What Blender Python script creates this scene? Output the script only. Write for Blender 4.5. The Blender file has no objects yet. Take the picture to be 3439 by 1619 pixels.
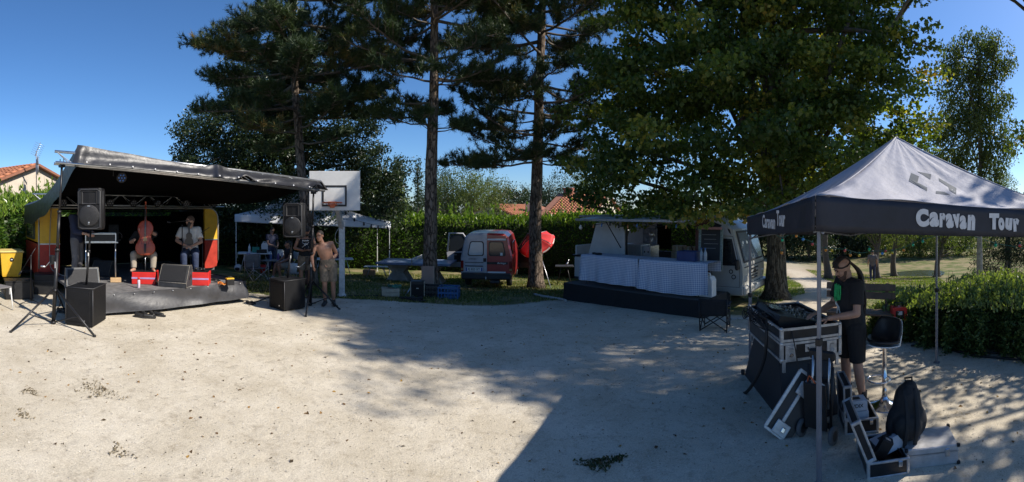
import bpy, math, random
import numpy as np
from mathutils import Vector, Matrix, Euler

R = math.radians
rnd = random.Random(7)
rng = np.random.default_rng(7)
SC = bpy.context.scene
COL = SC.collection

# ------------------------------------------------------------------ camera (a phone panorama: cylindrical picture)
CH = 2.12            # camera height
FP, CX, HY = 1500.0, 1719.5, 710.0   # photo pixels per radian, centre column, horizon row
cam = bpy.data.cameras.new('camera')
cam.type = 'PANO'
cam.panorama_type = 'CENTRAL_CYLINDRICAL'
cam.central_cylindrical_radius = 1.0
cam.central_cylindrical_range_u_min = -1719.5 / FP
cam.central_cylindrical_range_u_max = 1719.5 / FP
cam.central_cylindrical_range_v_min = -(1619 - HY) / FP
cam.central_cylindrical_range_v_max = HY / FP
cam.clip_start = 0.05
cam.clip_end = 2000
camo = bpy.data.objects.new('camera', cam)
camo.location = (0, 0, CH)
camo.rotation_euler = (R(90), 0, 0)
COL.objects.link(camo)
SC.camera = camo

# ------------------------------------------------------------------ sky, sun, exposure
SUN_EL, SUN_AZ = 40.5, 92.0          # azimuth clockwise from +Y (straight ahead)
W = bpy.data.worlds.new('World')
SC.world = W
W.use_nodes = True
wn = W.node_tree
sky = wn.nodes.new('ShaderNodeTexSky')
sky.sky_type = 'NISHITA'
sky.sun_disc = False
sky.sun_elevation = R(SUN_EL)
sky.sun_rotation = R(SUN_AZ)
sky.altitude = 50
sky.air_density = 0.9
sky.dust_density = 0.5
sky.ozone_density = 8.0
bg = wn.nodes['Background']
bg.inputs[1].default_value = 0.115
hs = wn.nodes.new('ShaderNodeHueSaturation')
hs.inputs['Saturation'].default_value = 1.08
wn.links.new(sky.outputs[0], hs.inputs['Color'])
wn.links.new(hs.outputs[0], bg.inputs[0])
sun = bpy.data.lights.new('sun', 'SUN')
sun.energy = 5.0
sun.angle = R(0.55)
sun.color = (1.0, 0.93, 0.83)
suno = bpy.data.objects.new('sun', sun)
sd = Vector((math.sin(R(SUN_AZ)) * math.cos(R(SUN_EL)), math.cos(R(SUN_AZ)) * math.cos(R(SUN_EL)), math.sin(R(SUN_EL))))
suno.rotation_euler = sd.to_track_quat('Z', 'Y').to_euler()
suno.location = sd * 60
COL.objects.link(suno)
SC.view_settings.view_transform = 'Standard'
SC.view_settings.look = 'None'
SC.view_settings.exposure = 0.42
SC.view_settings.gamma = 1.0
SC.cycles.use_denoising = True
SC.cycles.max_bounces = 6
SC.cycles.transparent_max_bounces = 12
SC.cycles.sample_clamp_indirect = 6

# ------------------------------------------------------------------ ground height and pixel helpers
def sp(t, k=1.2):
    return k * np.logaddexp(0, np.asarray(t, float) / k)

def gz(x, y):
    x = np.asarray(x, float); y = np.asarray(y, float)
    h = 0.022 * np.clip(x, -14, 12)
    h = h + 0.092 * (sp(y - 10) - sp(y - 20))
    h = h + 0.088 * (sp(x - 8, 2.0) - sp(x - 28, 2.0)) * np.clip((y + 6) / 14, 0, 1)
    return -h

def az(px):
    return (px - CX) / FP

def pol(px, d, z=None, dz=0.0):
    a = az(px); x, y = d * math.sin(a), d * math.cos(a)
    return Vector((x, y, float(gz(x, y)) + dz if z is None else z))

def ray(px, py):
    """where the line of sight through a pixel of the photo meets the ground"""
    a = az(px); t = (py - HY) / FP
    lo, hi = 0.5, 200.0
    f = lambda d: CH - t * d - float(gz(d * math.sin(a), d * math.cos(a)))
    d = lo
    while d < hi and f(d) > 0:
        d += 0.5
    lo, hi = d - 0.5, d
    for _ in range(30):
        m = (lo + hi) / 2
        if f(m) > 0: lo = m
        else: hi = m
    return pol(px, (lo + hi) / 2)

def at(px, py, d):
    """a point at distance d on the line of sight"""
    a = az(px)
    return Vector((d * math.sin(a), d * math.cos(a), CH - (py - HY) / FP * d))

# ------------------------------------------------------------------ materials
MAT = {}
def nodes_of(name):
    m = bpy.data.materials.new(name); m.use_nodes = True
    nt = m.node_tree
    return m, nt, nt.nodes['Principled BSDF'], lambda t: nt.nodes.new(t), lambda a, b: nt.links.new(a, b)

def ramp(N, stops):
    r = N('ShaderNodeValToRGB')
    e = r.color_ramp.elements
    while len(e) < len(stops): e.new(0.5)
    for el, (p, c) in zip(e, stops):
        el.position = p; el.color = (c[0], c[1], c[2], 1)
    return r

def pm(name, col, rough=0.6, metal=0.0, var=0.25, scale=6.0, bump=0.0, bscale=None, col2=None, coat=0.0, spec=0.5, trans=0.0, sheen=0.0, bdist=0.01):
    """general worn surface: base colour mottled by noise, uneven roughness, fine relief"""
    if name in MAT: return MAT[name]
    m, nt, P, N, L = nodes_of(name)
    tc = N('ShaderNodeTexCoord')
    n1 = N('ShaderNodeTexNoise'); n1.inputs['Scale'].default_value = scale; n1.inputs['Detail'].default_value = 6; n1.inputs['Roughness'].default_value = 0.65
    L(tc.outputs['Object'], n1.inputs['Vector'])
    c2 = col2 if col2 else tuple(max(0, c * (1 - var)) for c in col)
    c1 = col if col2 else tuple(min(1, c * (1 + var * 0.6)) for c in col)
    r = ramp(N, [(0.3, c2), (0.7, c1)])
    L(n1.outputs['Fac'], r.inputs[0]); L(r.outputs[0], P.inputs['Base Color'])
    mr = N('ShaderNodeMapRange'); mr.inputs['To Min'].default_value = max(0.02, rough - 0.12); mr.inputs['To Max'].default_value = min(1, rough + 0.12)
    L(n1.outputs['Fac'], mr.inputs['Value']); L(mr.outputs[0], P.inputs['Roughness'])
    P.inputs['Metallic'].default_value = metal
    P.inputs['Specular IOR Level'].default_value = spec
    if coat: P.inputs['Coat Weight'].default_value = coat; P.inputs['Coat Roughness'].default_value = 0.08
    if sheen: P.inputs['Sheen Weight'].default_value = sheen
    if trans: P.inputs['Transmission Weight'].default_value = trans
    if bump:
        n2 = N('ShaderNodeTexNoise'); n2.inputs['Scale'].default_value = bscale or scale * 6; n2.inputs['Detail'].default_value = 4
        L(tc.outputs['Object'], n2.inputs['Vector'])
        b = N('ShaderNodeBump'); b.inputs['Strength'].default_value = bump; b.inputs['Distance'].default_value = bdist
        L(n2.outputs['Fac'], b.inputs['Height']); L(b.outputs[0], P.inputs['Normal'])
    MAT[name] = m
    return m

def leaf_mat(name, stops, transl=0.35, rough=0.45, tcol=None):
    """foliage: colour by a per-leaf random value, light passes through the blade"""
    if name in MAT: return MAT[name]
    m, nt, P, N, L = nodes_of(name)
    at_ = N('ShaderNodeAttribute'); at_.attribute_name = 'tint'
    r = ramp(N, stops)
    L(at_.outputs['Fac'], r.inputs[0]); L(r.outputs[0], P.inputs['Base Color'])
    P.inputs['Roughness'].default_value = rough
    P.inputs['Specular IOR Level'].default_value = 0.35
    tb = N('ShaderNodeBsdfTranslucent')
    mx = N('ShaderNodeMix'); mx.data_type = 'RGBA'; mx.blend_type = 'MULTIPLY'; mx.inputs['Factor'].default_value = 1.0
    t = tcol or (1.6, 1.7, 0.5)
    mx.inputs['B'].default_value = (t[0], t[1], t[2], 1)
    L(r.outputs[0], mx.inputs['A']); L(mx.outputs['Result'], tb.inputs['Color'])
    ms = N('ShaderNodeMixShader'); ms.inputs[0].default_value = transl
    L(P.outputs[0], ms.inputs[1]); L(tb.outputs[0], ms.inputs[2])
    L(ms.outputs[0], nt.nodes['Material Output'].inputs['Surface'])
    MAT[name] = m
    return m

# ------------------------------------------------------------------ mesh builder
class MB:
    def __init__(s):
        s.v = []; s.f = []; s.sm = []
    def add(s, V, F, smooth=False, M=None):
        o = len(s.v)
        s.v += [tuple(M @ Vector(p)) if M is not None else tuple(p) for p in V]
        s.f += [tuple(i + o for i in f) for f in F]
        s.sm += [smooth] * len(F)
        return s
    def box(s, c, d, rot=None, b=0.0):
        x, y, z = d[0] / 2, d[1] / 2, d[2] / 2
        M = Matrix.Translation(c)
        if rot is not None:
            M = M @ (rot.to_4x4() if isinstance(rot, Matrix) else Euler(rot).to_matrix().to_4x4())
        b = min(b, x * 0.9, y * 0.9, z * 0.9)
        if b <= 0:
            V = [(-x, -y, -z), (x, -y, -z), (x, y, -z), (-x, y, -z), (-x, -y, z), (x, -y, z), (x, y, z), (-x, y, z)]
            F = [(0, 3, 2, 1), (4, 5, 6, 7), (0, 1, 5, 4), (1, 2, 6, 5), (2, 3, 7, 6), (3, 0, 4, 7)]
            return s.add(V, F, False, M)
        V = []; idx = {}
        for sx in (-1, 1):
            for sy in (-1, 1):
                for sz in (-1, 1):
                    for a in range(3):
                        p = [sx * (x - b), sy * (y - b), sz * (z - b)]
                        p[a] = (sx * x, sy * y, sz * z)[a]
                        idx[(sx, sy, sz, a)] = len(V); V.append(tuple(p))
        F = []
        ring = [(-1, -1), (1, -1), (1, 1), (-1, 1)]
        for a in range(3):
            o = [i for i in range(3) if i != a]
            for sg in (-1, 1):
                q = []
                for (p, r) in ring:
                    k = [0, 0, 0]; k[a] = sg; k[o[0]] = p; k[o[1]] = r
                    q.append(idx[(k[0], k[1], k[2], a)])
                flip = (sg < 0) != (a == 1)
                F.append(tuple(reversed(q)) if flip else tuple(q))
        for a in range(3):
            o = [i for i in range(3) if i != a]
            for p in (-1, 1):
                for r in (-1, 1):
                    def K(sa, ax):
                        k = [0, 0, 0]; k[a] = sa; k[o[0]] = p; k[o[1]] = r
                        return idx[(k[0], k[1], k[2], ax)]
                    F.append((K(-1, o[0]), K(1, o[0]), K(1, o[1]), K(-1, o[1])))
        for sx in (-1, 1):
            for sy in (-1, 1):
                for sz in (-1, 1):
                    F.append(tuple(idx[(sx, sy, sz, a)] for a in range(3)))
        return s.add(V, F, False, M)
    def tube(s, pts, r, n=8, caps=True, smooth=True, flat=1.0):
        pts = [Vector(p) for p in pts]
        k = len(pts)
        rr = [r] * k if not hasattr(r, '__len__') else list(r)
        V = []; F = []
        ref = None
        for i, p in enumerate(pts):
            t = (pts[min(i + 1, k - 1)] - pts[max(i - 1, 0)])
            t = t.normalized() if t.length > 1e-9 else Vector((0, 0, 1))
            if ref is None:
                ref = Vector((0, 0, 1)) if abs(t.z) < 0.9 else Vector((1, 0, 0))
            a = t.cross(ref)
            if a.length < 1e-6: a = t.orthogonal()
            a.normalize(); b = t.cross(a).normalized(); ref = a.cross(t)
            for j in range(n):
                w = 2 * math.pi * j / n
                V.append(tuple(p + a * (rr[i] * math.cos(w)) + b * (rr[i] * flat * math.sin(w))))
        for i in range(k - 1):
            for j in range(n):
                j2 = (j + 1) % n
                F.append((i * n + j, i * n + j2, (i + 1) * n + j2, (i + 1) * n + j))
        s.add(V, F, smooth)
        if caps:
            o = len(s.v) - len(V)
            s.f.append(tuple(o + j for j in reversed(range(n)))); s.sm.append(False)
            s.f.append(tuple(o + (k - 1) * n + j for j in range(n))); s.sm.append(False)
        return s
    def cyl(s, p0, p1, r0, r1=None, n=12, caps=True, smooth=True):
        return s.tube([p0, p1], [r0, r0 if r1 is None else r1], n, caps, smooth)
    def ell(s, c, r, nu=12, nv=8, rot=None):
        if not hasattr(r, '__len__'): r = (r, r, r)
        V = [(0, 0, -r[2])]; F = []
        for i in range(1, nv):
            a = -math.pi / 2 + math.pi * i / nv
            for j in range(nu):
                w = 2 * math.pi * j / nu
                V.append((r[0] * math.cos(a) * math.cos(w), r[1] * math.cos(a) * math.sin(w), r[2] * math.sin(a)))
        V.append((0, 0, r[2]))
        for j in range(nu):
            F.append((0, 1 + (j + 1) % nu, 1 + j))
        for i in range(nv - 2):
            for j in range(nu):
                j2 = (j + 1) % nu
                F.append((1 + i * nu + j, 1 + i * nu + j2, 1 + (i + 1) * nu + j2, 1 + (i + 1) * nu + j))
        t = len(V) - 1
        for j in range(nu):
            F.append((t, 1 + (nv - 2) * nu + j, 1 + (nv - 2) * nu + (j + 1) % nu))
        M = Matrix.Translation(c)
        if rot is not None: M = M @ (rot.to_4x4() if isinstance(rot, Matrix) else Euler(rot).to_matrix().to_4x4())
        return s.add(V, F, True, M)
    def loft(s, rings, caps=True, smooth=True):
        """rings: lists of points of equal length"""
        n = len(rings[0]); V = [p for r in rings for p in r]; F = []
        for i in range(len(rings) - 1):
            for j in range(n):
                j2 = (j + 1) % n
                F.append((i * n + j, i * n + j2, (i + 1) * n + j2, (i + 1) * n + j))
        o = len(s.v)
        s.add(V, F, smooth)
        if caps:
            s.f.append(tuple(o + j for j in reversed(range(n)))); s.sm.append(False)
            s.f.append(tuple(o + (len(rings) - 1) * n + j for j in range(n))); s.sm.append(False)
        return s
    def lathe(s, prof, n=24, c=(0, 0, 0), smooth=True):
        rings = [[(c[0] + r * math.cos(2 * math.pi * j / n), c[1] + r * math.sin(2 * math.pi * j / n), c[2] + z) for j in range(n)] for r, z in prof]
        return s.loft(rings, True, smooth)
    def prism(s, poly, axis, a, b, M=None, smooth=False):
        """poly: 2-D outline extruded along an axis from a to b"""
        n = len(poly)
        def P(p, t):
            return (t, p[0], p[1]) if axis == 'x' else (p[0], t, p[1]) if axis == 'y' else (p[0], p[1], t)
        V = [P(p, a) for p in poly] + [P(p, b) for p in poly]
        F = [tuple(reversed(range(n))), tuple(range(n, 2 * n))] + [(i, (i + 1) % n, n + (i + 1) % n, n + i) for i in range(n)]
        s.add(V, F, False, M)
        return s
    def grid(s, nu, nv, fn, smooth=True):
        V = [tuple(fn(i / nu, j / nv)) for j in range(nv + 1) for i in range(nu + 1)]
        F = [(j * (nu + 1) + i, j * (nu + 1) + i + 1, (j + 1) * (nu + 1) + i + 1, (j + 1) * (nu + 1) + i) for j in range(nv) for i in range(nu)]
        return s.add(V, F, smooth)
    def mesh(s, name, mat=None):
        me = bpy.data.meshes.new(name)
        me.from_pydata(s.v, [], s.f)
        me.polygons.foreach_set('use_smooth', s.sm)
        if mat: me.materials.append(mat)
        me.update()
        return me
    def build(s, name, mat, parent=None, loc=None, rot=None, solid=0.0):
        o = bpy.data.objects.new(name, s.mesh(name, mat))
        COL.objects.link(o)
        if parent is not None: o.parent = parent
        if loc is not None: o.location = loc
        if rot is not None: o.rotation_euler = rot
        if solid:
            md = o.modifiers.new('Solidify', 'SOLIDIFY'); md.thickness = solid; md.offset = 0
        return o

def tag(o, label, cat, group=None, kind=None):
    if label: o['label'] = label
    if cat: o['category'] = cat
    if group: o['group'] = group
    if kind: o['kind'] = kind
    return o

def thing(name, label, cat, loc=(0, 0, 0), rz=0.0, group=None):
    o = bpy.data.objects.new(name, None); o.empty_display_size = 0.2
    COL.objects.link(o)
    o.location = loc; o.rotation_euler = (0, 0, rz)
    return tag(o, label, cat, group)

def struct(o):
    o['kind'] = 'structure'; return o

def copy_tree(o, parent=None, label=None):
    c = o.copy(); COL.objects.link(c)
    if parent is not None: c.parent = parent
    if label: c['label'] = label
    for ch in list(o.children):
        copy_tree(ch, c)
    return c

def np_obj(name, V, F, mat, parent=None, smooth=False, tint=None, loc=None):
    """fast mesh from arrays: V (n,3), F (m,k)"""
    V = np.asarray(V, np.float32); F = np.asarray(F, np.int32)
    m, k = F.shape
    me = bpy.data.meshes.new(name)
    me.vertices.add(len(V)); me.vertices.foreach_set('co', V.ravel())
    me.loops.add(m * k); me.loops.foreach_set('vertex_index', F.ravel())
    me.polygons.add(m)
    me.polygons.foreach_set('loop_start', np.arange(0, m * k, k, dtype=np.int32))
    me.polygons.foreach_set('use_smooth', np.full(m, smooth))
    if tint is not None:
        a = me.attributes.new('tint', 'FLOAT', 'FACE'); a.data.foreach_set('value', np.asarray(tint, np.float32))
    me.update(calc_edges=True)
    me.validate()
    me.materials.append(mat)
    o = bpy.data.objects.new(name, me); COL.objects.link(o)
    if parent is not None: o.parent = parent
    if loc is not None: o.location = loc
    return o

def text_obj(s, size, mat, name, parent, loc, rot, extrude=0.0015, offset=0.0, sx=1.0, align='CENTER', shear=0.0, space=1.0):
    cu = bpy.data.curves.new(name, 'FONT'); cu.body = s; cu.size = size; cu.extrude = extrude; cu.offset = offset
    cu.align_x = align; cu.align_y = 'CENTER'; cu.shear = shear; cu.space_character = space
    t = bpy.data.objects.new(name, cu); COL.objects.link(t)
    dg = bpy.context.evaluated_depsgraph_get()
    me = bpy.data.meshes.new_from_object(t.evaluated_get(dg))
    COL.objects.unlink(t); bpy.data.objects.remove(t); bpy.data.curves.remove(cu)
    me.name = name; me.materials.clear(); me.materials.append(mat)
    o = bpy.data.objects.new(name, me); COL.objects.link(o)
    o.parent = parent; o.location = loc; o.rotation_euler = rot; o.scale = (sx, 1, 1)
    return o

# ------------------------------------------------------------------ foliage
def unit(a):
    return a / np.maximum(np.linalg.norm(a, axis=-1, keepdims=True), 1e-9)

def leaves(name, P, size, mat, parent=None, width=0.55, up=0.35, droop=0.0, dirs=None, tint=None, jitter=0.35, loc=None):
    """many folded leaf blades; P (n,3) leaf centres"""
    n = len(P)
    s = size * rng.uniform(1 - jitter, 1 + jitter, (n, 1))
    a = rng.normal(size=(n, 3)) if dirs is None else dirs + rng.normal(size=(n, 3)) * 0.45
    a[:, 2] -= droop
    a = unit(a)
    nn = rng.normal(size=(n, 3)); nn[:, 2] += up * 3
    b = unit(np.cross(a, nn)); nrm = np.cross(b, a)
    w = s * width * 0.5
    base = P - a * s * 0.5; tip = P + a * s * 0.5 - nrm * s * 0.12
    lf = P - a * s * 0.08 + b * w + nrm * s * 0.07; rt = P - a * s * 0.08 - b * w + nrm * s * 0.07
    V = np.stack([base, lf, tip, rt], 1).reshape(-1, 3)
    i = np.arange(n)[:, None] * 4
    F = np.concatenate([np.concatenate([i, i + 1, i + 2], 1), np.concatenate([i, i + 2, i + 3], 1)], 0)
    t = rng.random(n) if tint is None else tint
    return np_obj(name, V, F, mat, parent, False, np.concatenate([t, t]), loc)

def clumps(centres, radii, per, flat=0.6):
    """leaf positions in soft ellipsoidal clumps, denser towards the outside"""
    out = []; cid = []
    for k, (c, r) in enumerate(zip(centres, radii)):
        m = max(4, int(per * r * r))
        d = unit(rng.normal(size=(m, 3))) * (rng.random((m, 1)) ** 0.45) * r
        d[:, 2] *= flat
        out.append(d + np.asarray(c)); cid.append(np.full(m, k))
    return np.concatenate(out), np.concatenate(cid)

# ================================================================== THE SETTING
# ---- ground: one sheet, gravel court, lawn and path mixed by where they lie
def axis(lo, hi, fine_lo, fine_hi, fine, grow=1.22):
    a = list(np.arange(fine_lo, fine_hi + 1e-6, fine)); s = fine
    while a[-1] < hi: s *= grow; a.append(a[-1] + s)
    s = fine
    while a[0] > lo: s *= grow; a.insert(0, a[0] - s)
    return np.array(a)

def inside(poly, X, Y):
    poly = np.asarray(poly); res = np.zeros(X.shape, bool)
    j = len(poly) - 1
    for i in range(len(poly)):
        xi, yi = poly[i]; xj, yj = poly[j]
        c = ((yi > Y) != (yj > Y)) & (X < (xj - xi) * (Y - yi) / (yj - yi + 1e-12) + xi)
        res ^= c; j = i
    return res

def blur_mask(m, k=2):
    m = m.astype(float)
    for _ in range(k):
        p = np.pad(m, 1, mode='edge')
        m = (p[1:-1, 1:-1] * 2 + p[:-2, 1:-1] + p[2:, 1:-1] + p[1:-1, :-2] + p[1:-1, 2:]) / 6
    return m

GX = axis(-160, 260, -14, 16, 0.25); GY = axis(-30, 300, -1, 20, 0.25)
XX, YY = np.meshgrid(GX, GY)
ZZ = gz(XX, YY)
edge_px = [(-500, 960), (-200, 985), (0, 975), (150, 960), (300, 958), (520, 962), (700, 968), (845, 985), (1000, 1002), (1150, 1003), (1260, 1008), (1360, 1016), (1480, 1020), (1600, 1027), (1720, 1024), (1830, 1012),
           (1930, 1003), (2060, 1010), (2240, 1030), (2360, 1050), (2470, 1058), (2560, 1066), (2700, 1075), (2820, 1100), (2920, 1130), (3050, 1150), (3250, 1130), (3439, 1120), (3800, 1110)]
gravel_poly = [tuple(ray(a, b)[:2]) for a, b in edge_px] + [(14, -10), (0, -25), (-16, -10)]
path_px = [(2520, 1068), (2590, 1025), (2660, 1000), (2705, 985), (2690, 955), (2650, 930), (2612, 905), (2590, 884), (2570, 872), (2640, 868), (2668, 885), (2715, 912), (2790, 945), (2850, 985), (2855, 1010), (2820, 1040), (2790, 1090)]
path_poly = [tuple(ray(a, b)[:2]) for a, b in path_px]
earth_px = [(2610, 905), (2650, 930), (2740, 955), (2900, 962), (3050, 955), (3060, 935), (2900, 915), (2760, 905), (2660, 893)]
earth_poly = [tuple(ray(a, b)[:2]) for a, b in earth_px]
GRASS = 1 - np.maximum(blur_mask(inside(gravel_poly, XX, YY), 2), 0)
PATH = blur_mask(inside(path_poly, XX, YY), 1)
EARTH = blur_mask(inside(earth_poly, XX, YY), 2)
nx, ny = len(GX), len(GY)
ii = (np.arange(ny - 1)[:, None] * nx + np.arange(nx - 1)[None, :]).ravel()

m, nt, P, N, L = nodes_of('ground_mix')
tc = N('ShaderNodeTexCoord')
def noise(scale, detail=5, rough=0.6):
    n = N('ShaderNodeTexNoise'); n.inputs['Scale'].default_value = scale; n.inputs['Detail'].default_value = detail; n.inputs['Roughness'].default_value = rough
    L(tc.outputs['Object'], n.inputs['Vector']); return n
def mix(fac, a, b, blend='MIX'):
    x = N('ShaderNodeMix'); x.data_type = 'RGBA'; x.blend_type = blend
    if isinstance(fac, (int, float)): x.inputs['Factor'].default_value = fac
    else: L(fac, x.inputs['Factor'])
    for s, v in (('A', a), ('B', b)):
        if isinstance(v, tuple): x.inputs[s].default_value = (*v, 1)
        else: L(v, x.inputs[s])
    return x.outputs['Result']
grain = noise(70, 8, 0.8); blot = noise(1.3, 5, 0.6); mid = noise(9, 6, 0.7)
g0 = ramp(N, [(0.31, (0.28, 0.245, 0.19)), (0.43, (0.56, 0.50, 0.40)), (0.60, (0.72, 0.65, 0.525))]); L(grain.outputs['Fac'], g0.inputs[0])
b0 = ramp(N, [(0.35, (0.80, 0.78, 0.74)), (0.65, (1.0, 1.0, 1.0))]); L(blot.outputs['Fac'], b0.inputs[0])
gcol = mix(1.0, g0.outputs[0], b0.outputs[0], 'MULTIPLY')
m0 = ramp(N, [(0.30, (0.70, 0.68, 0.66)), (0.48, (1, 1, 1))]); L(mid.outputs['Fac'], m0.inputs[0])
gcol = mix(0.9, gcol, m0.outputs[0], 'MULTIPLY')
vor = N('ShaderNodeTexVoronoi'); vor.inputs['Scale'].default_value = 55; L(tc.outputs['Object'], vor.inputs['Vector'])
v0 = ramp(N, [(0.0, (0.35, 0.33, 0.30)), (0.16, (1, 1, 1))]); L(vor.outputs['Distance'], v0.inputs[0])
vm = noise(22, 3, 0.5); vr = ramp(N, [(0.52, (0, 0, 0)), (0.66, (1, 1, 1))]); L(vm.outputs['Fac'], vr.inputs[0])
gcol = mix(vr.outputs[0], gcol, mix(0.8, gcol, v0.outputs[0], 'MULTIPLY'))
st = noise(0.55, 3, 0.5); s0 = ramp(N, [(0.66, (0, 0, 0)), (0.74, (1, 1, 1))]); L(st.outputs['Fac'], s0.inputs[0])
sm_ = N('ShaderNodeMath'); sm_.operation = 'MULTIPLY'; L(s0.outputs[0], sm_.inputs[0]); L(vr.outputs[0], sm_.inputs[1])
gcol = mix(sm_.outputs[0], gcol, (0.20, 0.16, 0.10))
gn = noise(26, 6, 0.75); gb = noise(0.9, 4, 0.6)
gr = ramp(N, [(0.3, (0.05, 0.075, 0.018)), (0.55, (0.10, 0.125, 0.035)), (0.75, (0.22, 0.20, 0.085))]); L(gn.outputs['Fac'], gr.inputs[0])
dr = ramp(N, [(0.3, (0.16, 0.125, 0.075)), (0.7, (0.34, 0.28, 0.15))]); L(gn.outputs['Fac'], dr.inputs[0])
dm = ramp(N, [(0.42, (0, 0, 0)), (0.62, (1, 1, 1))]); L(gb.outputs['Fac'], dm.inputs[0])
lawn = mix(dm.outputs[0], gr.outputs[0], dr.outputs[0])
ea = N('ShaderNodeAttribute'); ea.attribute_name = 'earth'
er = ramp(N, [(0.3, (0.15, 0.10, 0.065)), (0.7, (0.30, 0.21, 0.135))]); L(gn.outputs['Fac'], er.inputs[0])
lawn = mix(ea.outputs['Fac'], lawn, er.outputs[0])
pa = N('ShaderNodeAttribute'); pa.attribute_name = 'path'
lawn = mix(pa.outputs['Fac'], lawn, mix(0.5, gcol, (0.40, 0.34, 0.26)))
ga = N('ShaderNodeAttribute'); ga.attribute_name = 'grass'
ad = N('ShaderNodeMath'); ad.operation = 'MULTIPLY_ADD'; ad.inputs[1].default_value = 1.3; L(mid.outputs['Fac'], ad.inputs[0]); ad.inputs[2].default_value = -0.65
ad2 = N('ShaderNodeMath'); ad2.operation = 'ADD'; L(ga.outputs['Fac'], ad2.inputs[0]); L(ad.outputs[0], ad2.inputs[1])
gm = ramp(N, [(0.38, (0, 0, 0)), (0.62, (1, 1, 1))]); L(ad2.outputs[0], gm.inputs[0])
L(mix(gm.outputs[0], gcol, lawn), P.inputs['Base Color'])
P.inputs['Roughness'].default_value = 0.95; P.inputs['Specular IOR Level'].default_value = 0.15
bn = N('ShaderNodeMath'); bn.operation = 'MULTIPLY_ADD'; L(grain.outputs['Fac'], bn.inputs[0]); bn.inputs[1].default_value = 0.5; L(mid.outputs['Fac'], bn.inputs[2])
ft = N('ShaderNodeTexVoronoi'); ft.inputs['Scale'].default_value = 3.6; ft.feature = 'SMOOTH_F1'; L(tc.outputs['Object'], ft.inputs['Vector'])
f2 = ramp(N, [(.0, (0, 0, 0)), (.30, (1, 1, 1))]); L(ft.outputs['Distance'], f2.inputs[0])
bn2 = N('ShaderNodeMath'); bn2.operation = 'MULTIPLY_ADD'; L(f2.outputs[0], bn2.inputs[0]); bn2.inputs[1].default_value = 0.55; L(bn.outputs[0], bn2.inputs[2]); bn = bn2
bp = N('ShaderNodeBump'); bp.inputs['Strength'].default_value = 0.55; bp.inputs['Distance'].default_value = 0.03; L(bn.outputs[0], bp.inputs['Height']); L(bp.outputs[0], P.inputs['Normal'])

ground = np_obj('ground', np.stack([XX.ravel(), YY.ravel(), ZZ.ravel()], 1), np.stack([ii, ii + 1, ii + nx + 1, ii + nx], 1), m, None, True)
for nm, A in (('grass', GRASS), ('path', PATH), ('earth', EARTH)):
    a = ground.data.attributes.new(nm, 'FLOAT', 'POINT'); a.data.foreach_set('value', A.ravel().astype(np.float32))
struct(ground)

def in_gravel(x, y):
    return bool(inside(gravel_poly, np.array([x]), np.array([y]))[0])

# ---- short grass
def grass_patch(name, pts_px, n, h, mat, label):
    poly = [tuple(ray(a, b)[:2]) for a, b in pts_px]
    p = np.array(poly); lo, hi = p.min(0), p.max(0)
    Q = rng.uniform(lo, hi, (n * 4, 2))
    k = inside(poly, Q[:, 0], Q[:, 1]) & ~inside(gravel_poly, Q[:, 0], Q[:, 1]) & ~inside(path_poly, Q[:, 0], Q[:, 1])
    k &= (np.sin(Q[:, 0] * 1.7 + 2 * np.sin(Q[:, 1] * 0.9)) + rng.normal(size=len(Q)) * 0.7) > -0.3
    Q = Q[k][:n]; n = len(Q)
    hh = h * rng.uniform(0.5, 1.3, n); w = 0.012 + 0.008 * rng.random(n); a = rng.uniform(0, 6.28, n)
    z = gz(Q[:, 0], Q[:, 1])
    lean = rng.normal(size=(n, 2)) * (hh[:, None] * 0.5)
    V = np.zeros((n, 3, 3))
    V[:, 0] = np.stack([Q[:, 0] - w * np.cos(a), Q[:, 1] - w * np.sin(a), z], 1)
    V[:, 1] = np.stack([Q[:, 0] + w * np.cos(a), Q[:, 1] + w * np.sin(a), z], 1)
    V[:, 2] = np.stack([Q[:, 0] + lean[:, 0], Q[:, 1] + lean[:, 1], z + hh], 1)
    o = np_obj(name, V.reshape(-1, 3), np.arange(n * 3).reshape(-1, 3), mat, None, False, rng.random(n))
    return tag(o, label, 'grass', None, 'stuff')
M_grass = leaf_mat('grass_blades', [(0.0, (0.06, 0.09, 0.02)), (0.5, (0.11, 0.14, 0.035)), (0.8, (0.26, 0.24, 0.10)), (1.0, (0.33, 0.28, 0.14))], 0.3, 0.6)
M_lawn = leaf_mat('lawn_blades', [(0.0, (0.08, 0.14, 0.02)), (0.6, (0.14, 0.20, 0.035)), (1.0, (0.28, 0.26, 0.10))], 0.3, 0.6)
grass_patch('short_grass', [(740, 930), (1300, 915), (1900, 925), (1930, 1003), (1600, 1030), (1300, 1015), (840, 990)], 26000, 0.06, M_grass, 'short dry grass in the shade between the pines and the gravel')
grass_patch('lawn_grass', [(2500, 1060), (2560, 960), (2640, 900), (3000, 925), (3150, 930), (3250, 1040), (3050, 1150), (2820, 1100)], 30000, 0.06, M_lawn, 'sunlit short lawn grass around the path and the bench')

# ---- pond and its rim of stones
pc = ray(3055, 927)
mw = pm('pond_water', (0.05, 0.06, 0.03), 0.18, 0, 0.2, 0.4, 0.15, 6)
mb = MB(); mb.grid(24, 24, lambda u, v: (pc.x + (u - 0.5) * 7 * math.sqrt(max(.05, 1 - (2 * v - 1) ** 2)), pc.y + (v - 0.5) * 4, pc.z + 0.04))
water = struct(mb.build('pond_water', mw))

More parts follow.
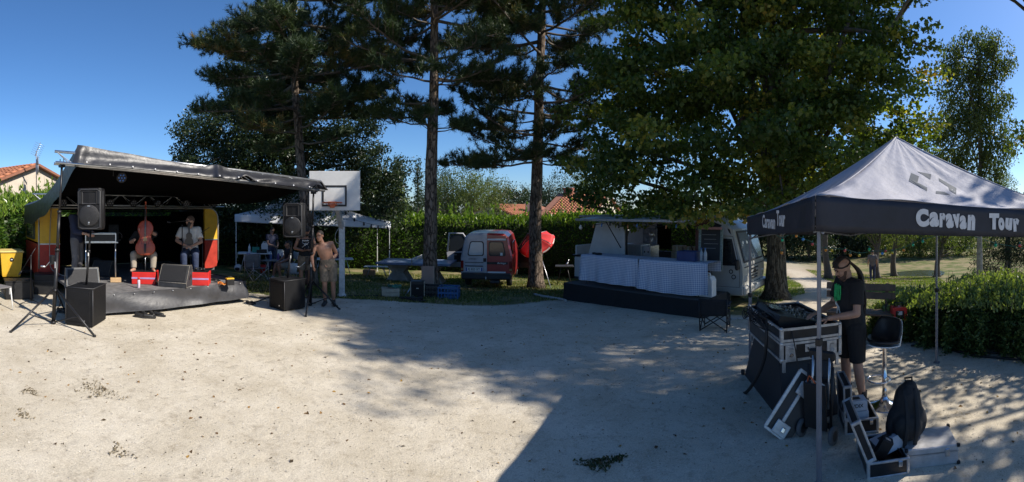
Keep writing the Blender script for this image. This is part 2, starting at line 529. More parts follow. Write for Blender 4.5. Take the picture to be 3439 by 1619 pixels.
# ---- bark
def bark_mat(name, c1, c2, sx=9.0, stretch=0.28, strength=1.0):
    m, nt, P, N, L = nodes_of(name)
    tc = N('ShaderNodeTexCoord'); mp = N('ShaderNodeMapping'); mp.inputs['Scale'].default_value = (1, 1, stretch); L(tc.outputs['Object'], mp.inputs['Vector'])
    n = N('ShaderNodeTexNoise'); n.inputs['Scale'].default_value = sx; n.inputs['Detail'].default_value = 8; n.inputs['Roughness'].default_value = 0.7; L(mp.outputs[0], n.inputs['Vector'])
    v = N('ShaderNodeTexVoronoi'); v.inputs['Scale'].default_value = sx * 1.3; v.feature = 'DISTANCE_TO_EDGE'
    ad = N('ShaderNodeVectorMath'); ad.operation = 'MULTIPLY_ADD'; ad.inputs[1].default_value = (0.16, 0.16, 0.16); L(n.outputs['Color'], ad.inputs[0]); L(mp.outputs[0], ad.inputs[2]); L(ad.outputs[0], v.inputs['Vector'])
    r1 = ramp(N, [(0.0, (0.12, 0.12, 0.12)), (0.12, (1, 1, 1))]); L(v.outputs['Distance'], r1.inputs[0])
    r2 = ramp(N, [(0.35, c2), (0.65, c1)]); L(n.outputs['Fac'], r2.inputs[0])
    x = N('ShaderNodeMix'); x.data_type = 'RGBA'; x.blend_type = 'MULTIPLY'; x.inputs['Factor'].default_value = 0.75
    L(r2.outputs[0], x.inputs['A']); L(r1.outputs[0], x.inputs['B']); L(x.outputs['Result'], P.inputs['Base Color'])
    P.inputs['Roughness'].default_value = 0.9; P.inputs['Specular IOR Level'].default_value = 0.2
    h = N('ShaderNodeMath'); h.operation = 'MULTIPLY_ADD'; L(n.outputs['Fac'], h.inputs[0]); h.inputs[1].default_value = 0.5; L(r1.outputs[0], h.inputs[2])
    b = N('ShaderNodeBump'); b.inputs['Strength'].default_value = strength; b.inputs['Distance'].default_value = 0.03; L(h.outputs[0], b.inputs['Height']); L(b.outputs[0], P.inputs['Normal'])
    MAT[name] = m
    return m
M_pinebark = bark_mat('pine_bark', (0.26, 0.20, 0.15), (0.13, 0.095, 0.07), 9, 0.3)
M_limebark = bark_mat('lime_bark', (0.19, 0.165, 0.125), (0.10, 0.085, 0.06), 14, 0.12)
M_branch = pm('branch_bark', (0.12, 0.10, 0.08), 0.9, 0, 0.4, 14, 0.5)
M_birchbark = pm('birch_bark', (0.45, 0.42, 0.37), 0.8, 0, 0.5, 5, 0.3, col2=(0.12, 0.10, 0.09))

def trunk_mesh(mb, pts, rad, n=16, rough=0.06):
    rings = []
    ph = rnd.uniform(0, 9)
    for i, (p, r) in enumerate(zip(pts, rad)):
        ring = []
        for j in range(n):
            w = 2 * math.pi * j / n
            k = 1 + rough * (math.sin(3 * w + ph + i * 0.7) + 0.6 * math.sin(5 * w - i * 1.3 + ph)) + rnd.uniform(-1, 1) * rough * 0.6
            ring.append((p[0] + r * k * math.cos(w), p[1] + r * k * math.sin(w), p[2]))
        rings.append(ring)
    mb.loft(rings)

def lerp_path(pts, n):
    """resample a polyline with a smooth (Catmull-Rom) curve"""
    pts = [Vector(p) for p in pts]; out = []
    m = len(pts) - 1
    for i in range(n + 1):
        t = i / n * m; k = min(int(t), m - 1); f = t - k
        p0 = pts[max(k - 1, 0)]; p1 = pts[k]; p2 = pts[k + 1]; p3 = pts[min(k + 2, m)]
        out.append(0.5 * ((2 * p1) + (p2 - p0) * f + (2 * p0 - 5 * p1 + 4 * p2 - p3) * f * f + (3 * p1 - p0 - 3 * p2 + p3) * f ** 3))
    return out

# ---- pines
def needles(name, T, D, mat, parent, per=26, length=0.15, tint=None):
    """bottle-brush tufts: T tuft centres, D their directions"""
    n = len(T)
    T = np.repeat(T, per, 0); D = unit(np.repeat(D, per, 0)); tt = np.repeat(rng.random(n) if tint is None else tint, per)
    k = len(T)
    off = rng.uniform(-0.5, 0.5, (k, 1)) * 0.16
    a = unit(rng.normal(size=(k, 3)) * 0.75 + D * 0.75 + np.array([0, 0, 0.12]))
    s = length * rng.uniform(0.6, 1.25, (k, 1))
    b = unit(np.cross(a, rng.normal(size=(k, 3)))) * 0.0085
    base = T + D * off
    V = np.stack([base - b, base + b, base + a * s], 1).reshape(-1, 3)
    return np_obj(name, V, np.arange(3 * k).reshape(-1, 3), mat, parent, False, np.clip(tt + rng.normal(size=k) * 0.12, 0, 1))

M_needle = leaf_mat('pine_needles', [(0.0, (0.022, 0.042, 0.016)), (0.55, (0.045, 0.075, 0.026)), (0.85, (0.085, 0.115, 0.035)), (1.0, (0.22, 0.15, 0.05))], 0.18, 0.5, (1.3, 1.3, 0.6))

def pine(label, path, rad, levels, seed, extra=()):
    """path: trunk points; levels: (height, length, count, tufts) whorls; extra: single boughs (height, azimuth, length, rise)"""
    global rnd, rng
    rnd = random.Random(seed); rng = np.random.default_rng(seed)
    base = Vector(path[0])
    t = thing('pine_tree', label, 'pine tree', base, 0, 'pines standing round the court')
    pts = lerp_path([Vector(p) - base for p in path], 26)
    rr = [rad * (1.0 - 0.62 * (i / 26)) + rad * 0.45 * math.exp(-i * 0.9) for i in range(27)]
    mb = MB(); trunk_mesh(mb, [tuple(p) for p in pts], rr, 14, 0.07)
    mb.build('trunk', M_pinebark, t)
    br = MB(); T = []; D = []; tint = []
    def trunk_at(z):
        for i in range(26):
            if pts[i + 1].z >= z:
                f = (z - pts[i].z) / max(1e-6, pts[i + 1].z - pts[i].z)
                return pts[i].lerp(pts[i + 1], f)
        return pts[-1]
    def bough(z, a, Ln, rise, dens=1.0, r0=0.035, bare=0.35):
        o = trunk_at(z); d = Vector((math.cos(a), math.sin(a), 0)); side = Vector((-d.y, d.x, 0))
        bend = rnd.uniform(-0.25, 0.25)
        P_ = [o + d * (Ln * s) + side * (bend * Ln * s * s) + Vector((0, 0, rise * Ln * s * s - 0.16 * Ln * s * (1 - s) + rnd.uniform(-0.03, 0.03))) for s in (0, 0.2, 0.4, 0.6, 0.8, 1.0)]
        br.tube(P_, [r0 * Ln / 2.5 * (1 - 0.8 * s) + 0.006 for s in (0, 0.2, 0.4, 0.6, 0.8, 1.0)], 5, False)
        tn = rnd.random() * 0.8
        k = int(13 * Ln / 2 * dens) + 8
        for q in range(k):
            s = bare + (1 - bare) * (q + rnd.random()) / k
            i = min(4, int(s * 5)); f = s * 5 - i
            p = P_[i].lerp(P_[i + 1], f)
            sg = rnd.choice((-1, 1)); l = (0.22 + 0.30 * Ln * (1.05 - s)) * rnd.uniform(0.6, 1.2)
            dd = (d * rnd.uniform(0.4, 1.0) + side * sg * rnd.uniform(0.5, 1.1) + Vector((0, 0, rnd.uniform(-0.2, 0.85)))).normalized()
            e = p + dd * l + Vector((0, 0, 0.10 * l))
            br.tube([p, p.lerp(e, 0.5) - Vector((0, 0, 0.05 * l)), e], [0.012, 0.009, 0.005], 4, False)
            m = 1 + int(l / 0.16)
            for w in range(m):
                f2 = 1 - w * 0.16 / max(l, 0.16)
                if f2 < 0.25 and m > 2: break
                T.append(tuple(p.lerp(e, f2) + Vector((rnd.uniform(-.05, .05), rnd.uniform(-.05, .05), rnd.uniform(-.03, .05))))); D.append(tuple(dd + Vector((0, 0, 0.5)))); tint.append(min(1, max(0, tn + rnd.uniform(-0.25, 0.25))))
                if rnd.random() < 0.85:
                    T.append(tuple(p.lerp(e, f2) + Vector((rnd.uniform(-.16, .16), rnd.uniform(-.16, .16), rnd.uniform(-.04, .12))))); D.append((rnd.uniform(-.6, .6), rnd.uniform(-.6, .6), 0.8)); tint.append(tint[-1])
        for w in range(3):
            T.append(tuple(P_[-1] + Vector((rnd.uniform(-.1, .1), rnd.uniform(-.1, .1), rnd.uniform(-.05, .1))))); D.append(tuple(d + Vector((0, 0, 0.6)))); tint.append(tn)
    for z, Ln, cnt, dens in levels:
        a0 = rnd.uniform(0, 6.28); cnt += 3
        for c in range(cnt):
            bough(z + rnd.uniform(-0.45, 0.45), a0 + 6.283 * c / cnt + rnd.uniform(-0.5, 0.5), Ln * rnd.uniform(0.6, 1.25), rnd.uniform(-0.08, 0.30), dens * rnd.uniform(.7, 1.4), 0.035, rnd.uniform(.2, .5))
    for e in extra: bough(*e)
    br.build('branches', M_branch, t)
    needles('needles', np.array(T), np.array(D), M_needle, t, 32, 0.18, np.array(tint))
    return t

def P3(px, py, d):
    return tuple(at(px, py, d))
# first pine leans: its trunk passes behind the front truss of the stage
d1 = 13.2
b1 = pol(1046, d1)
pine('slender leaning pine between the stage roof and the basketball hoop', [b1, P3(1040, 800, d1), P3(1015, 600, d1), P3(1000, 420, d1 + .1), P3(986, 200, d1 + .3), P3(984, 0, d1 + .3), P3(988, -220, d1 + .3)], 0.17,
     [(4.5, 1.8, 1, 1.1), (5.1, 2.2, 2, 1.1), (5.7, 2.6, 3, 1.2), (6.4, 2.9, 4, 1.2), (7.1, 3.2, 4, 1.2), (7.8, 3.3, 5, 1.3), (8.6, 3.2, 5, 1.2), (9.4, 2.6, 4, 1.0)], 11,
     [(5.3, -0.15, 2.3, 0.10, 2.2), (5.0, -0.5, 1.9, 0.12, 2.2), (6.0, 2.6, 4.9, 0.12, 1.0), (6.3, 2.9, 4.4, 0.22, 1.0), (5.6, 2.8, 3.4, 0.10, 1.0), (7.2, 2.7, 3.9, .2, 1.1), (4.2, 2.6, 1.7, -0.02, 1.0)])
b2 = ray(1447, 985); d2 = math.hypot(b2.x, b2.y)
pine('straight pine with pink-grey bark beside the concrete table tennis table', [b2, P3(1446, 800, d2), P3(1447, 600, d2), P3(1455, 400, d2), P3(1458, 200, d2), P3(1460, 0, d2), P3(1462, -220, d2)], 0.21,
     [(4.9, 1.3, 3, 0.5), (5.6, 2.0, 4, 0.55), (6.5, 2.4, 4, 0.6), (7.4, 2.6, 4, 0.8), (8.2, 2.6, 5, 1.1), (9.0, 2.5, 5, 1.2), (10.0, 2.2, 5, 1.0)], 23,
     [(5.0, 3.4, 1.9, -0.02, 0.9), (8.6, 2.9, 3.0, 0.2, 1.0)])
b3 = ray(1800, 968); d3 = math.hypot(b3.x, b3.y)
pine('tall pine rising beside the two-coloured van and the red parasol', [b3, P3(1797, 800, d3), P3(1803, 600, d3), P3(1808, 400, d3), P3(1815, 200, d3), P3(1822, 0, d3), P3(1824, -200, d3)], 0.24,
     [(4.6, 2.0, 4, 0.7), (5.4, 2.6, 4, 0.6), (6.3, 3.0, 5, 0.6), (7.3, 3.1, 5, 0.8), (8.3, 3.2, 6, 1.1), (9.3, 3.2, 6, 1.2), (10.4, 2.9, 6, 1.1)], 37,
     [(4.3, 3.6, 2.6, -0.12, 1.2), (4.5, 3.1, 3.2, -0.10, 1.2), (5.0, 0.2, 2.4, -0.1, 0.9), (9.6, 3.3, 3.4, 0.2, 1.2)])

# ---- broad-leaved trees
def crown_lobes(lobes, k, rmin, rmax):
    C = []; Rr = []
    for c, r in lobes:
        m = max(3, int(k * r * r))
        d = unit(rng.normal(size=(m, 3))) * (rng.random((m, 1)) ** 0.33) * r
        for p in d:
            C.append(np.asarray(c) + p); Rr.append(rng.uniform(rmin, rmax))
    return C, Rr

def broadleaf(name, label, base, trunk, rad, lobes, mat, k=5, rmin=0.4, rmax=0.9, per=110, size=0.13, seed=1, bark=None, limbs=14, flat=0.55, width=0.7, droop=0.3, cat='tree', group=None, up=0.35, rough=0.07, clumptint=0.6):
    global rnd, rng
    rnd = random.Random(seed); rng = np.random.default_rng(seed)
    base = Vector(base)
    t = thing(name, label, cat, base, 0, group)
    pts = lerp_path([Vector(p) - base for p in trunk], 14)
    rr = [rad * (1 - 0.55 * i / 14) + rad * 0.5 * math.exp(-i * 1.1) for i in range(15)]
    mb = MB(); trunk_mesh(mb, [tuple(p) for p in pts], rr, 16 if rad > .2 else 9, rough)
    top = pts[-1]
    mb.build('trunk', bark or M_branch, t)
    bb = np.array(base)
    C, Rr = crown_lobes([(np.array(c) - bb, r) for c, r in lobes], k, rmin, rmax)
    lm = MB()
    for i in rng.permutation(len(C))[:limbs]:
        e = Vector(C[i]); s = pts[rnd.randint(6, 14)]
        mdl = s.lerp(e, 0.5) + Vector((rnd.uniform(-.3, .3), rnd.uniform(-.3, .3), rnd.uniform(0, .4)))
        lm.tube(lerp_path([s, mdl, e], 6), [rad * 0.30 * (1 - 0.85 * q / 6) + 0.008 for q in range(7)], 6, False)
    if limbs: lm.build('limbs', M_branch, t)
    Pp, cid = clumps(C, Rr, per, flat)
    tc_ = rng.random(len(C))
    tint = np.clip(clumptint * tc_[cid] + (1 - clumptint) * rng.random(len(Pp)), 0, 1)
    leaves('crown', Pp, size, mat, t, width, up, droop, None, tint)
    return t

M_lime = leaf_mat('lime_leaves', [(0.0, (0.035, 0.065, 0.02)), (0.5, (0.07, 0.11, 0.028)), (0.75, (0.16, 0.20, 0.045)), (0.92, (0.32, 0.28, 0.06)), (1.0, (0.34, 0.19, 0.04))], 0.45, 0.42, (1.9, 1.9, 0.5))
M_oak = leaf_mat('oak_leaves', [(0.0, (0.018, 0.034, 0.014)), (0.6, (0.035, 0.058, 0.022)), (1.0, (0.075, 0.10, 0.035))], 0.2, 0.35, (1.3, 1.4, 0.5))
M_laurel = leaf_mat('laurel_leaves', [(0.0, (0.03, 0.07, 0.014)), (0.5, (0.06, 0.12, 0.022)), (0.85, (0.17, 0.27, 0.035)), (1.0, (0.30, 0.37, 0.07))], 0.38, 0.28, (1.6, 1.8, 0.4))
M_birch = leaf_mat('birch_leaves', [(0.0, (0.05, 0.075, 0.028)), (0.6, (0.09, 0.12, 0.045)), (1.0, (0.17, 0.19, 0.075))], 0.35, 0.45)
M_willow = leaf_mat('willow_leaves', [(0.0, (0.07, 0.10, 0.035)), (0.6, (0.12, 0.155, 0.05)), (1.0, (0.20, 0.22, 0.08))], 0.35, 0.5)
M_conifer = leaf_mat('conifer_sprays', [(0.0, (0.012, 0.024, 0.012)), (1.0, (0.035, 0.055, 0.025))], 0.1, 0.6)

def lob(px, py, d, r):
    return (tuple(at(px, py, d)), r)

# the big lime whose shade covers the court
bl = ray(2606, 1003)
dl = math.hypot(bl.x, bl.y)
c0 = Vector((bl.x, bl.y, 0))
lobes = []
for (px, py, dd, r) in [(2120, 560, 12.0, 1.7), (2280, 480, 11.2, 2.0), (2100, 380, 12.5, 1.9), (2200, 200, 12.3, 2.2), (2420, 330, 10.6, 2.1), (2560, 540, 10.4, 1.7), (2350, 620, 11.2, 1.3), (2500, 120, 11.5, 2.4),
                        (2700, 250, 10.8, 2.1), (2750, 480, 10.9, 1.7), (2860, 120, 11.8, 2.1), (2960, 330, 11.6, 1.8), (2900, 520, 11.8, 1.5), (3060, 430, 12.2, 1.1), (3030, 230, 12.4, 1.2), (2300, 20, 12.8, 2.3), (2650, -60, 12.5, 2.6),
                        (2900, -80, 13, 2.0), (2450, 450, 14.5, 2.2), (2750, 350, 15, 2.4), (2250, 350, 14.5, 2.2), (2600, 100, 15.5, 2.6), (2480, -150, 13.5, 2.6), (2050, 640, 12.6, 1.0), (2200, 660, 11.9, 0.9), (2680, 620, 11.3, 1.2), (2000, 480, 13.2, 1.2), (2850, 640, 13, 1.2), (2950, 600, 12.6, 0.9), (2150, 150, 11.6, 1.6)]:
    lobes.append(lob(px, py, dd, r))
lobes += [((4.3, 10.6, 8.6), 1.6), ((6.2, 10.0, 8.8), 1.7), ((7.8, 9.3, 8.8), 1.7), ((9.4, 8.4, 8.9), 1.6), ((6.8, 11, 9.8), 1.8), ((5.3, 9.6, 8.8), 1.5)]
for k_ in range(9):  # extra crown lobes kept above view, added to shade the court
    x_ = 6.2 + .78 * k_; yb = 8.3 - (x_ - 6.5) * .56
    for dy_, r_ in ((1.4, 1.5), (3.2, 1.6)):
        y_ = yb + dy_ + .3 * math.sin(k_ * 2.1); z_ = max(9.0, CH + .473 * math.hypot(x_, y_) + r_ + .25)
        lobes.append(((x_, y_, z_), r_))
broadleaf('lime_tree', 'huge leafy lime tree with a thick trunk beside the food truck cab', bl, [bl, bl + Vector((.02, 0, 1.2)), bl + Vector((-.05, .05, 2.6)), bl + Vector((0, .1, 4.5)), bl + Vector((.1, .1, 7.5))], 0.31, lobes, M_lime, 6.2, 0.36, 0.78, 480, 0.118, 5, M_limebark, 46, 0.5, 0.85, 0.35, 'tree', None, 0.3, 0.03)
# a second lime stands past the edge of the picture; its twigs reach into view and its shade falls over the tent
br_ = Vector((11.6, 0.6, float(gz(11.6, 0.6))))
lobes = [((11.2, 1.6, 5.2), 1.7), ((11.0, 3.0, 6.2), 1.7), ((11.5, -.6, 5.8), 1.9), ((9.6, .6, 6.6), 1.5), ((11.5, 1.4, 7.6), 1.9), ((9.5, -1.4, 4.8), 1.5), ((9.8, -3.2, 5.6), 1.8), ((9.0, -3.0, 4.4), 1.4), ((9.35, 3.95, 3.82), 0.38), ((12.4, 5.4, 10.2), 1.4), ((11.2, 6.6, 10.0), 1.4), ((12.2, 3.6, 9.2), 1.3), ((10.0, 2.05, 9.2), .4)]
broadleaf('lime_tree', 'lime tree beside the tent, only its leaf tips hanging into the sky', br_, [br_, br_ + Vector((0, 0, 2)), br_ + Vector((-.2, .1, 4)), br_ + Vector((-.2, .2, 6.5))], 0.25, lobes, M_lime, 5.0, 0.4, 0.8, 260, 0.125, 9, M_limebark, 26)
br_ = Vector((14.6, 4.0, float(gz(14.6, 4.0))))  # unseen tree added for its shade on the court
lobes = [((12.8, 6.9, 11.8), 2.0), ((14.6, 6.2, 12.4), 2.1), ((15.9, 6.6, 12.4), 2.0), ((14.2, 8.2, 12.4), 1.8), ((16.4, 7.9, 12.8), 1.8), ((15.2, 4.6, 11.2), 1.6), ((13.6, 5.4, 11.2), 1.5), ((17.2, 6.4, 12.4), 1.7)]
broadleaf('lime_tree', 'tall unseen lime tree added past the hedge to shade the court', br_, [br_, br_ + Vector((0, .2, 3)), br_ + Vector((0, .8, 7)), br_ + Vector((.2, 2, 11))], 0.3, lobes, M_lime, 4.5, 0.4, 0.85, 230, 0.13, 29, M_limebark, 24)
# dark evergreen oak behind the stage
bo = pol(960, 22.5)
lobes = [lob(*a) for a in [(760, 560, 20, 1.9), (680, 590, 20.5, 1.2), (640, 500, 20.5, 0.8), (840, 440, 20.5, 2.4), (720, 430, 21, 1.5), (960, 330, 21, 2.6), (1090, 430, 20.5, 2.3), (1200, 540, 20, 2.0), (1290, 610, 20, 1.3), (900, 590, 19.5, 2.3), (1050, 600, 19.5, 2.2), (1180, 650, 19.5, 1.6), (1240, 690, 19.5, 1.4), (820, 290, 21.5, 1.5), (1010, 200, 21.5, 1.6), (700, 660, 19.5, 1.6), (620, 570, 20, 1.1), (660, 480, 20.5, 1.2), (600, 640, 19.5, 1.1), (900, 480, 20, 2.0), (1330, 660, 20, .9), (820, 700, 19, 1.8), (960, 740, 19.2, 1.8), (1100, 740, 19.2, 1.6)]]
broadleaf('evergreen_oak', 'broad dark evergreen oak filling the gap behind the stage roof', bo, [bo, bo + Vector((.1, 0, 2)), bo + Vector((0, .1, 4)), bo + Vector((.1, 0, 7))], 0.35, lobes, M_oak, 10.0, 0.42, 0.8, 400, 0.125, 13, None, 30, 0.65, 0.6, 0.1)
# drooping birch beyond the tent
bb = pol(3290, 21)
lobes = [lob(*a) for a in [(3270, 190, 21, 1.2), (3340, 170, 21, 0.8), (3230, 300, 21, 1.3), (3330, 400, 21, 1.1), (3250, 430, 20.5, 1.2), (3270, 540, 21, 1.0), (3380, 460, 21, 0.6), (3300, 300, 21, 0.9), (3200, 560, 21, 0.9), (3180, 420, 21.5, 0.9), (3390, 340, 21, 0.4), (3150, 520, 21.5, 1.0), (3345, 520, 21, 0.9), (3215, 640, 21, 0.9), (3300, 640, 21, 0.8), (3150, 640, 21.5, 1.0), (3375, 240, 21, 0.6), (3360, 600, 21, 0.5), (3200, 200, 21, .8)]]
bt = broadleaf('birch_tree', 'drooping silver birch standing alone beyond the tent peak', bb, [bb, bb + Vector((0, 0, 3)), bb + Vector((.1, 0, 7)), bb + Vector((0, 0, 10.5))], 0.14, lobes, M_birch, 40, 0.22, 0.42, 420, 0.125, 17, M_birchbark, 30, 1.6, 0.6, 1.6)

# columnar poplars, birch grove and other trees over the hedge
for px, d, y0, y1, w, lab in ((1338, 62, 525, 700, 0.95, 'taller of two dark columnar poplars over the hedge'), (1403, 64, 532, 705, 0.62, 'thinner columnar poplar beside the straight pine trunk')):
    b = pol(px, d)
    n = 7; lobes = [lob(px + rnd.uniform(-3, 3), y0 + (y1 - y0) * (i + .5) / n, d, w * (0.5 + 0.6 * min(1, (i + 1) / 3))) for i in range(n)]
    broadleaf('poplar_tree', lab, b, [b, b + Vector((0, 0, 4)), b + Vector((0, 0, 9))], 0.2, lobes, M_oak, 30, 0.35, 0.6, 70, 0.24, int(px), None, 0, 1.6)
grove = [(1500, 36, 640, 640, 1.5, M_birch, 'pale birch with trailing twigs behind the hedge and pine'), (1590, 35, 600, 650, 1.7, M_willow, 'tall pale willow over the hedge behind the van'), (1660, 37, 640, 660, 1.2, M_birch, 'low pale birch beside the white gabled house'),
         (1470, 40, 590, 670, 1.5, M_oak, 'dark bushy tree half hidden by the straight pine trunk'), (1745, 44, 660, 680, 1.6, M_oak, 'dark tree behind the white gabled house roof'), (1860, 46, 640, 670, 1.9, M_oak, 'dark tree beside the brick chimney'), (1960, 48, 620, 650, 2.2, M_birch, 'green tree behind the tiled roof and brick chimney'), (1310, 34, 640, 690, 1.2, M_willow, 'yellow-green feathery shrub beside the backboard')]
for px, d, y0, y1, r, mt, lab in grove:
    b = pol(px, d)
    lobes = [lob(px, y0, d, r), lob(px - 22, y1, d, r * 0.9), lob(px + 24, y1, d + 1, r * 0.9), lob(px, y1 + 35, d, r)]
    broadleaf('garden_tree', lab, b, [b, b + Vector((0, 0, 1.5)), b + Vector((.1, 0, 3.5))], 0.13, lobes, mt, 16, 0.3, 0.6, 150, 0.15, int(px), None, 8, 1.3, 0.5, 1.0, 'tree', 'trees in the gardens behind the hedge')

# park trees seen under the tent and beyond it
park = [(2640, 46, 760, 2.6, M_oak, 'dark tree behind the bend of the path', None), (2720, 44, 760, 2.4, M_oak, 'dark round tree beyond the dry earth by the path', None), (2770, 22, 640, 1.6, M_willow, 'tree with a bare pinkish trunk leaning over the path', (2783, 935)), (2830, 50, 740, 3.2, M_conifer, 'dark conifer behind the man at the desk', None),
        (2900, 52, 770, 3.0, M_birch, 'light green tree behind the walking man', None), (2955, 31, 745, 2.0, M_willow, 'leaning park tree with a bare lower trunk beside the walking man', (2945, 935)), (3010, 37, 760, 1.9, M_willow, 'curved slim park tree at the edge of the pond', (3003, 928)),
        (3090, 50, 775, 2.8, M_willow, 'pale willow across the pond', None), (3170, 30, 790, 1.7, M_willow, 'willow with dark bark behind the rear tent pole', (3146, 930)), (3220, 52, 800, 2.4, M_birch, 'rounded green tree on the far lawn', None), (2560, 48, 740, 2.6, M_oak, 'dark tree behind the thick lime trunk', None),
        (3330, 70, 700, 3.0, M_birch, 'far pale tree below the birch', None), (2985, 60, 760, 3.4, M_oak, 'dark tree far behind the pond', None)]
for px, d, py, r, mt, lab, tb in park:
    b = ray(*tb) if tb else pol(px, d)
    if tb: d = math.hypot(b.x, b.y)
    c = at(px, py, d)
    if tb:
        lobes = [lob(px - 30, py - 10, d, r * .7), lob(px + 35, py + 5, d, r * .7), lob(px, py - 50, d, r)]
    else:
        lobes = [lob(px, py - 20, d, r), lob(px - 45, py + 30, d, r * .9), lob(px + 45, py + 25, d, r * .9), lob(px, py + 75, d, r * .9), lob(px + 25, py - 80, d + 1, r)]
    broadleaf('park_tree', lab, b, [b, b.lerp(c, .35) + Vector((-.2, 0, 0)), b.lerp(c, .7), c], 0.22 if tb else 0.16, lobes, mt, 9, 0.5, 0.9, 80 if not tb else 170, 0.24 if not tb else 0.12, int(px), None, 8 if tb else 0, 0.9, 0.5, 1.0, 'tree', 'trees of the park by the pond')
# dark spreading conifer on the lawn
bc = ray(3385, 935); dc = math.hypot(bc.x, bc.y)
broadleaf('dark_conifer', 'wide dark conifer on the sloping lawn above the bushes', bc, [bc, bc + Vector((0, 0, 2)), bc + Vector((0, 0, 5))], 0.2, [lob(3390, 880, dc, 1.7), lob(3330, 890, dc, 1.0), lob(3400, 800, dc, 1.5), lob(3360, 830, dc, 1.0), lob(3440, 860, dc, 1.8), lob(3425, 700, dc, 1.0), lob(3450, 760, dc, 1.4)], M_conifer, 16, 0.4, 0.7, 190, 0.15, 71, None, 0, 0.6, 0.3)

# distant wood closing the view
lobes = [(tuple(pol(px, 95 + 8 * math.sin(px), None, rnd.uniform(1.5, 6))), rnd.uniform(3.0, 5.0)) for px in range(2480, 3700, 60)] + [(tuple(pol(px, 90, None, rnd.uniform(1.0, 4.5))), rnd.uniform(3.0, 4.5)) for px in range(1180, 2480, 75)] + [(tuple(pol(px, 70, None, rnd.uniform(0, 2.0))), rnd.uniform(2, 3)) for px in range(-300, 500, 100)]
C, Rr = crown_lobes(lobes, 2.2, 0.9, 1.8)
Pp, cid = clumps(C, Rr, 26, 0.7)
o = leaves('distant_wood', Pp, 0.5, M_oak, None, 0.7, 0.3, 0.2)
tag(o, 'distant line of woodland closing the view behind gardens and park', 'woodland', None, 'stuff')

# ---- hedges
def hedge(name, label, path, h, thick, mat, n, size, width, seed, shoots=0.25, corecol=None):
    global rnd, rng
    rnd = random.Random(seed); rng = np.random.default_rng(seed)
    base = Vector(path[0]); t = thing(name, label, 'hedge', base)
    pts = lerp_path([Vector(p) - base for p in path], 30)
    seg = np.array([tuple(p) for p in pts]); hs = h if hasattr(h, '__len__') else [h, h]
    H = np.interp(np.linspace(0, 1, 31), np.linspace(0, 1, len(hs)), hs)
    tan = np.gradient(seg, axis=0); tan[:, 2] = 0; tan = unit(tan); nor = np.stack([-tan[:, 1], tan[:, 0], np.zeros(31)], 1)
    rings = []
    for i in range(31):
        p = seg[i]; w = thick * 0.36
        ring = []
        for (a, b) in ((-1, 0.0), (-1.0, 0.5), (-0.55, 0.80), (0, 0.88), (0.55, 0.80), (1, 0.5), (1, 0.0)):
            q = p + nor[i] * w * a * (1 + rnd.uniform(-.1, .1)) + np.array([0, 0, H[i] * b * (1 + rnd.uniform(-.03, .03))])
            ring.append(tuple(q))
        rings.append(ring)
    MB().loft(rings).build('shade_core', pm('hedge_core', (0.03, 0.045, 0.016), 0.9, 0, 0.5, 9, 0.8, 14), t)  # solid core, dark leaf colour painted in for the shade between leaves
    u = rng.random(n); k = u * 30; i0 = np.minimum(k.astype(int), 29); f = (k - i0)[:, None]
    p = seg[i0] * (1 - f) + seg[i0 + 1] * f; nn = unit(nor[i0] * (1 - f) + nor[i0 + 1] * f); hh = H[i0] * (1 - f[:, 0]) + H[i0 + 1] * f[:, 0]
    ph = rng.uniform(0, 9)
    lump = 1 + 0.10 * np.sin(u * 47 + ph) + 0.07 * np.sin(u * 113 + ph)
    topq = rng.random(n) < 0.42
    sgn = np.where(rng.random(n) < 0.5, -1, 1)
    zz = np.where(topq, 1.0, rng.random(n) ** 0.8)
    tq = rng.uniform(-1, 1, n)
    off = np.where(topq, tq * 0.5, sgn * 0.5 * (1 - 0.5 * zz ** 5)) * thick * (1 + rng.normal(size=n) * 0.07) * np.where(topq, 1, lump)
    up = np.where(topq, np.minimum(rng.exponential(0.05, n), .15), 0)
    P_ = p + nn * off[:, None] + np.stack([0 * u, 0 * u, hh * zz * np.where(topq, (0.94 - 0.16 * np.abs(tq) ** 2.5) + 0.08 * (lump - 1), 0.93) + up], 1)
    # upright sprigs: stems with leaves all along
    tops = np.flatnonzero(topq); ns = int(len(tops) / 26); lead = rng.choice(tops, ns, replace=False); mem = rng.choice(tops, ns * 9, replace=False)
    hgt = rng.exponential(shoots, ns).clip(.05, shoots * 2.6); lean_ = rng.normal(size=(ns, 2)) * .12; stems = []
    sid = np.arange(ns * 9) % ns; f_ = rng.random(ns * 9) ** .8
    P_[mem] = P_[lead][sid] + np.stack([lean_[sid, 0] * f_ * hgt[sid] + rng.normal(size=ns * 9) * .02, lean_[sid, 1] * f_ * hgt[sid] + rng.normal(size=ns * 9) * .02, f_ * hgt[sid]], 1)
    sm = MB()
    for q_ in range(ns):
        b_ = P_[lead[q_]]; sm.tube([tuple(b_ - np.array([0, 0, .1])), tuple(b_ + np.array([lean_[q_, 0] * hgt[q_], lean_[q_, 1] * hgt[q_], hgt[q_]]))], [.006, .003], 3, False)
    sm.build('stems', M_branch, t)['kind'] = 'stuff'
    dirs = np.where(topq[:, None], np.array([0, 0, 1.3]) + rng.normal(size=(n, 3)) * .35, nn * sgn[:, None] * 0.9 + np.array([0, 0, 0.25]))
    tint = np.clip(np.where(topq, rng.uniform(.55, 1, n), rng.uniform(0, .75, n)), 0, 1)  # top leaves tinted brighter, sunlight painted into their colour
    leaves('leaves', P_, size, mat, t, width, 0.25, 0.0, dirs, tint)
    return t

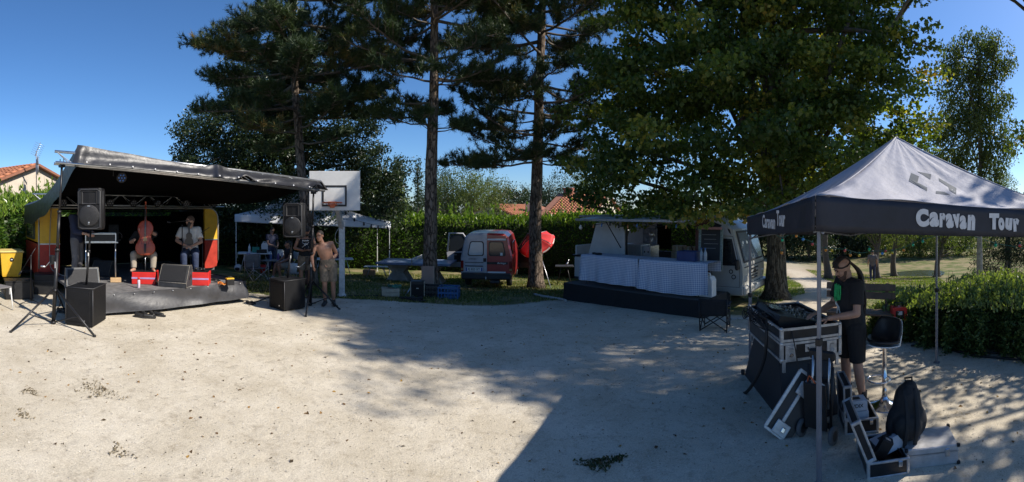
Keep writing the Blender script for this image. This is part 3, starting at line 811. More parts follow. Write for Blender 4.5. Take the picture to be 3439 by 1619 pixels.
hb = [pol(px, d) for px, d in ((250, 16.5), (600, 19.2), (900, 21.6), (1150, 22.6), (1450, 22.6), (1750, 22.0), (2000, 20.6), (2250, 19.3), (2480, 18.4))]
hedge('laurel_hedge', 'long tall laurel hedge with sunlight-tinted top leaves behind van and food truck', hb, [2.6, 2.6, 2.7, 2.85, 2.85, 2.85, 3.1, 3.1, 2.9], 1.3, M_laurel, 48000, 0.17, 0.36, 41, 0.28)
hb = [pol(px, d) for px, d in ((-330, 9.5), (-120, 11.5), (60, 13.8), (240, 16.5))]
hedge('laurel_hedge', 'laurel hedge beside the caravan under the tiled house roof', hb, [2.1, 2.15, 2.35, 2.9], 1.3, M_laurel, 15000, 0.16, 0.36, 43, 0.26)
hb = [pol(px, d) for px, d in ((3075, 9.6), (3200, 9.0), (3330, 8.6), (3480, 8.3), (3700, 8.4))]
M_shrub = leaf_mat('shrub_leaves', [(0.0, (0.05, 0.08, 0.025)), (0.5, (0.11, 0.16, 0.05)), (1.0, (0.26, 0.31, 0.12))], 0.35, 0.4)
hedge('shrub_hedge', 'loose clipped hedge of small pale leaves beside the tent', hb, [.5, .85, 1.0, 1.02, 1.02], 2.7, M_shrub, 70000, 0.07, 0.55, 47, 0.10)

# ---- houses
M_render = pm('cream_render', (0.62, 0.54, 0.44), 0.9, 0, 0.12, 3, 0.3, 40)
M_white_render = pm('white_render', (0.60, 0.60, 0.58), 0.9, 0, 0.12, 3, 0.3, 40)
M_tile = pm('terracotta_tile', (0.50, 0.20, 0.10), 0.85, 0, 0.5, 5, 0.4, 30, col2=(0.30, 0.115, 0.06))
M_brick = pm('red_brick', (0.30, 0.115, 0.075), 0.9, 0, 0.3, 6, 0.4, 30)
M_slab = pm('roof_underlay', (0.30, 0.13, 0.08), 0.9)

tile_me = None
def barrel_tile():
    global tile_me
    if tile_me is None:
        mb = MB(); rings = []
        for (y, r) in ((0, 0.105), (0.42, 0.085)):
            rings.append([(r * math.cos(math.pi * j / 6), y, 0.75 * r * math.sin(math.pi * j / 6)) for j in range(7)] + [(r * .8 * math.cos(math.pi * j / 6), y, 0.75 * r * .75 * math.sin(math.pi * j / 6) - .004) for j in range(6, -1, -1)])
        mb.loft(rings, True, True)
        tile_me = mb.mesh('roof_tile', M_tile)
    return tile_me

def house(label, apex, ridge_dir, half, length, hr, rise, wall_m, tiled=1, tile_l=4.0, chimney=None, tw=0.27):
    """apex: ground point below the gable top; ridge runs along ridge_dir (angle); slopes at +-local x"""
    t = thing('house', label, 'house', apex, ridge_dir)      # local y along the ridge, x across
    he = hr - rise * half
    MB().prism([(-half, -1.5), (half, -1.5), (half, he), (0, hr), (-half, he)], 'y', 0, length).build('wall', wall_m, t)
    sl = math.hypot(1, rise); ang = math.atan(rise)
    roof = None
    for sg in (-1, 1):
        L_ = (half + 0.35) * sl
        mb = MB(); mb.box((0, 0, 0), (L_, length + 0.5, 0.10))
        roof = mb.build('roof', M_slab, t, (sg * (half + 0.35) / 2, length / 2, hr - rise * (half + .35) / 2 + 0.07), (0, sg * ang, 0))
        if sg == tiled:
            nr = int(L_ / 0.36); nc = int(tile_l / tw)
            for i in range(nc):
                for j in range(nr):
                    o = bpy.data.objects.new('roof_tile', barrel_tile()); COL.objects.link(o); o.parent = roof
                    o.location = (sg * (L_ / 2 - 0.05 - j * 0.36), -length / 2 - .2 + (i + .5) * tw, 0.055 + rnd.uniform(0, .008)); o.rotation_euler = (R(-3), 0, (math.pi / 2 if sg > 0 else -math.pi / 2) + rnd.uniform(-.03, .03))
                    s = 1.25 * tw / .27; o.scale = (s, 0.95, s)
    if chimney:
        cx_, cy_, w, hh, cm = chimney
        mb = MB(); mb.box((cx_, cy_, hr - .6 + hh / 2), (w, w, hh + 1.2), None, .01); mb.box((cx_, cy_, hr + hh + .03), (w + .1, w + .1, .08), None, .01)
        mb.build('chimney', cm, t)
    return t
ap = at(120, 560, 20); g0_ = pol(120, 20)
house('cream gabled house with terracotta barrel tiles above the laurel hedge', (ap.x, ap.y, g0_.z), R(101), 4.2, 9, ap.z - g0_.z, 0.36, M_render, -1, 6.0)
ap = at(1645, 688, 38); g0_ = pol(1645, 38)
house('white gabled house with a red tiled roof over the hedge', (ap.x, ap.y, g0_.z), R(-38), 2.6, 7, ap.z - g0_.z, 0.36, M_white_render, 1, 5.0, (2.3, 2.6, 0.55, 0.1, M_white_render), 0.3)
ap = at(2040, 652, 40); g0_ = pol(2040, 40)
house('house with a wide terracotta roof and brick chimney beside the pine', (ap.x, ap.y, g0_.z), R(62), 4.4, 4.4, ap.z - g0_.z, 0.42, M_render, -1, 4.4, (0.1, 3.7, 0.8, 0.55, M_brick), 0.3)
# aerial and dish on the first house
q = at(122, 600, 18.5)
t = thing('television_aerial', 'aerial mast with a dish beside the tiled roof gable', 'aerial', (q.x, q.y, q.z - .6))
M_alu = pm('aluminium', (0.62, 0.63, 0.65), 0.35, 0.9, 0.2, 12, 0.05)
MB().cyl((0, 0, 0), (0, 0, 1.75), 0.022).build('mast', M_alu, t)
mb = MB(); mb.grid(10, 6, lambda u, v: (0.42 * v * math.cos(u * 6.283) * .8, 0.10 * v * v, 0.42 * v * math.sin(u * 6.283)))
mb.build('dish', pm('dish_grey', (0.25, 0.26, 0.28), 0.5), t, (0.12, -.1, 1.12), (0, 0, R(-25)), 0.01)
mb = MB(); mb.cyl((-.12, 0, 1.55), (.35, 0, 2.05), 0.014)
for k in range(7):
    a = Vector((-.1 + k * .065, 0, 1.57 + k * .07)); mb.cyl(a + Vector((-.12, -.15, .1)), a + Vector((.12, .15, -.1)), 0.006, n=5)
mb.build('antenna', M_alu, t)

# ================================================================== PEOPLE
def cap(mb, p0, p1, r0, r1=None, n=12):
    """closed tapered capsule"""
    r1 = r0 if r1 is None else r1
    p0, p1 = Vector(p0), Vector(p1); t = (p1 - p0)
    t = t.normalized() if t.length > 1e-6 else Vector((0, 0, 1))
    pts = []; rr = []
    for k in (80, 50, 22): pts.append(p0 - t * (r0 * math.sin(R(k)))); rr.append(r0 * math.cos(R(k)))
    pts.append(p0); rr.append(r0); pts.append(p1); rr.append(r1)
    for k in (22, 50, 80): pts.append(p1 + t * (r1 * math.sin(R(k)))); rr.append(r1 * math.cos(R(k)))
    mb.tube(pts, rr, n)

def soft(mb, name, mat, parent, vox, sm=4, fac=0.5):
    """fuse the overlapping volumes into one continuous skin"""
    o = mb.build(name, mat, parent)
    for p in o.data.polygons: p.use_smooth = True
    md = o.modifiers.new('Remesh', 'REMESH'); md.mode = 'VOXEL'; md.voxel_size = vox; md.use_smooth_shade = True
    if sm:
        ms = o.modifiers.new('Smooth', 'SMOOTH'); ms.factor = fac; ms.iterations = sm
    return o

J0 = dict(pel=(0, 0, .95), wai=(0, .005, 1.10), che=(0, .015, 1.30), nek=(0, .015, 1.47), hed=(0, -.015, 1.635),
          shl=(-.185, .015, 1.425), ell=(-.25, .04, 1.14), wrl=(-.255, -.05, .90), hpl=(-.095, 0, .92), knl=(-.105, -.025, .50), anl=(-.11, .03, .09), tol=(-.13, -.13, .035),
          shr=(.185, .015, 1.425), elr=(.25, .04, 1.14), wrr=(.255, -.05, .90), hpr=(.095, 0, .92), knr=(.105, -.025, .50), anr=(.11, .03, .09), tor=(.13, -.13, .035))

def torso(mb, J, g, lo=0.0, hi=1.0, sh=True, fat=1.0):
    p = [Vector(J[k]) for k in ('pel', 'wai', 'che', 'nek')]
    ax = (Vector(J['shr']) - Vector(J['shl'])).normalized(); hx = (Vector(J['hpr']) - Vector(J['hpl'])).normalized()
    up = [(p[1] - p[0]).normalized()] * 2 + [(p[2] - p[1]).normalized(), (p[3] - p[2]).normalized()]
    st = [(p[0] - up[0] * 0.10, .145, .105, hx), (p[0], .165, .12, hx), (p[1], .145 * fat, .11 * fat, (hx + ax) / 2), (p[2] - up[2] * .06, .165 * fat, .125 * fat, ax), (p[2] + up[3] * .05, .175, .12, ax), (p[3] - up[3] * .05, .14, .085, ax), (p[3], .08, .07, ax)]
    st = st[int(lo):(int(hi) if hi > 1 else len(st))]
    rings = []
    for c, rx, ry, a in st:
        u = up[1]; f = a.cross(u).normalized()
        rings.append([tuple(c + a * ((rx + g) * math.cos(2 * math.pi * j / 16)) + f * ((ry + g) * math.sin(2 * math.pi * j / 16))) for j in range(16)])
    mb.loft(rings)
    if sh:
        for s in 'lr':
            cap(mb, Vector(J['che']).lerp(Vector(J['sh' + s]), .35) + Vector((0, 0, .05)), J['sh' + s], .085 + g, .058 + g)

def frus(mb, a, b, r0, r1, f=1.0, n=14):
    a, b = Vector(a), Vector(b); mb.cyl(a, a.lerp(b, f), r0, r0 + (r1 - r0) * f, n)

def hand(mb, wr, d, nrm, side, curl=0.5, s=1.0):
    """palm plus five separate fingers; d points along the hand, nrm out of the palm's back"""
    wr = Vector(wr); d = Vector(d).normalized(); nrm = Vector(nrm); nrm = (nrm - d * nrm.dot(d)).normalized(); x = d.cross(nrm).normalized() * side
    for k in (-1, 0, 1): cap(mb, wr + x * (.012 * k), wr + d * (.085 * s) + x * (.024 * k), .015, .013, 8)
    for k, (ln, of) in enumerate(((.072, .033), (.082, .012), (.077, -.010), (.06, -.031))):
        a = wr + d * .085 * s + x * of
        d1 = (d - nrm * curl * .6 + x * (of * 1.5)).normalized(); d2 = (d - nrm * curl * 2.0).normalized()
        b = a + d1 * ln * .55 * s; c = b + d2 * ln * .5 * s
        cap(mb, a, b, .0095, .0088, 7); cap(mb, b, c, .0088, .0072, 7)
    a = wr + d * .03 * s + x * .026; b = a + (d * .55 + x * .75 - nrm * .25).normalized() * .045 * s; c = b + (d * .9 + x * .25 - nrm * .4).normalized() * .035 * s
    cap(mb, a, b, .013, .0105, 7); cap(mb, b, c, .0105, .008, 7)

def face_frame(J, yaw, pitch, roll=0.0):
    return Matrix.Translation(Vector(J['hed'])) @ Euler((pitch, roll, yaw), 'ZYX').to_matrix().to_4x4() if False else Matrix.Translation(Vector(J['hed'])) @ Matrix.Rotation(yaw, 4, 'Z') @ Matrix.Rotation(pitch, 4, 'X') @ Matrix.Rotation(roll, 4, 'Y')

M_skin = pm('skin', (0.42, 0.235, 0.16), 0.5, 0, 0.18, 9, 0.15, 90, sheen=0.1)
M_tan = pm('tanned_skin', (0.34, 0.175, 0.11), 0.45, 0, 0.2, 9, 0.15, 90)
M_blackcloth = pm('black_cotton', (0.016, 0.016, 0.018), 0.9, 0, 0.4, 5, 0.5, 14, bdist=0.02)
M_navy = pm('navy_cotton', (0.022, 0.028, 0.06), 0.9, 0, 0.35, 5, 0.5, 12, bdist=0.02)
M_whitecloth = pm('white_cotton', (0.62, 0.60, 0.57), 0.9, 0, 0.12, 6, 0.6, 12, bdist=0.02)
M_greycloth = pm('grey_cotton', (0.16, 0.15, 0.15), 0.9, 0, 0.3, 6, 0.5, 12, bdist=0.02)
M_beige = pm('beige_cotton', (0.34, 0.29, 0.23), 0.9, 0, 0.2, 6, 0.5, 12, bdist=0.02)
M_jeans = pm('blue_denim', (0.035, 0.05, 0.10), 0.9, 0, 0.4, 9, 0.5, 14, bdist=0.02)
M_camo = pm('camouflage_cotton', (0.30, 0.22, 0.15), 0.9, 0, 0.3, 11, 0.4, 14, col2=(0.075, 0.07, 0.05))
M_hair = pm('dark_hair', (0.028, 0.019, 0.013), 0.6, 0, 0.5, 30, 0.8, 60)
M_eye = pm('eye_dark', (0.02, 0.015, 0.012), 0.25)
M_boot = pm('black_leather', (0.018, 0.017, 0.016), 0.5, 0, 0.4, 9, 0.3, 40)
M_lip = pm('lips', (0.30, 0.12, 0.09), 0.5)

def person(label, loc, rz, J=None, skin=None, yaw=0.0, pitch=0.0, roll=0.0, top=None, sleeve=0.5, legs=None, leglen=1.0, shoes=None, hair='short', hairm=None, beard=None, vox=0.013, hands=None, group=None, loose=0.02, fat=1.0, scale=1.0, name='person', tank=False, hem=0):
    JJ = dict(J0); JJ.update(J or {}); J = JJ
    skin = skin or M_skin
    t = thing(name, label, 'person', loc, rz, group); t.scale = (scale,) * 3
    F = face_frame(J, yaw, pitch, roll)
    mb = MB()
    torso(mb, J, 0.0, fat=fat)
    cap(mb, Vector(J['nek']) - Vector((0, 0, .03)), F @ Vector((0, .02, -.07)), .058, .054)
    rot = F.to_3x3()
    def hp(x, y, z): return F @ Vector((x, y, z))
    mb.ell(hp(0, .012, .025), (.075, .098, .098), 16, 12, rot); mb.ell(hp(0, -.022, -.045), (.06, .068, .078), 14, 10, rot); mb.ell(hp(0, -.06, -.092), (.03, .026, .022), 10, 8, rot)
    cap(mb, hp(0, -.084, .018), hp(0, -.106, -.022), .008, .014, 8); cap(mb, hp(-.03, -.08, .036), hp(.03, -.08, .036), .012, .012, 8)
    for s in (-1, 1): mb.ell(hp(.076 * s, .012, -.002), (.011, .022, .033), 8, 6, rot); mb.ell(hp(.036 * s, -.06, -.03), (.022, .022, .022), 8, 6, rot)
    cap(mb, hp(-.018, -.087, -.056), hp(.018, -.087, -.056), .007, .007, 6)
    for s, sg in (('l', -1), ('r', 1)):
        sh, el, wr = (Vector(J[k + s]) for k in ('sh', 'el', 'wr'))
        cap(mb, sh, el, .052, .041); cap(mb, el, el.lerp(wr, .35), .042, .044); cap(mb, el.lerp(wr, .35), wr, .043, .027)
        hd = (hands or {}).get(s, {})
        hand(mb, wr, hd.get('d', wr - el), hd.get('n', (sg, 0.2, 0)), hd.get('side', -sg), hd.get('curl', .5))
        h, k, a, to = (Vector(J[q + s]) for q in ('hp', 'kn', 'an', 'to'))
        cap(mb, h, k, .086, .058); cap(mb, k, k.lerp(a, .35), .057, .058); cap(mb, k.lerp(a, .35), a, .057, .036)
        cap(mb, a + Vector((0, 0, -.03)) + (a - to).normalized() * .02, to, .040, .03)
    soft(mb, 'body', skin, t, vox, 2)
    # face
    for s, sn in ((-1, 'l'), (1, 'r')):
        e = MB(); e.ell(hp(.031 * s, -.083, .012), (.014, .009, .007), 8, 6, rot); e.build('eye', M_eye, t)
    hm = hairm or M_hair
    for s in (-1, 1): e = MB(); cap(e, hp(.016 * s, -.094, .034), hp(.046 * s, -.082, .034), .005, .004, 6); e.build('eyebrow', hm, t)
    e = MB(); cap(e, hp(-.02, -.092, -.057), hp(.02, -.092, -.057), .006, .006, 6); e.build('lips', M_lip, t)
    if beard:
        e = MB(); e.ell(hp(0, -.05, -.085), (.056, .05, .045), 12, 8, rot)
        for s in (-1, 1): cap(e, hp(.056 * s, -.01, -.035), hp(.045 * s, -.045, -.075), .02, .022, 8)
        cap(e, hp(-.025, -.088, -.042), hp(.025, -.088, -.042), .008, .008, 6)
        soft(e, 'beard', beard, t, .009, 1)
    if hair == 'short':
        e = MB(); e.ell(hp(0, .022, .04), (.08, .10, .092), 16, 12, rot); soft(e, 'hair', hm, t, .012, 1)
    elif hair == 'cap':
        e = MB(); e.ell(hp(0, .012, .045), (.085, .105, .09), 16, 12, rot); e.ell(hp(0, -.11, .045), (.07, .075, .012), 14, 6, rot); soft(e, 'cap', M_blackcloth, t, .009, 1)
    # clothes
    if top is not None:
        mb = MB()
        if tank: torso(mb, J, loose * .7, 0, 6, False, fat)
        else: torso(mb, J, loose, 0, 7, True, fat)
        if tank:
            for s in 'lr':
                cap(mb, Vector(J['che']).lerp(Vector(J['sh' + s]), .45), Vector(J['nek']).lerp(Vector(J['sh' + s]), .62) + Vector((0, 0, .01)), .09, .055)
        for s in 'lr':
            sh, el, wr = (Vector(J[k + s]) for k in ('sh', 'el', 'wr'))
            if sleeve > 0:
                frus(mb, sh + (sh - el) * .12, el, .062 + loose, .052 + loose, min(1, sleeve) + .0)
                cap(mb, sh, sh.lerp(el, .2), .062 + loose, .06 + loose)
            if sleeve > 1:
                cap(mb, el, el.lerp(wr, .1), .05 + loose); frus(mb, el, wr, .05 + loose, .036 + loose * .6, sleeve - 1)
        soft(mb, 'shirt', top, t, vox * .9, 3)
    if legs is not None:
        mb = MB(); torso(mb, J, .016, 0, 3, False)
        for s in 'lr':
            h, k, a = (Vector(J[q + s]) for q in ('hp', 'kn', 'an'))
            l1 = min(1, leglen * 2); wide = .022 if leglen < .8 else .012
            cap(mb, h, h.lerp(k, .3), .092 + wide, .085 + wide); frus(mb, h, k, .095 + wide, .068 + wide, l1 if leglen < .5 else 1.0)
            if leglen > .5:
                cap(mb, k, k.lerp(a, .1), .066 + wide); frus(mb, k, a, .068 + wide, .05 + wide, (leglen - .5) * 2 if leglen < 1 else .96)
        soft(mb, 'shorts' if leglen < .8 else 'trousers', legs, t, vox * .9, 3)
    if shoes is not None:
        for s in 'lr':
            a, to = Vector(J['an' + s]), Vector(J['to' + s]); d = (to - a); d.z = 0; d.normalize()
            mb = MB(); cap(mb, a + Vector((0, 0, -.035)) - d * .045, to + Vector((0, 0, .006)) + d * .02, .047, .042); cap(mb, a + Vector((0, 0, .03)), a + Vector((0, 0, -.04)), .045, .046)
            soft(mb, 'shoe', shoes, t, .012, 2)
    t['hp'] = 0
    del t['hp']
    return t, F

# ================================================================== STAGE SIDE
def onz(px, py, z):
    """line of sight meets the level z"""
    return at(px, py, (CH - z) * FP / (py - HY))

M_blackpaint = pm('black_paint', (0.008, 0.008, 0.009), 0.5, 0, 0.4, 9, 0.1, 60)
M_blackmetal = pm('black_steel', (0.022, 0.022, 0.024), 0.4, 0.4, 0.4, 9, 0.1, 40)
M_vinyl = pm('black_vinyl_tarp', (0.022, 0.023, 0.028), 0.42, 0, 0.3, 3, 0.35, 7, bdist=0.03)
M_skirt = pm('grey_black_canvas', (0.05, 0.05, 0.055), 0.45, 0, 0.3, 4, 0.4, 9, bdist=0.02)
M_blackfab = pm('black_cover_fabric', (0.007, 0.007, 0.008), 0.62, 0, 0.35, 10, 0.4, 60, spec=0.3)
M_drapeshade = pm('drape_and_shade_black', (0.003, 0.003, 0.0035), 0.95, 0, 0.3, 4, 0.2, 10, spec=0.04)
M_grille = pm('speaker_grille', (0.022, 0.022, 0.024), 0.5, 0.3, 0.2, 20, 0.9, 260, bdist=0.006)
M_greyplastic = pm('dark_grey_plastic', (0.035, 0.035, 0.038), 0.5, 0, 0.2, 8, 0.1, 60)
M_chrome = pm('chrome', (0.75, 0.75, 0.77), 0.12, 1.0, 0.1, 9)
M_whitepaint = pm('white_paint', (0.70, 0.70, 0.68), 0.5, 0, 0.12, 5, 0.08, 30)
M_yellow = pm('yellow_paint', (0.72, 0.42, 0.03), 0.5, 0, 0.2, 4, 0.1, 30)
M_red = pm('red_paint', (0.46, 0.04, 0.022), 0.5, 0, 0.28, 5, 0.15, 30)
M_redbright = pm('bright_red_paint', (0.62, 0.025, 0.02), 0.45, 0, 0.15, 5, 0.05, 30)
M_deck = pm('worn_plywood_deck', (0.17, 0.165, 0.165), 0.8, 0, 0.5, 6, 0.3, 30)
M_wood = pm('raw_pine_wood', (0.50, 0.33, 0.17), 0.7, 0, 0.3, 8, 0.2, 40)
M_glassdark = pm('dark_window_glass', (0.02, 0.024, 0.026), 0.04, 0, 0.1, 3, spec=0.8)
M_cable = pm('black_rubber_cable', (0.015, 0.015, 0.016), 0.55)
M_tyre = pm('tyre_rubber', (0.022, 0.022, 0.023), 0.85, 0, 0.3, 12, 0.3, 40)

# ---- caravan whose open side is the stage
CO = Vector((-9.42, 5.28, 0)); CA = R(70.7)
cu, cv = Vector((math.cos(CA), math.sin(CA), 0)), Vector((-math.sin(CA), math.cos(CA), 0))
CO.z = float(gz(CO.x, CO.y))
def SL(X, Y, z):
    p = CO + cu * X + cv * Y; return Vector((p.x, p.y, z))
ZD = 0.56                     # stage deck level
cz = lambda z: z - CO.z
car = thing('caravan', 'yellow and red caravan with its whole side opened as a black stage', 'caravan', CO, CA)
LC, DC, ZB, ZM, ZT = 5.0, 2.0, cz(ZD) - 0.02, cz(1.33), cz(2.20)
def arc_corner(cx_, cz_, r, a0, a1, n=6):
    return [(cx_ + r * math.cos(R(a0 + (a1 - a0) * i / n)), cz_ + r * math.sin(R(a0 + (a1 - a0) * i / n))) for i in range(n + 1)]
def strip(x0, x1, left):
    """front strips beside the opening, outer corners rounded"""
    r = 0.30
    if left:
        up = [(x1, ZM + .012), (x1, ZT)] + arc_corner(x0 + r, ZT - r, r, 90, 180) + [(x0, ZM + .012)]
        lo = [(x1, ZB), (x1, ZM - .012), (x0, ZM - .012)] + arc_corner(x0 + r * .6, ZB + r * .6, r * .6, 180, 270)
    else:
        up = [(x0, ZT), (x0, ZM + .012), (x1, ZM + .012)] + arc_corner(x1 - r, ZT - r, r, 0, 90)
        lo = [(x0, ZM - .012), (x0, ZB)] + arc_corner(x1 - r * .6, ZB + r * .6, r * .6, 270, 360) + [(x1, ZM - .012)]
    a = MB(); a.prism(up, 'y', -.03, .03); a.build('upper_panel', M_yellow, car)
    a = MB(); a.prism(lo, 'y', -.03, .03); a.build('lower_panel', M_red, car)
    a = MB(); a.box(((x0 + x1) / 2, -.036, ZM), (x1 - x0 + .01, .014, .03)); a.build('trim_strip', M_alu, car)
strip(0.0, 0.52, True); strip(LC - 0.42, LC, False)
edge = [(0.0, ZB + .2)] + [(0.0, ZT - .30)] + list(reversed(arc_corner(.30, ZT - .30, .31, 90, 180))) + [(LC - .30, ZT + .01)] + list(reversed(arc_corner(LC - .30, ZT - .30, .31, 0, 90))) + [(LC + .01, ZB + .2)]
MB().tube([(x, -.03, z) for x, z in edge], 0.022, 6).build('edge_trim', pm('aged_trim', (0.42, 0.40, 0.37), 0.5, 0.5), car)
for xx, nm in ((0.0, 'end_wall'), (LC, 'end_wall')):
    a = MB(); a.box((xx, DC / 2, (ZM + ZT) / 2 - .07), (.05, DC - .06, ZT - ZM - .20), None, .02); a.build('end_wall_upper', M_yellow, car)
    a = MB(); a.box((xx, DC / 2, (ZM + ZB) / 2), (.05, DC - .06, ZM - ZB - .02), None, .02); a.build('end_wall_lower', M_red, car)
a = MB(); a.box((-.04, 1.0, (ZM + ZT) / 2 - .04), (.03, 1.35, .62), None, .015); w = a.build('window', pm('window_rubber', (0.05, 0.06, 0.055), 0.6), car)
a = MB(); a.box((-.06, 1.0, (ZM + ZT) / 2 - .04), (.012, 1.22, .5), None, .004); a.build('pane', M_glassdark, w)
rf = [(-.02 if i == 0 else .0, 0) for i in range(1)]
prof = [(0.0, ZT - .24)] + list(reversed(arc_corner(.30, ZT - .30, .30, 90, 170))) + list(reversed(arc_corner(LC - .30, ZT - .30, .30, 10, 90))) + [(LC, ZT - .24)]
a = MB(); V0 = [(x, .03, z) for x, z in prof]; V1 = [(x, DC, z) for x, z in prof]; k = len(prof)
a.add(V0 + V1, [(i, i + 1, k + i + 1, k + i) for i in range(k - 1)], True); a.build('roof', pm('caravan_roof_grey', (0.35, 0.35, 0.34), 0.6), car, solid=0.03)
a = MB(); a.box((LC / 2, DC - .05, (ZB + ZT) / 2 - .1), (LC - .1, .04, ZT - ZB - .25)); a.build('back_wall', M_drapeshade, car)
for xx in (.56, LC - .46):
    a = MB(); a.box((xx, DC / 2, (ZB + ZT) / 2 - .05), (.03, DC - .1, ZT - ZB - .1)); a.build('side_drape', M_drapeshade, car)
a = MB(); a.box((LC / 2, DC / 2, ZT - .09), (LC - .7, DC - .12, .03)); a.build('ceiling_drape', M_drapeshade, car)
a = MB(); a.box((LC / 2, DC / 2 + .02, ZB - .04), (LC - .1, DC - .08, .07)); a.build('floor', M_deck, car)
a = MB(); a.box((2.6, DC - .08, ZM + .12), (.32, .02, .55)); pf = a.build('poster', pm('faded_poster', (0.06, 0.06, 0.065), 0.7, 0, 0.6, 14), car)
for yy in (.5, 1.5):
    a = MB(); a.cyl((1.9, yy, .3), (1.9, yy + .16, .3), .3, n=20); a.build('wheel', M_tyre, car)
a = MB(); a.box((-.7, .85, .36), (1.4, .08, .08)); a.box((-.7, 1.15, .36), (1.4, .08, .08)); a.box((-.45, 1.0, .41), (.8, .9, .03)); a.build('drawbar', M_blackmetal, car)
# shiny cable hanging down the corner of the caravan
MB().tube(lerp_path([SL(.30, -.06, 2.22), SL(.26, -.1, 1.6), SL(.25, -.12, 1.0), SL(.30, -.2, .72), SL(.6, -.5, .58)], 16), 0.012, 6).build('hanging_cable', pm('grey_cable', (0.30, 0.28, 0.26), 0.5), None)
tag(bpy.data.objects['hanging_cable'], 'grey cable hanging down the front corner of the caravan', 'cable')

# gas locker and spare wheel on the drawbar
q = SL(-.62, .62, 0); gq = q.copy(); gq.z = CO.z + .30
t = thing('locker_box', 'yellow locker box with a round badge on the caravan drawbar', 'box', gq, CA); t.scale = (.92, .92, .95)
rings = []
for (z, sx, sy) in ((0, .24, .30), (.05, .25, .31), (.62, .30, .36)):
    rings.append([(-sx, -sy, z), (sx, -sy, z), (sx, sy, z), (-sx, sy, z)])
MB().loft(rings, True, False).build('body', M_yellow, t)
a = MB(); a.box((0, 0, .65), (.66, .78, .05), None, .015); a.build('lid', pm('pale_yellow_lid', (0.62, 0.47, 0.16), .6), t)
a = MB(); a.cyl((0, -.335, .45), (0, -.352, .45), .055, n=20); bd = a.build('badge', M_blackpaint, t)
a = MB(); a.box((0, -.355, .45), (.05, .006, .02)); a.build('badge_mark', M_whitepaint, bd)
q = SL(-1.12, .60, CO.z + .62)
t = thing('spare_wheel', 'black spare tyre with a yellow rim propped against the locker box', 'wheel', (q.x, q.y, q.z), CA + R(25))
a = MB(); prof = [(.15, -.085), (.27, -.09), (.31, -.06), (.32, 0), (.31, .06), (.27, .09), (.15, .085)]
rings = [[(r * math.cos(2 * math.pi * j / 28), y, r * math.sin(2 * math.pi * j / 28)) for j in range(28)] for r, y in prof]
a.loft(rings); a.build('tyre', M_tyre, t)
a = MB(); a.cyl((0, -.07, 0), (0, -.05, 0), .16, n=20); a.build('rim', M_yellow, t)

# ---- deck and its canvas skirt
dk = thing('stage_deck', 'low plywood stage deck skirted with shiny grey-black canvas', 'stage', SL(0.35, 0, CO.z), CA)
DL, DW = 3.72, 2.66; zd = ZD - CO.z
for i in range(3):
    a = MB(); a.box((DL * (i + .5) / 3, -DW / 2 + .01, zd - .03), (DL / 3 - .008, DW, .06), None, .006); a.build('deck_board', M_deck, dk)
def skirt(u, v):
    L1, L2 = DL, DW
    s = u * (L1 + L2 + .7)
    if s < .7: p = Vector((0, -L2 + (.7 - s), 0)); nrm = Vector((-1, 0, 0))
    elif s < .7 + L1: p = Vector((s - .7, -L2, 0)); nrm = Vector((0, -1, 0))
    else: p = Vector((L1, -L2 + (s - .7 - L1), 0)); nrm = Vector((1, 0, 0))
    w = .012 + .022 * (math.sin(s * 6.1 + 2.0 * math.sin(s * 1.7) + v * 2.0) * .5 + .5) * (v + .25) + .05 * v * v + .02 * math.sin(s * 2.7 - v * 5)
    return (p.x + nrm.x * w, p.y + nrm.y * w, zd + .012 - v * (zd + .01) - .0 )
MB().grid(150, 14, skirt).build('skirt', M_skirt, dk)
for i in range(9): a = MB(); a.ell((DL * (i + .5) / 9, -DW - .035, zd - .02), .012, 8, 5); a.build('skirt_rivet', M_alu, dk)

# ---- front truss, rear truss, stands, tarp
def make_truss(label, A, B, back, upv, side, n, tube=0.026):
    """two lower chords and one upper chord with zig-zag braces"""
    A, B = Vector(A), Vector(B)
    t = thing('lighting_truss', label, 'truss', A)
    d = B - A; bk = Vector(back).normalized() * side; up = Vector(upv) * side * .87
    off = [Vector((0, 0, 0)), bk, bk * .5 + up]
    for o in off: MB().cyl(o, d + o, tube, n=10).build('chord', M_alu, t)
    for i in range(n):
        f0, f1 = (i + .1) / n, (i + .9) / n
        for (p, q) in ((0, 2), (1, 2), (0, 1)):
            a, b = (off[p], off[q]) if i % 2 else (off[q], off[p])
            MB().cyl(d * f0 + a, d * f1 + b, .009, n=6, caps=False).build('brace', M_alu, t)
    return t
fl, fr = at(186, 545, 7.85), at(1090, 641, 9.62)
back = Vector((-.91, .42, 0))
make_truss('silver front truss carrying the stage tarp between two crank stands', fl, fr, back, (0, 0, 1), .24, 16)
make_truss('grey rear truss with spotlights along the caravan roof edge', SL(-.15, -.12, 2.28), SL(5.15, -.12, 2.25), cv, (0, 0, 1), .30, 14, .02)

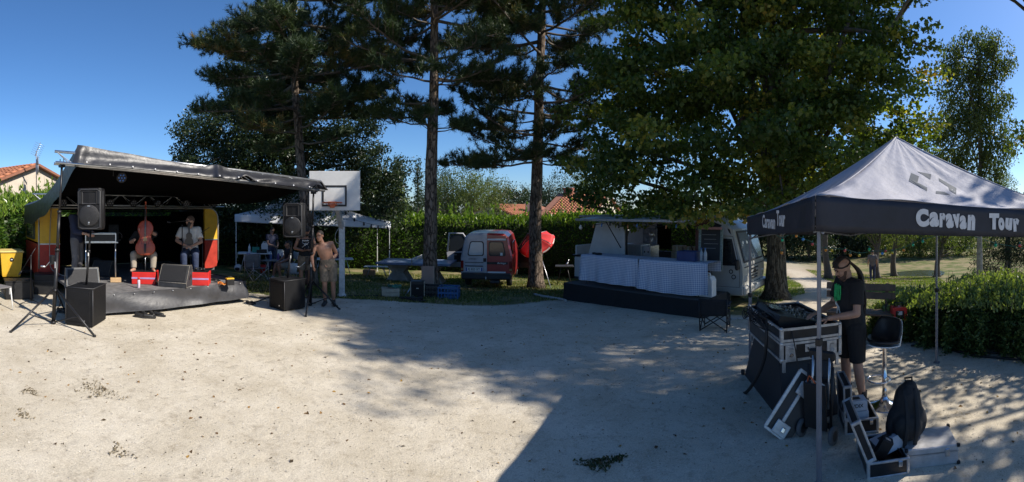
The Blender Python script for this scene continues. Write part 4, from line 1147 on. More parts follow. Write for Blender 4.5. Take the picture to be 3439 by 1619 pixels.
def wave(u, v):
    return (.012 * math.sin(u * 29 + 3 * v + 2 * math.sin(u * 7)) + .022 * math.sin(u * 9 + 1)) * min(1, v * 4 + .25)
F0, F1 = at(262, 489, 7.9) , at(1064, 606, 9.75)
B0, B1 = SL(-.25, .7, 2.25), SL(5.3, .7, 2.60)
def tarp(u, v):
    f = F0.lerp(F1, u) + Vector((0, 0, -.08 * math.sin(math.pi * u) + .06 * math.exp(-((u - .53) / .04) ** 2)))
    b = B0.lerp(B1, u) + Vector((0, 0, .28 * math.sin(math.pi * min(1, u * 1.3 + .0)) ** .6 if u < .77 else .0))
    p = f.lerp(b, v)
    sag = -.30 * math.sin(math.pi * v) * (1 - .25 * math.sin(math.pi * u)) - .10 * math.sin(math.pi * v) * math.exp(-((u - .8) / .15) ** 2)
    return p + Vector((0, 0, sag + wave(u, v)))
tp = thing('stage_tarp', 'black vinyl tarp stretched from the front truss over the caravan roof', 'tarp', CO)
iv = Vector(CO)
MB().grid(70, 30, lambda u, v: tarp(u, v) - iv).build('roof_sheet', M_vinyl, tp)
MB().grid(60, 26, lambda u, v: tarp(.004 + u * .992, .02 + v * .97) - Vector((0, 0, .03)) - iv).build('underside_shade', M_drapeshade, tp)  # added dark sheet painting the shade under the stage roof
MB().grid(20, 4, lambda u, v: SL(.25 + 4.8 * u, .42, 2.14 + (.42 + .12 * math.sin(math.pi * u)) * v) - iv).build('back_drop', M_drapeshade, tp)
def flap(u, v):
    f = tarp(u, 0); bt = fl.lerp(fr, .055 + u * .925) + Vector((.05, -.02, .0))
    p = f.lerp(bt, v)
    fold = .030 * math.sin(u * 33 + 5 * math.sin(u * 5.3 + 1) + v * (3 + 4 * math.sin(u * 4))) * max(0, u - .25) * 1.6 + .010 * math.sin(u * 71 + v * 6 + 3 * math.sin(u * 11)) * u + .018 * math.sin(u * 6 + v * 7)
    fold += .10 * math.exp(-((u - .53) / .012) ** 2) + .07 * math.exp(-((u - .02) / .02) ** 2)
    lift = .10 * max(0, math.sin(u * 19 - 4.4)) ** 6 * v if u > .5 else 0
    return p + Vector((.6, -.55, 0)).normalized() * (.05 + fold * (.4 + v * .6)) + Vector((0, 0, lift)) - iv
MB().grid(240, 16, flap).build('front_flap', M_vinyl, tp)
for i in range(12):
    u = (i + .6) / 12.4; p = Vector(flap(u, .90)) + Vector((.012, -.012, 0))
    a = MB(); a.ell((0, 0, 0), (.016, .016, .016), 8, 6); a.build('eyelet', pm('white_eyelet', (.75, .75, .75), .4), tp, p)
def side_l(u, v):
    a = tarp(0, v); lo = a + Vector((-.05, .02, -.34 - .16 * v + .03 * math.sin(v * 22)))
    return a.lerp(lo, u) - iv
MB().grid(6, 30, side_l).build('side_flap', M_vinyl, tp)
# gathered right-hand corner hanging round the truss end
def corner(u, v):
    a = u * math.pi * 1.5; r = .10 + .07 * v + .02 * math.sin(u * 30)
    c = F1.lerp(at(1075, 636, 9.7), v)
    return c + Vector((math.cos(a) * r, math.sin(a) * r * .6, -.02)) - iv
MB().grid(24, 8, corner).build('gathered_corner', M_vinyl, tp)

def tower(label, base, feet, top, hub=.58, crank=None):
    base = Vector(base); t = thing('crank_stand', label, 'stand', base, 0, 'wind-up stands of the stage truss')
    top = Vector(top) - base; up = top.normalized()
    H = top.length
    MB().cyl(up * .02, up * (H * .46), .035, n=14).build('outer_tube', M_blackmetal, t)
    MB().cyl(up * (H * .44), up * (H * .70), .028, n=14).build('middle_tube', M_blackmetal, t)
    MB().cyl(up * (H * .69), up * H, .021, n=14).build('inner_tube', M_blackmetal, t)
    for f, r in ((.0, .045), (.20, .05), (.455, .045), (.695, .038)): MB().cyl(up * (H * f + .0), up * (H * f + .05), r, n=14).build('collar', M_blackmetal, t)
    h = up * (H * .205 + .03)
    for f in feet:
        f = Vector(f) - base; f.z = float(gz(f.x + base.x, f.y + base.y)) - base.z + .012
        d = (f - h); r = Vector((f.x, f.y, 0)).normalized()
        lg = MB(); lg.tube([h + r * .05, f], .019, 8); lg.build('leg', M_blackmetal, t)
        MB().tube([up * .04 + r * .03, h.lerp(f, .60)], .012, 6).build('brace', M_blackmetal, t)
        a = MB(); a.cyl(f + Vector((0, 0, -.012)), f + Vector((0, 0, .02)), .024, n=10); a.build('foot', M_tyre, t)
    w = up * (H * .40)
    a = MB(); a.box(w + Vector((-.07, -.04, 0)), (.10, .09, .16), None, .015); wn_ = a.build('winch', M_blackmetal, t)
    a = MB(); c = w + Vector((-.11, -.06, -.02)); a.cyl(c, c + Vector((-.13, -.03, -.12)), .008, n=8); a.cyl(c + Vector((-.13, -.03, -.12)), c + Vector((-.20, -.09, -.11)), .016, n=10); a.build('crank_handle', M_alu, t)
    a = MB(); a.box(up * (H * .37) + Vector((.01, -.037, 0)), (.035, .004, .11)); a.build('label_sticker', M_whitepaint, t)
    a = MB(); a.box(up * H + Vector((0, 0, -.01)), (.10, .10, .05), None, .01); a.cyl(up * H + Vector((-.06, 0, 0)), up * H + Vector((-.06, 0, .12)), .008); a.cyl(up * H + Vector((.06, 0, 0)), up * H + Vector((.06, 0, .12)), .008); a.build('truss_clamp', M_blackmetal, t)
    return t
tb1 = ray(179, 1088)
tower('tall black crank stand beside the caravan with its tripod legs wide open', tb1, [ray(36, 1117), ray(318, 1132), pol(215, 8.9)], at(208, 556, 7.95))
tb2 = ray(1042, 1026)
tower('tall black crank stand in front of the man in the black tank top', tb2, [ray(1140, 1040), ray(1027, 1064), pol(1015, 10.6)], at(1053, 646, 9.6))

# spotlights on the rear truss and under the tarp
def spot(label, p, rz, colour=None):
    t = thing('led_spotlight', label, 'spotlight', p, rz, 'spotlights hung on the stage trusses')
    a = MB(); a.lathe([(.0, .0), (.06, .0), (.095, .10), (.10, .16)], 18); can = a.build('can', M_blackpaint, t, (0, 0, 0), (R(105), 0, 0))
    for k in range(7):
        r, w = (0, 0) if k == 0 else (.058, k * 1.047)
        b = MB(); b.ell((r * math.cos(w), r * math.sin(w), .158), (.021, .021, .010), 8, 5); b.build('lens', colour or pm('lens_grey', (0.20, 0.20, 0.22), 0.25), can)
    b = MB(); b.tube([(-.11, .02, .0), (-.11, .02, .13), (.11, .02, .13), (.11, .02, .0)], .010, 6); b.build('yoke', M_blackpaint, t)
for i, (X, w) in enumerate(((.55, 'above the yellow caravan corner'), (1.75, 'first past the loudspeaker'), (2.35, 'above the empty part of the stage'), (3.0, 'above the cello player'), (3.9, 'above the seated guitarist'), (4.75, 'at the end of the rear truss'))):
    p = SL(X, -.1, 2.36); spot('black multi-lens spotlight on the rear truss ' + w, p, CA + R(rnd.uniform(-15, 15)))
spot('black spotlight with a blue lens under the front edge of the tarp', at(400, 592, 8.6), CA, pm('blue_lens', (0.05, 0.16, 0.5), 0.2))

# ---- loudspeakers
def pa_speaker(label, p, rz, tilt=0.0):
    t = thing('loudspeaker', label, 'loudspeaker', p, rz, 'tops on poles either side of the stage'); t.rotation_euler = (tilt, 0, rz)
    w, h, d = .44, .72, .42
    def ring(z, k): return [(-w / 2 * k, -d / 2, z), (-w / 2 * k + .04, -d / 2 - .03 * k, z), (0, -d / 2 - .045 * k, z), (w / 2 * k - .04, -d / 2 - .03 * k, z), (w / 2 * k, -d / 2, z), (w / 2 * k * .98, d * .1, z), (w / 2 * k * .62, d / 2, z), (-w / 2 * k * .62, d / 2, z), (-w / 2 * k * .98, d * .1, z)]
    MB().loft([ring(0, .90), ring(.025, .97), ring(.09, 1.0), ring(h - .08, 1.0), ring(h - .02, .96), ring(h, .90)], True, False).build('cabinet', M_blackfab, t)
    fy = -d / 2 - .048
    fm = MB(); fm.tube([(-w / 2 + .03, fy + .012, .05), (-w / 2 + .025, fy + .008, h - .06), (-w / 2 + .08, fy + .004, h - .025), (w / 2 - .08, fy + .004, h - .025), (w / 2 - .025, fy + .008, h - .06), (w / 2 - .03, fy + .012, .05), (w / 2 - .09, fy + .004, .022), (-w / 2 + .09, fy + .004, .022), (-w / 2 + .03, fy + .012, .05)], .011, 8)
    fm.build('front_frame', M_greyplastic, t)
    n = 24; k8 = [(.185 * math.cos(2 * math.pi * (j + .5) / n), .185 * math.sin(2 * math.pi * (j + .5) / n)) for j in range(n)]
    a = MB(); a.loft([[(x * s, fy + y, z * s * 1.03 + .245) for x, z in k8] for s, y in ((1.0, .012), (1.0, -.006), (.92, -.014), (.3, -.022))]); gr_ = a.build('woofer_grille', M_grille, t)
    a = MB(); a.box((0, fy - .021, .245 + .165), (.05, .006, .016), None, .002); a.build('badge', M_alu, gr_)
    a = MB(); a.ell((0, fy - .02, .125), (.014, .004, .014), 10, 6); a.box((0, fy - .016, .100), (.035, .004, .006)); a.build('logo', M_alu, gr_)
    # horn: a funnel set into the baffle
    o = [(-.135, .44), (.135, .44), (.135, .67), (-.135, .67)]; i_ = [(-.045, .535), (.045, .535), (.045, .62), (-.045, .62)]
    a = MB()
    V = [(x, fy + .004, z) for x, z in o] + [(x * .95, fy - .010, .555 + (z - .555) * .95) for x, z in o] + [(x, fy + .10, z) for x, z in i_]
    F = [(0, 1, 5, 4), (1, 2, 6, 5), (2, 3, 7, 6), (3, 0, 4, 7), (4, 5, 9, 8), (5, 6, 10, 9), (6, 7, 11, 10), (7, 4, 8, 11), (8, 9, 10, 11)]
    a.add(V, F); a.build('horn', M_greyplastic, t)
    for sx in (-1, 1):
        a = MB(); a.box((sx * .165, fy + .004, .555), (.05, .012, .22), None, .004); a.build('baffle_panel', M_blackpaint, t)
        a = MB(); a.tube([(sx * (w / 2 + .002), -d / 2 + .05, .04), (sx * (w / 2 + .004), -d / 2 + .045, h - .05)], .007, 6); a.build('cover_zip', M_greyplastic, t)
    return t
def subwoofer(label, p, rz, w=.52, d=.62, h=.66):
    t = thing('subwoofer', label, 'subwoofer', p, rz, 'covered subwoofers on the gravel')
    a = MB(); a.box((0, 0, h / 2 + .01), (w, d, h), None, .02); a.build('cabinet', M_blackfab, t)
    for sx in (-1, 1):
        a = MB(); a.tube([(sx * (w / 2 - .004), -d / 2 + .0, .03), (sx * (w / 2 - .004), -d / 2 - .003, h - .02)], .010, 6); a.build('cover_seam', M_greyplastic, t)
    a = MB(); a.tube([(-w / 2, -d / 2, h + .004), (w / 2, -d / 2, h + .004), (w / 2, d / 2, h + .004), (-w / 2, d / 2, h + .004), (-w / 2, -d / 2, h + .004)], .009, 6); a.build('top_piping', M_greyplastic, t)
    a = MB(); a.box((0, -d / 2 - .004, h * .52), (w * .80, .012, h * .80), None, .006); a.build('front_panel', M_blackfab, t)
    a = MB(); a.cyl((w * .18, -d / 2 - .010, .10), (w * .18, -d / 2 - .016, .10), .016, n=12); a.build('badge', M_alu, t)
    return t
def pole_between(label, a, b):
    a, b = Vector(a), Vector(b); t = thing('speaker_pole', label, 'pole', a)
    d = b - a
    MB().cyl((0, 0, 0), d * .6, .021, n=12).build('lower_tube', M_blackmetal, t); MB().cyl(d * .58, d, .017, n=12).build('upper_tube', M_blackmetal, t)
    a_ = MB(); a_.cyl(d * .56, d * .62, .028, n=12); a_.build('collar', M_blackmetal, t)
    a_ = MB(); a_.box(d * .59 + Vector((.02, -.03, -.05)), (.02, .02, .06), None, .005); a_.build('pin_tag', M_whitepaint, t)
s1 = ray(284, 1098); th1 = az(284)
p1 = pol(290, math.hypot(s1.x, s1.y) + .28)
subwoofer('black covered subwoofer at the caravan end of the stage skirt', p1, -th1 + R(-24))
pa_speaker('black loudspeaker on a pole in front of the keyboard table', at(312, 770, math.hypot(p1.x, p1.y)), -th1 + R(-16), R(0))
pole_between('black pole between subwoofer and loudspeaker at the keyboard side', (p1.x, p1.y, p1.z + .68), at(305, 768, math.hypot(p1.x, p1.y)))
s2 = ray(966, 1047); p2 = pol(966, math.hypot(s2.x, s2.y) + .36)
subwoofer('black covered subwoofer beside the tank top man and tripod feet', p2, -az(966) + R(-52), .52, .56, .62)
pa_speaker('black loudspeaker on a pole before the leaning pine trunk', at(992, 796, math.hypot(p2.x, p2.y)), -az(992) + R(-14))
pole_between('black pole under the loudspeaker before the pine', (p2.x, p2.y, p2.z + .64), at(982, 800, math.hypot(p2.x, p2.y)))

# ---- floor monitors
def wedge(label, p, rz, w=.62, h=.40, d=.46, m=None):
    t = thing('floor_monitor', label, 'monitor speaker', p, rz, 'floor monitors on the deck')
    poly = [(-d / 2, .01), (-d / 2, .10), (-d / 2 + .20, h), (-d / 2 + .32, h), (d / 2, .10), (d / 2, .01)]
    a = MB(); a.prism(poly, 'x', -w / 2, w / 2); a.build('cabinet', m or pm('worn_black_textured', (0.035, 0.037, 0.042), 0.75, 0, 0.4, 12, 0.5, 90), t)
    e = pm('scuffed_edge', (0.20, 0.18, 0.15), 0.9, 0, 0.6, 20)
    for sx in (-1, 1):
        b = MB(); pts = [(sx * w / 2, y, z) for y, z in poly] + [(sx * w / 2, *poly[0])]
        b.tube(pts, .006, 5); b.build('scuffed_edge', e, t)
        b = MB(); b.box((sx * (w / 2 + .003), 0, .20), (.008, .14, .06), (R(35), 0, 0), .01); b.build('handle_recess', M_blackpaint, t)
    for (y, z) in ((-d / 2 + .2, h), (-d / 2, .10)):
        b = MB(); b.tube([(-w / 2, y, z), (w / 2, y, z)], .006, 5); b.build('scuffed_edge', e, t)
    a = (h - .10); ang = math.atan2(a, .20)
    b = MB(); b.box((0, -d / 2 + .10 - .008, .10 + a / 2 + .004), (w - .06, .012, math.hypot(a, .20) - .05), (-(math.pi / 2 - ang), 0, 0), .004); b.build('grille', M_grille, t)
    return t
q = onz(592, 966, ZD); wedge('worn black floor monitor between the two red podiums', q + (q - Vector((0, 0, q.z))).normalized() * .22, -az(592) + R(-22), .62, .44)
q = onz(275, 962, ZD); q = pol(275, 9.0, ZD); wedge('dusty grey floor monitor behind the subwoofer and pole', q, -az(275) + R(8), .66, .42, .46, pm('dusty_grey_paint', (0.14, 0.15, 0.16), 0.8, 0, 0.4, 8, 0.4, 60))
q = pol(352, 10.9, ZD); wedge('black floor monitor in the dark under the keyboard table', q, -az(352) + R(150), .5, .36)

# ---- red podiums
def podium(label, p, rz, w, h, d):
    t = thing('red_podium', label, 'podium', p, rz, 'red boxes on the stage')
    a = MB(); a.box((0, 0, h / 2), (w, d, h), None, .012); a.build('box', M_redbright, t)
    a = MB(); a.box((0, -d / 2 - .002, h * .52), (w * .99, .006, .035)); a.build('painted_stripe', pm('lilac_stripe', (0.40, 0.28, 0.50), 0.6), t)
    a = MB(); a.box((0, 0, h + .006), (w * .9, d * .9, .014)); a.build('foot_mat', M_blackpaint, t)
pc1 = pol(488, 9.75, ZD); podium('dark red podium under the cello player\'s feet', pc1, -az(488) + R(-10), .52, .26, .46)
pc2 = pol(672, 9.55, ZD); podium('bright red box with a lilac stripe before the guitarist', pc2, -az(672) + R(-8), .42, .28, .40)
t = thing('headphones', 'black headphones lying on the bright red box', 'headphones', (pc2.x, pc2.y, ZD + .295), .4)
a = MB(); a.tube([(.09 * math.cos(w), .07 * math.sin(w), .02 + .03 * math.sin(w)) for w in [math.pi * k / 10 for k in range(11)]], .010, 6); a.build('headband', M_blackpaint, t)
for sx in (-1, 1): a = MB(); a.ell((sx * .09, 0, .03), (.03, .045, .04), 10, 8); a.build('ear_cup', M_blackpaint, t)

# ---- keyboard flight case on a folding table
q = pol(338, 10.0, ZD); rk = -az(338)
t = thing('keyboard_table', 'flight case with aluminium edges on thin table legs', 'table', q, rk)
a = MB(); a.box((0, 0, .98), (.66, .40, .17)); a.build('case', M_blackpaint, t)
for z in (.895, 1.065):
    for y in (-.2, .2): a = MB(); a.box((0, y, z), (.68, .02, .02)); a.build('edge_profile', M_alu, t)
for x in (-.33, .33):
    a = MB(); a.box((x, -.2, .98), (.02, .021, .19)); a.build('edge_profile', M_alu, t)
    for y in (-.17, .17): a = MB(); a.cyl((x, y, .0 if not (x > 0 and y < 0) else .10), (x, y, .89), .013, n=8); a.build('leg', M_alu, t)
a = MB(); a.box((.02, 0, .875), (.72, .42, .02)); a.build('table_top', M_alu, t)
a = MB(); a.box((.33, -.17, .05), (.24, .10, .10), None, .008); bo_ = a.build('wooden_block', M_wood, None); bo_.location = q; bo_.rotation_euler = (0, 0, rk); tag(bo_, 'pale wooden block propping up a leg of the keyboard table', 'block')
t2 = thing('headphones', 'black headphones hooked on the end of the keyboard case', 'headphones', q + Vector((0, 0, 1.0)), rk)
a = MB(); a.tube([(.40 + .07 * math.cos(w), -.06, .0 + .09 * math.sin(w)) for w in [math.pi * 2 * k / 16 for k in range(15)]], .012, 6); a.build('headband', M_blackpaint, t2)
a = MB(); a.ell((.47, -.06, 0), (.02, .04, .05), 10, 8); a.build('ear_cup', M_blackpaint, t2)

# ---- spray can, toolbox, cable coils, shoes
q = onz(466, 967, ZD); t = thing('spray_can', 'white spray can with a red cap at the stage edge', 'can', q)
a = MB(); a.lathe([(.026, 0), (.03, .01), (.03, .15), (.02, .17)], 14); a.build('body', pm('can_pink_white', (.62, .52, .58), .35, 0, .3, 14), t); a = MB(); a.lathe([(.027, .172), (.027, .21), (.02, .222)], 14); a.build('cap', M_redbright, t)
q = onz(772, 957, ZD); t = thing('toolbox', 'small black toolbox with a yellow lid at the deck corner', 'toolbox', q, -az(772) + .3)
a = MB(); a.box((0, 0, .06), (.17, .12, .12), None, .01); a.build('box', M_blackpaint, t); a = MB(); a.box((0, 0, .135), (.17, .12, .03), None, .01); a.build('lid', M_yellow, t); a = MB(); a.tube([(-.05, 0, .15), (-.05, 0, .175), (.05, 0, .175), (.05, 0, .15)], .008, 6); a.build('handle', M_blackpaint, t)
def coil(label, p, r, n, tube, mat, seed, squash=.7, name='cable_coil'):
    rr = random.Random(seed); pts = []
    for k in range(n * 14):
        w = 2 * math.pi * k / 14; q = r * (1 + .18 * math.sin(k * .37 + seed)) * (.8 + .2 * rr.random())
        pts.append((q * math.cos(w) + .04 * math.sin(k * .11), q * squash * math.sin(w), tube + .018 * n * abs(math.sin(k * .21)) * rr.random() + .004 * (k // 14)))
    o = MB().tube(lerp_path(pts, len(pts) * 2), tube, 5).build(name, mat, None, p); return tag(o, label, 'cable')
coil('orange cable coil lying beside the toolbox on the deck', onz(744, 956, ZD), .07, 3, .008, pm('orange_cable', (.75, .25, .03), .5), 3)
coil('black cable coil on the deck beside the red caravan panel', onz(716, 945, ZD), .16, 4, .009, M_cable, 4)
coil('black cable heap on the gravel between stage corner and subwoofer', ray(842, 1022), .10, 4, .010, M_cable, 5)
o = MB().tube([p + Vector((0, 0, .012)) for p in lerp_path([ray(842, 1020), ray(870, 1012), ray(900, 1000), ray(925, 985), ray(880, 978), ray(838, 985)], 26)], .012, 6).build('power_cable', M_cable); tag(o, 'black cable looping over the gravel beside the stage skirt', 'cable')
for k, (px, py, rr_, lb) in enumerate(((468, 1066, 1.1, 'black shoe at the end of the row on the gravel'), (486, 1062, .5, 'black shoe lying askew among the shoes on the gravel'), (497, 1069, 1.5, 'black shoe set across the others on the gravel'), (511, 1061, .3, 'black shoe touching the pair by the skirt'), (532, 1062, 1.2, 'black shoe apart from the heap, closest to the canvas skirt'))):
    q = ray(px, py); t = thing('shoe', lb, 'shoe', q, -az(px) + rr_, 'black shoes left on the gravel')
    a = MB(); a.loft([[(x * .5, y, z) for x, y, z in ((-.08, -.13 * s, z0), (.0, -.15 * s, z0), (.08, -.12 * s, z0), (.075, .10 * s, z0), (0, .13 * s, z0), (-.075, .10 * s, z0))] for s, z0 in ((1.0, 0), (1.02, .025))]); a.build('sole', M_tyre, t)
    a = MB(); cap(a, (0, .06, .05), (0, -.08, .035), .042, .034); a.build('upper', M_boot, t)

# ---- microphone stand, black crates and chair by the caravan end
def mic_stand(label, p, h, boom_a, boom_b, feet=.28):
    t = thing('microphone_stand', label, 'microphone stand', p)
    MB().cyl((0, 0, .05), (0, 0, h), .011, n=8).build('pole', M_blackmetal, t)
    for k in range(3):
        w = k * 2.094 + .5; MB().cyl((0, 0, .09), (feet * math.cos(w), feet * math.sin(w), .012), .009, n=6).build('leg', M_blackmetal, t)
    MB().cyl(Vector((0, 0, h)) + Vector(boom_a), Vector((0, 0, h)) + Vector(boom_b), .008, n=6).build('boom', M_blackmetal, t)
    a = MB(); cap(a, Vector((0, 0, h)) + Vector(boom_b), Vector((0, 0, h)) + Vector(boom_b) * 1.18, .016, .022, 8); a.build('microphone', M_greyplastic, t)
    a = MB(); a.ell((0, 0, h), .024, 8, 6); a.build('clutch', M_blackmetal, t)
q = ray(104, 1020)
mic_stand('black boom microphone stand before the yellow locker box', q, 1.0, (.08, .10, .22), (-.14, -.16, -.33))
q = ray(62, 1010); q = pol(62, math.hypot(q.x, q.y) + .3)
t = thing('flight_case', 'low black flight case on the gravel under the yellow locker', 'case', q, -az(62) + .1)
a = MB(); a.box((0, 0, .20), (.62, .45, .38), None, .015); a.build('box', M_blackpaint, t); a = MB(); a.box((-.20, -.232, .20), (.06, .01, .16), None, .01); a.build('latch', M_alu, t); a = MB(); a.box((0, 0, .40), (.64, .47, .02)); a.build('lid', M_blackpaint, t)
q = ray(150, 1000); q = pol(150, math.hypot(q.x, q.y) + .5)
t = thing('flight_case', 'black flight case in the shade beside the crank stand column', 'case', q, -az(150))
a = MB(); a.box((0, 0, .24), (.5, .4, .46), None, .015); a.build('box', M_blackpaint, t); a = MB(); a.box((0, -.205, .30), (.46, .012, .02)); a.build('edge', M_greyplastic, t)
q = ray(-14, 1040)
t = thing('garden_chair', 'grey chair with white tube legs beside the spare wheel', 'chair', q, -az(-10) + R(40))
a = MB(); a.box((0, 0, .45), (.46, .44, .03), None, .01); a.build('seat', M_greycloth, t); a = MB(); a.box((0, .24, .70), (.46, .03, .5), (R(-8), 0, 0), .01); a.build('backrest', M_greycloth, t)
for x, y in ((-.21, -.2), (.21, -.2), (-.21, .2), (.21, .2)): a = MB(); a.cyl((x * 1.1, y * 1.25, 0), (x, y, .45), .013, n=8); a.build('leg', M_whitepaint, t)
coil('black cable coil on the gravel beside the subwoofer at the crank stand', ray(212, 1050), .13, 4, .011, M_cable, 8)

# ---- musicians
pz = lambda px, d, z=ZD: pol(px, d, z)
person('person in a navy jumper and grey trousers bent over the keyboard case', pz(258, 10.1), -az(258) + R(60),
       dict(nek=(0, -.06, 1.45), hed=(0, -.12, 1.60), wrl=(-.20, -.38, 1.06), ell=(-.26, -.10, 1.12), wrr=(.16, -.40, 1.06), elr=(.26, -.10, 1.12)), None, 0, R(25), 0, M_navy, 1.6, M_greycloth, 1.0, M_boot)
# cellist sits behind the cello, feet on the red podium
gseat = pz(488, 10.1)
J = dict(pel=(0, .05, .62), wai=(0, .02, .76), che=(0, -.06, .94), nek=(0, -.12, 1.08), hed=(0, -.20, 1.20), shl=(-.18, -.10, 1.05), shr=(.18, -.10, 1.05), hpl=(-.10, .02, .60), hpr=(.10, .02, .60), knl=(-.22, -.36, .62), knr=(.22, -.36, .62), anl=(-.21, -.40, .32), anr=(.21, -.40, .32), tol=(-.25, -.52, .285), tor=(.25, -.52, .285), ell=(-.30, -.20, .88), wrl=(-.24, -.36, .92), elr=(.24, -.25, 1.06), wrr=(.03, -.40, 1.17))
person('barefoot cello player in pale trousers hidden behind the cello', gseat, -az(488) + R(-6), J, None, 0, R(50), 0, M_blackcloth, 1.0, M_beige, .98, None, hands={'r': dict(d=(-.7, -.5, .1), n=(0, -1, .3), curl=.7)})
t = thing('stool', 'dark stool under the cello player', 'stool', gseat + cv * .05, CA); a = MB(); a.cyl((0, 0, .48), (0, 0, .52), .18, n=18); a.build('seat', M_blackpaint, t)
for k in range(4): w = k * 1.571 + .78; a = MB(); a.cyl((.2 * math.cos(w), .2 * math.sin(w), 0), (.12 * math.cos(w), .12 * math.sin(w), .48), .014, n=6); a.build('leg', M_blackpaint, t)
M_varnish = pm('orange_brown_varnish', (0.36, 0.06, 0.022), 0.4, 0, 0.35, 3, coat=0.1)
cp = pz(488, 9.62, ZD + .28)
t = thing('cello', 'glossy orange-brown cello held upright between the player\'s knees', 'cello', cp, -az(488) + R(-4))
half = [(.0, .0), (.10, .005), (.17, .04), (.21, .11), (.215, .17), (.20, .235), (.165, .28), (.165, .30), (.135, .34), (.12, .40), (.13, .46), (.155, .49), (.155, .505), (.17, .56), (.165, .63), (.13, .70), (.07, .745), (.02, .755)]
poly = half[1:] + [(-x, z) for x, z in reversed(half[1:])]
Mt = Matrix.Translation((0, 0, .33)) @ Matrix.Rotation(R(-9), 4, 'X')
a = MB(); rings = []
for y, s in ((.055, .94), (.05, 1.0), (-.05, 1.0), (-.062, .95), (-.078, .6)):
    rings.append([tuple(Mt @ Vector((x * s, y, .37 + (z - .37) * s))) for x, z in poly])
a.loft(rings, True, False); body = a.build('body', M_varnish, t)
a = MB(); a.add([tuple(Mt @ Vector(p)) for p in ((-.018, -.095, .40), (.018, -.095, .40), (.014, -.09, 1.0), (-.014, -.09, 1.0), (-.018, -.08, .40), (.018, -.08, .40), (.014, -.07, 1.0), (-.014, -.07, 1.0))], [(0, 1, 2, 3), (7, 6, 5, 4), (0, 4, 5, 1), (1, 5, 6, 2), (2, 6, 7, 3), (3, 7, 4, 0)]); a.build('fingerboard', M_blackpaint, t)
a = MB(); a.tube([tuple(Mt @ Vector((0, -.05, z))) for z in (.72, .85, 1.0, 1.08)], [.03, .018, .018, .022], 8); a.tube([tuple(Mt @ Vector((0, -.05 + .04 * math.sin(w), 1.10 + .035 * (1 - math.cos(w))))) for w in (0, .8, 1.6, 2.4, 3.4, 4.4)], .018, 8); a.build('neck_and_scroll', M_varnish, t)
a = MB(); a.prism([(-.045, .305), (.045, .305), (.032, .385), (-.032, .385)], 'y', -.085, -.078, Mt); a.build('bridge', M_wood, t)
a = MB(); a.prism([(-.015, .05), (.015, .05), (.028, .25), (-.028, .25)], 'y', -.098, -.086, Mt); tl = a.build('tailpiece', M_blackpaint, t)
for x in (-.012, -.004, .004, .012): a = MB(); a.cyl(Mt @ Vector((x, -.099, .24)), Mt @ Vector((x * .8, -.10, .98)), .0016, n=4); a.build('string', M_alu, t)
for sx in (-1, 1): a = MB(); a.tube([tuple(Mt @ Vector((sx * (.085 + .02 * math.sin(z * 3)), -.0745, .29 + .05 * z))) for z in (-1, -.6, 0, .6, 1)], [.008, .005, .006, .005, .008], 6); a.build('sound_hole', M_blackpaint, t)
a = MB(); a.cyl(Mt @ Vector((0, 0, .0)), (0, .02, .0), .006, n=6); a.build('endpin', M_alu, t)
# guitarist
gs = pz(640, 10.2)
J = dict(pel=(0, .06, .66), wai=(0, .03, .82), che=(-.01, .0, 1.02), nek=(-.02, -.02, 1.18), hed=(-.01, -.05, 1.335), shl=(-.20, .0, 1.13), shr=(.17, .0, 1.14), hpl=(-.10, .03, .64), hpr=(.10, .03, .64), knl=(-.13, -.36, .60), knr=(.13, -.36, .60), anl=(-.12, -.34, .12), anr=(.14, -.34, .12), tol=(-.14, -.48, .04), tor=(.17, -.48, .04), ell=(-.31, -.10, .90), wrl=(-.07, -.33, .80), elr=(.25, -.14, .88), wrr=(.06, -.34, .80))
person('bearded seated musician in a white short-sleeved shirt and jeans', gs, -az(640) + R(-4), J, None, R(-55), R(8), 0, M_whitecloth, .75, M_jeans, 1.0, M_boot, 'short', pm('cropped_brown_hair', (0.10, 0.06, 0.04), .8), M_hair, hands={'l': dict(d=(.8, -.5, -.1), n=(0, -.6, .8)), 'r': dict(d=(-.8, -.4, -.1), n=(0, -.6, .8))})
t = thing('stool', 'dark stool under the musician in the white shirt', 'stool', gs + cv * .08, CA); a = MB(); a.cyl((0, 0, .50), (0, 0, .54), .18, n=18); a.build('seat', M_blackpaint, t)
for k in range(4): w = k * 1.571 + .78; a = MB(); a.cyl((.22 * math.cos(w), .22 * math.sin(w), 0), (.12 * math.cos(w), .12 * math.sin(w), .5), .014, n=6); a.build('leg', M_greyplastic, t)
ip = pz(635, 9.93)
t = thing('small_lute', 'small dark stringed instrument held upright on the white shirt', 'instrument', ip, -az(640))
a = MB(); hf = [(.03, 0), (.085, .03), (.10, .09), (.085, .15), (.06, .18), (.07, .22), (.065, .27), (.025, .31)]; poly = hf + [(-x, z) for x, z in reversed(hf)]; a.prism([(x, z + .78) for x, z in poly], 'y', -.03, .04); a.build('body', pm('dark_walnut', (.03, .02, .016), .35), t)
a = MB(); a.box((0, -.02, 1.17), (.035, .03, .22)); a.ell((0, -.02, 1.29), (.03, .02, .05), 8, 6); a.build('neck', M_blackpaint, t)
mic_stand('dark microphone stand in front of the seated musician', pz(612, 9.9), 1.25, (.25, .05, .12), (-.28, -.10, .06), .24)
mic_stand('dark microphone stand leaning at the caravan side by the guitarist', pz(680, 10.1), 1.05, (.16, .05, .15), (-.2, -.10, -.10), .22)

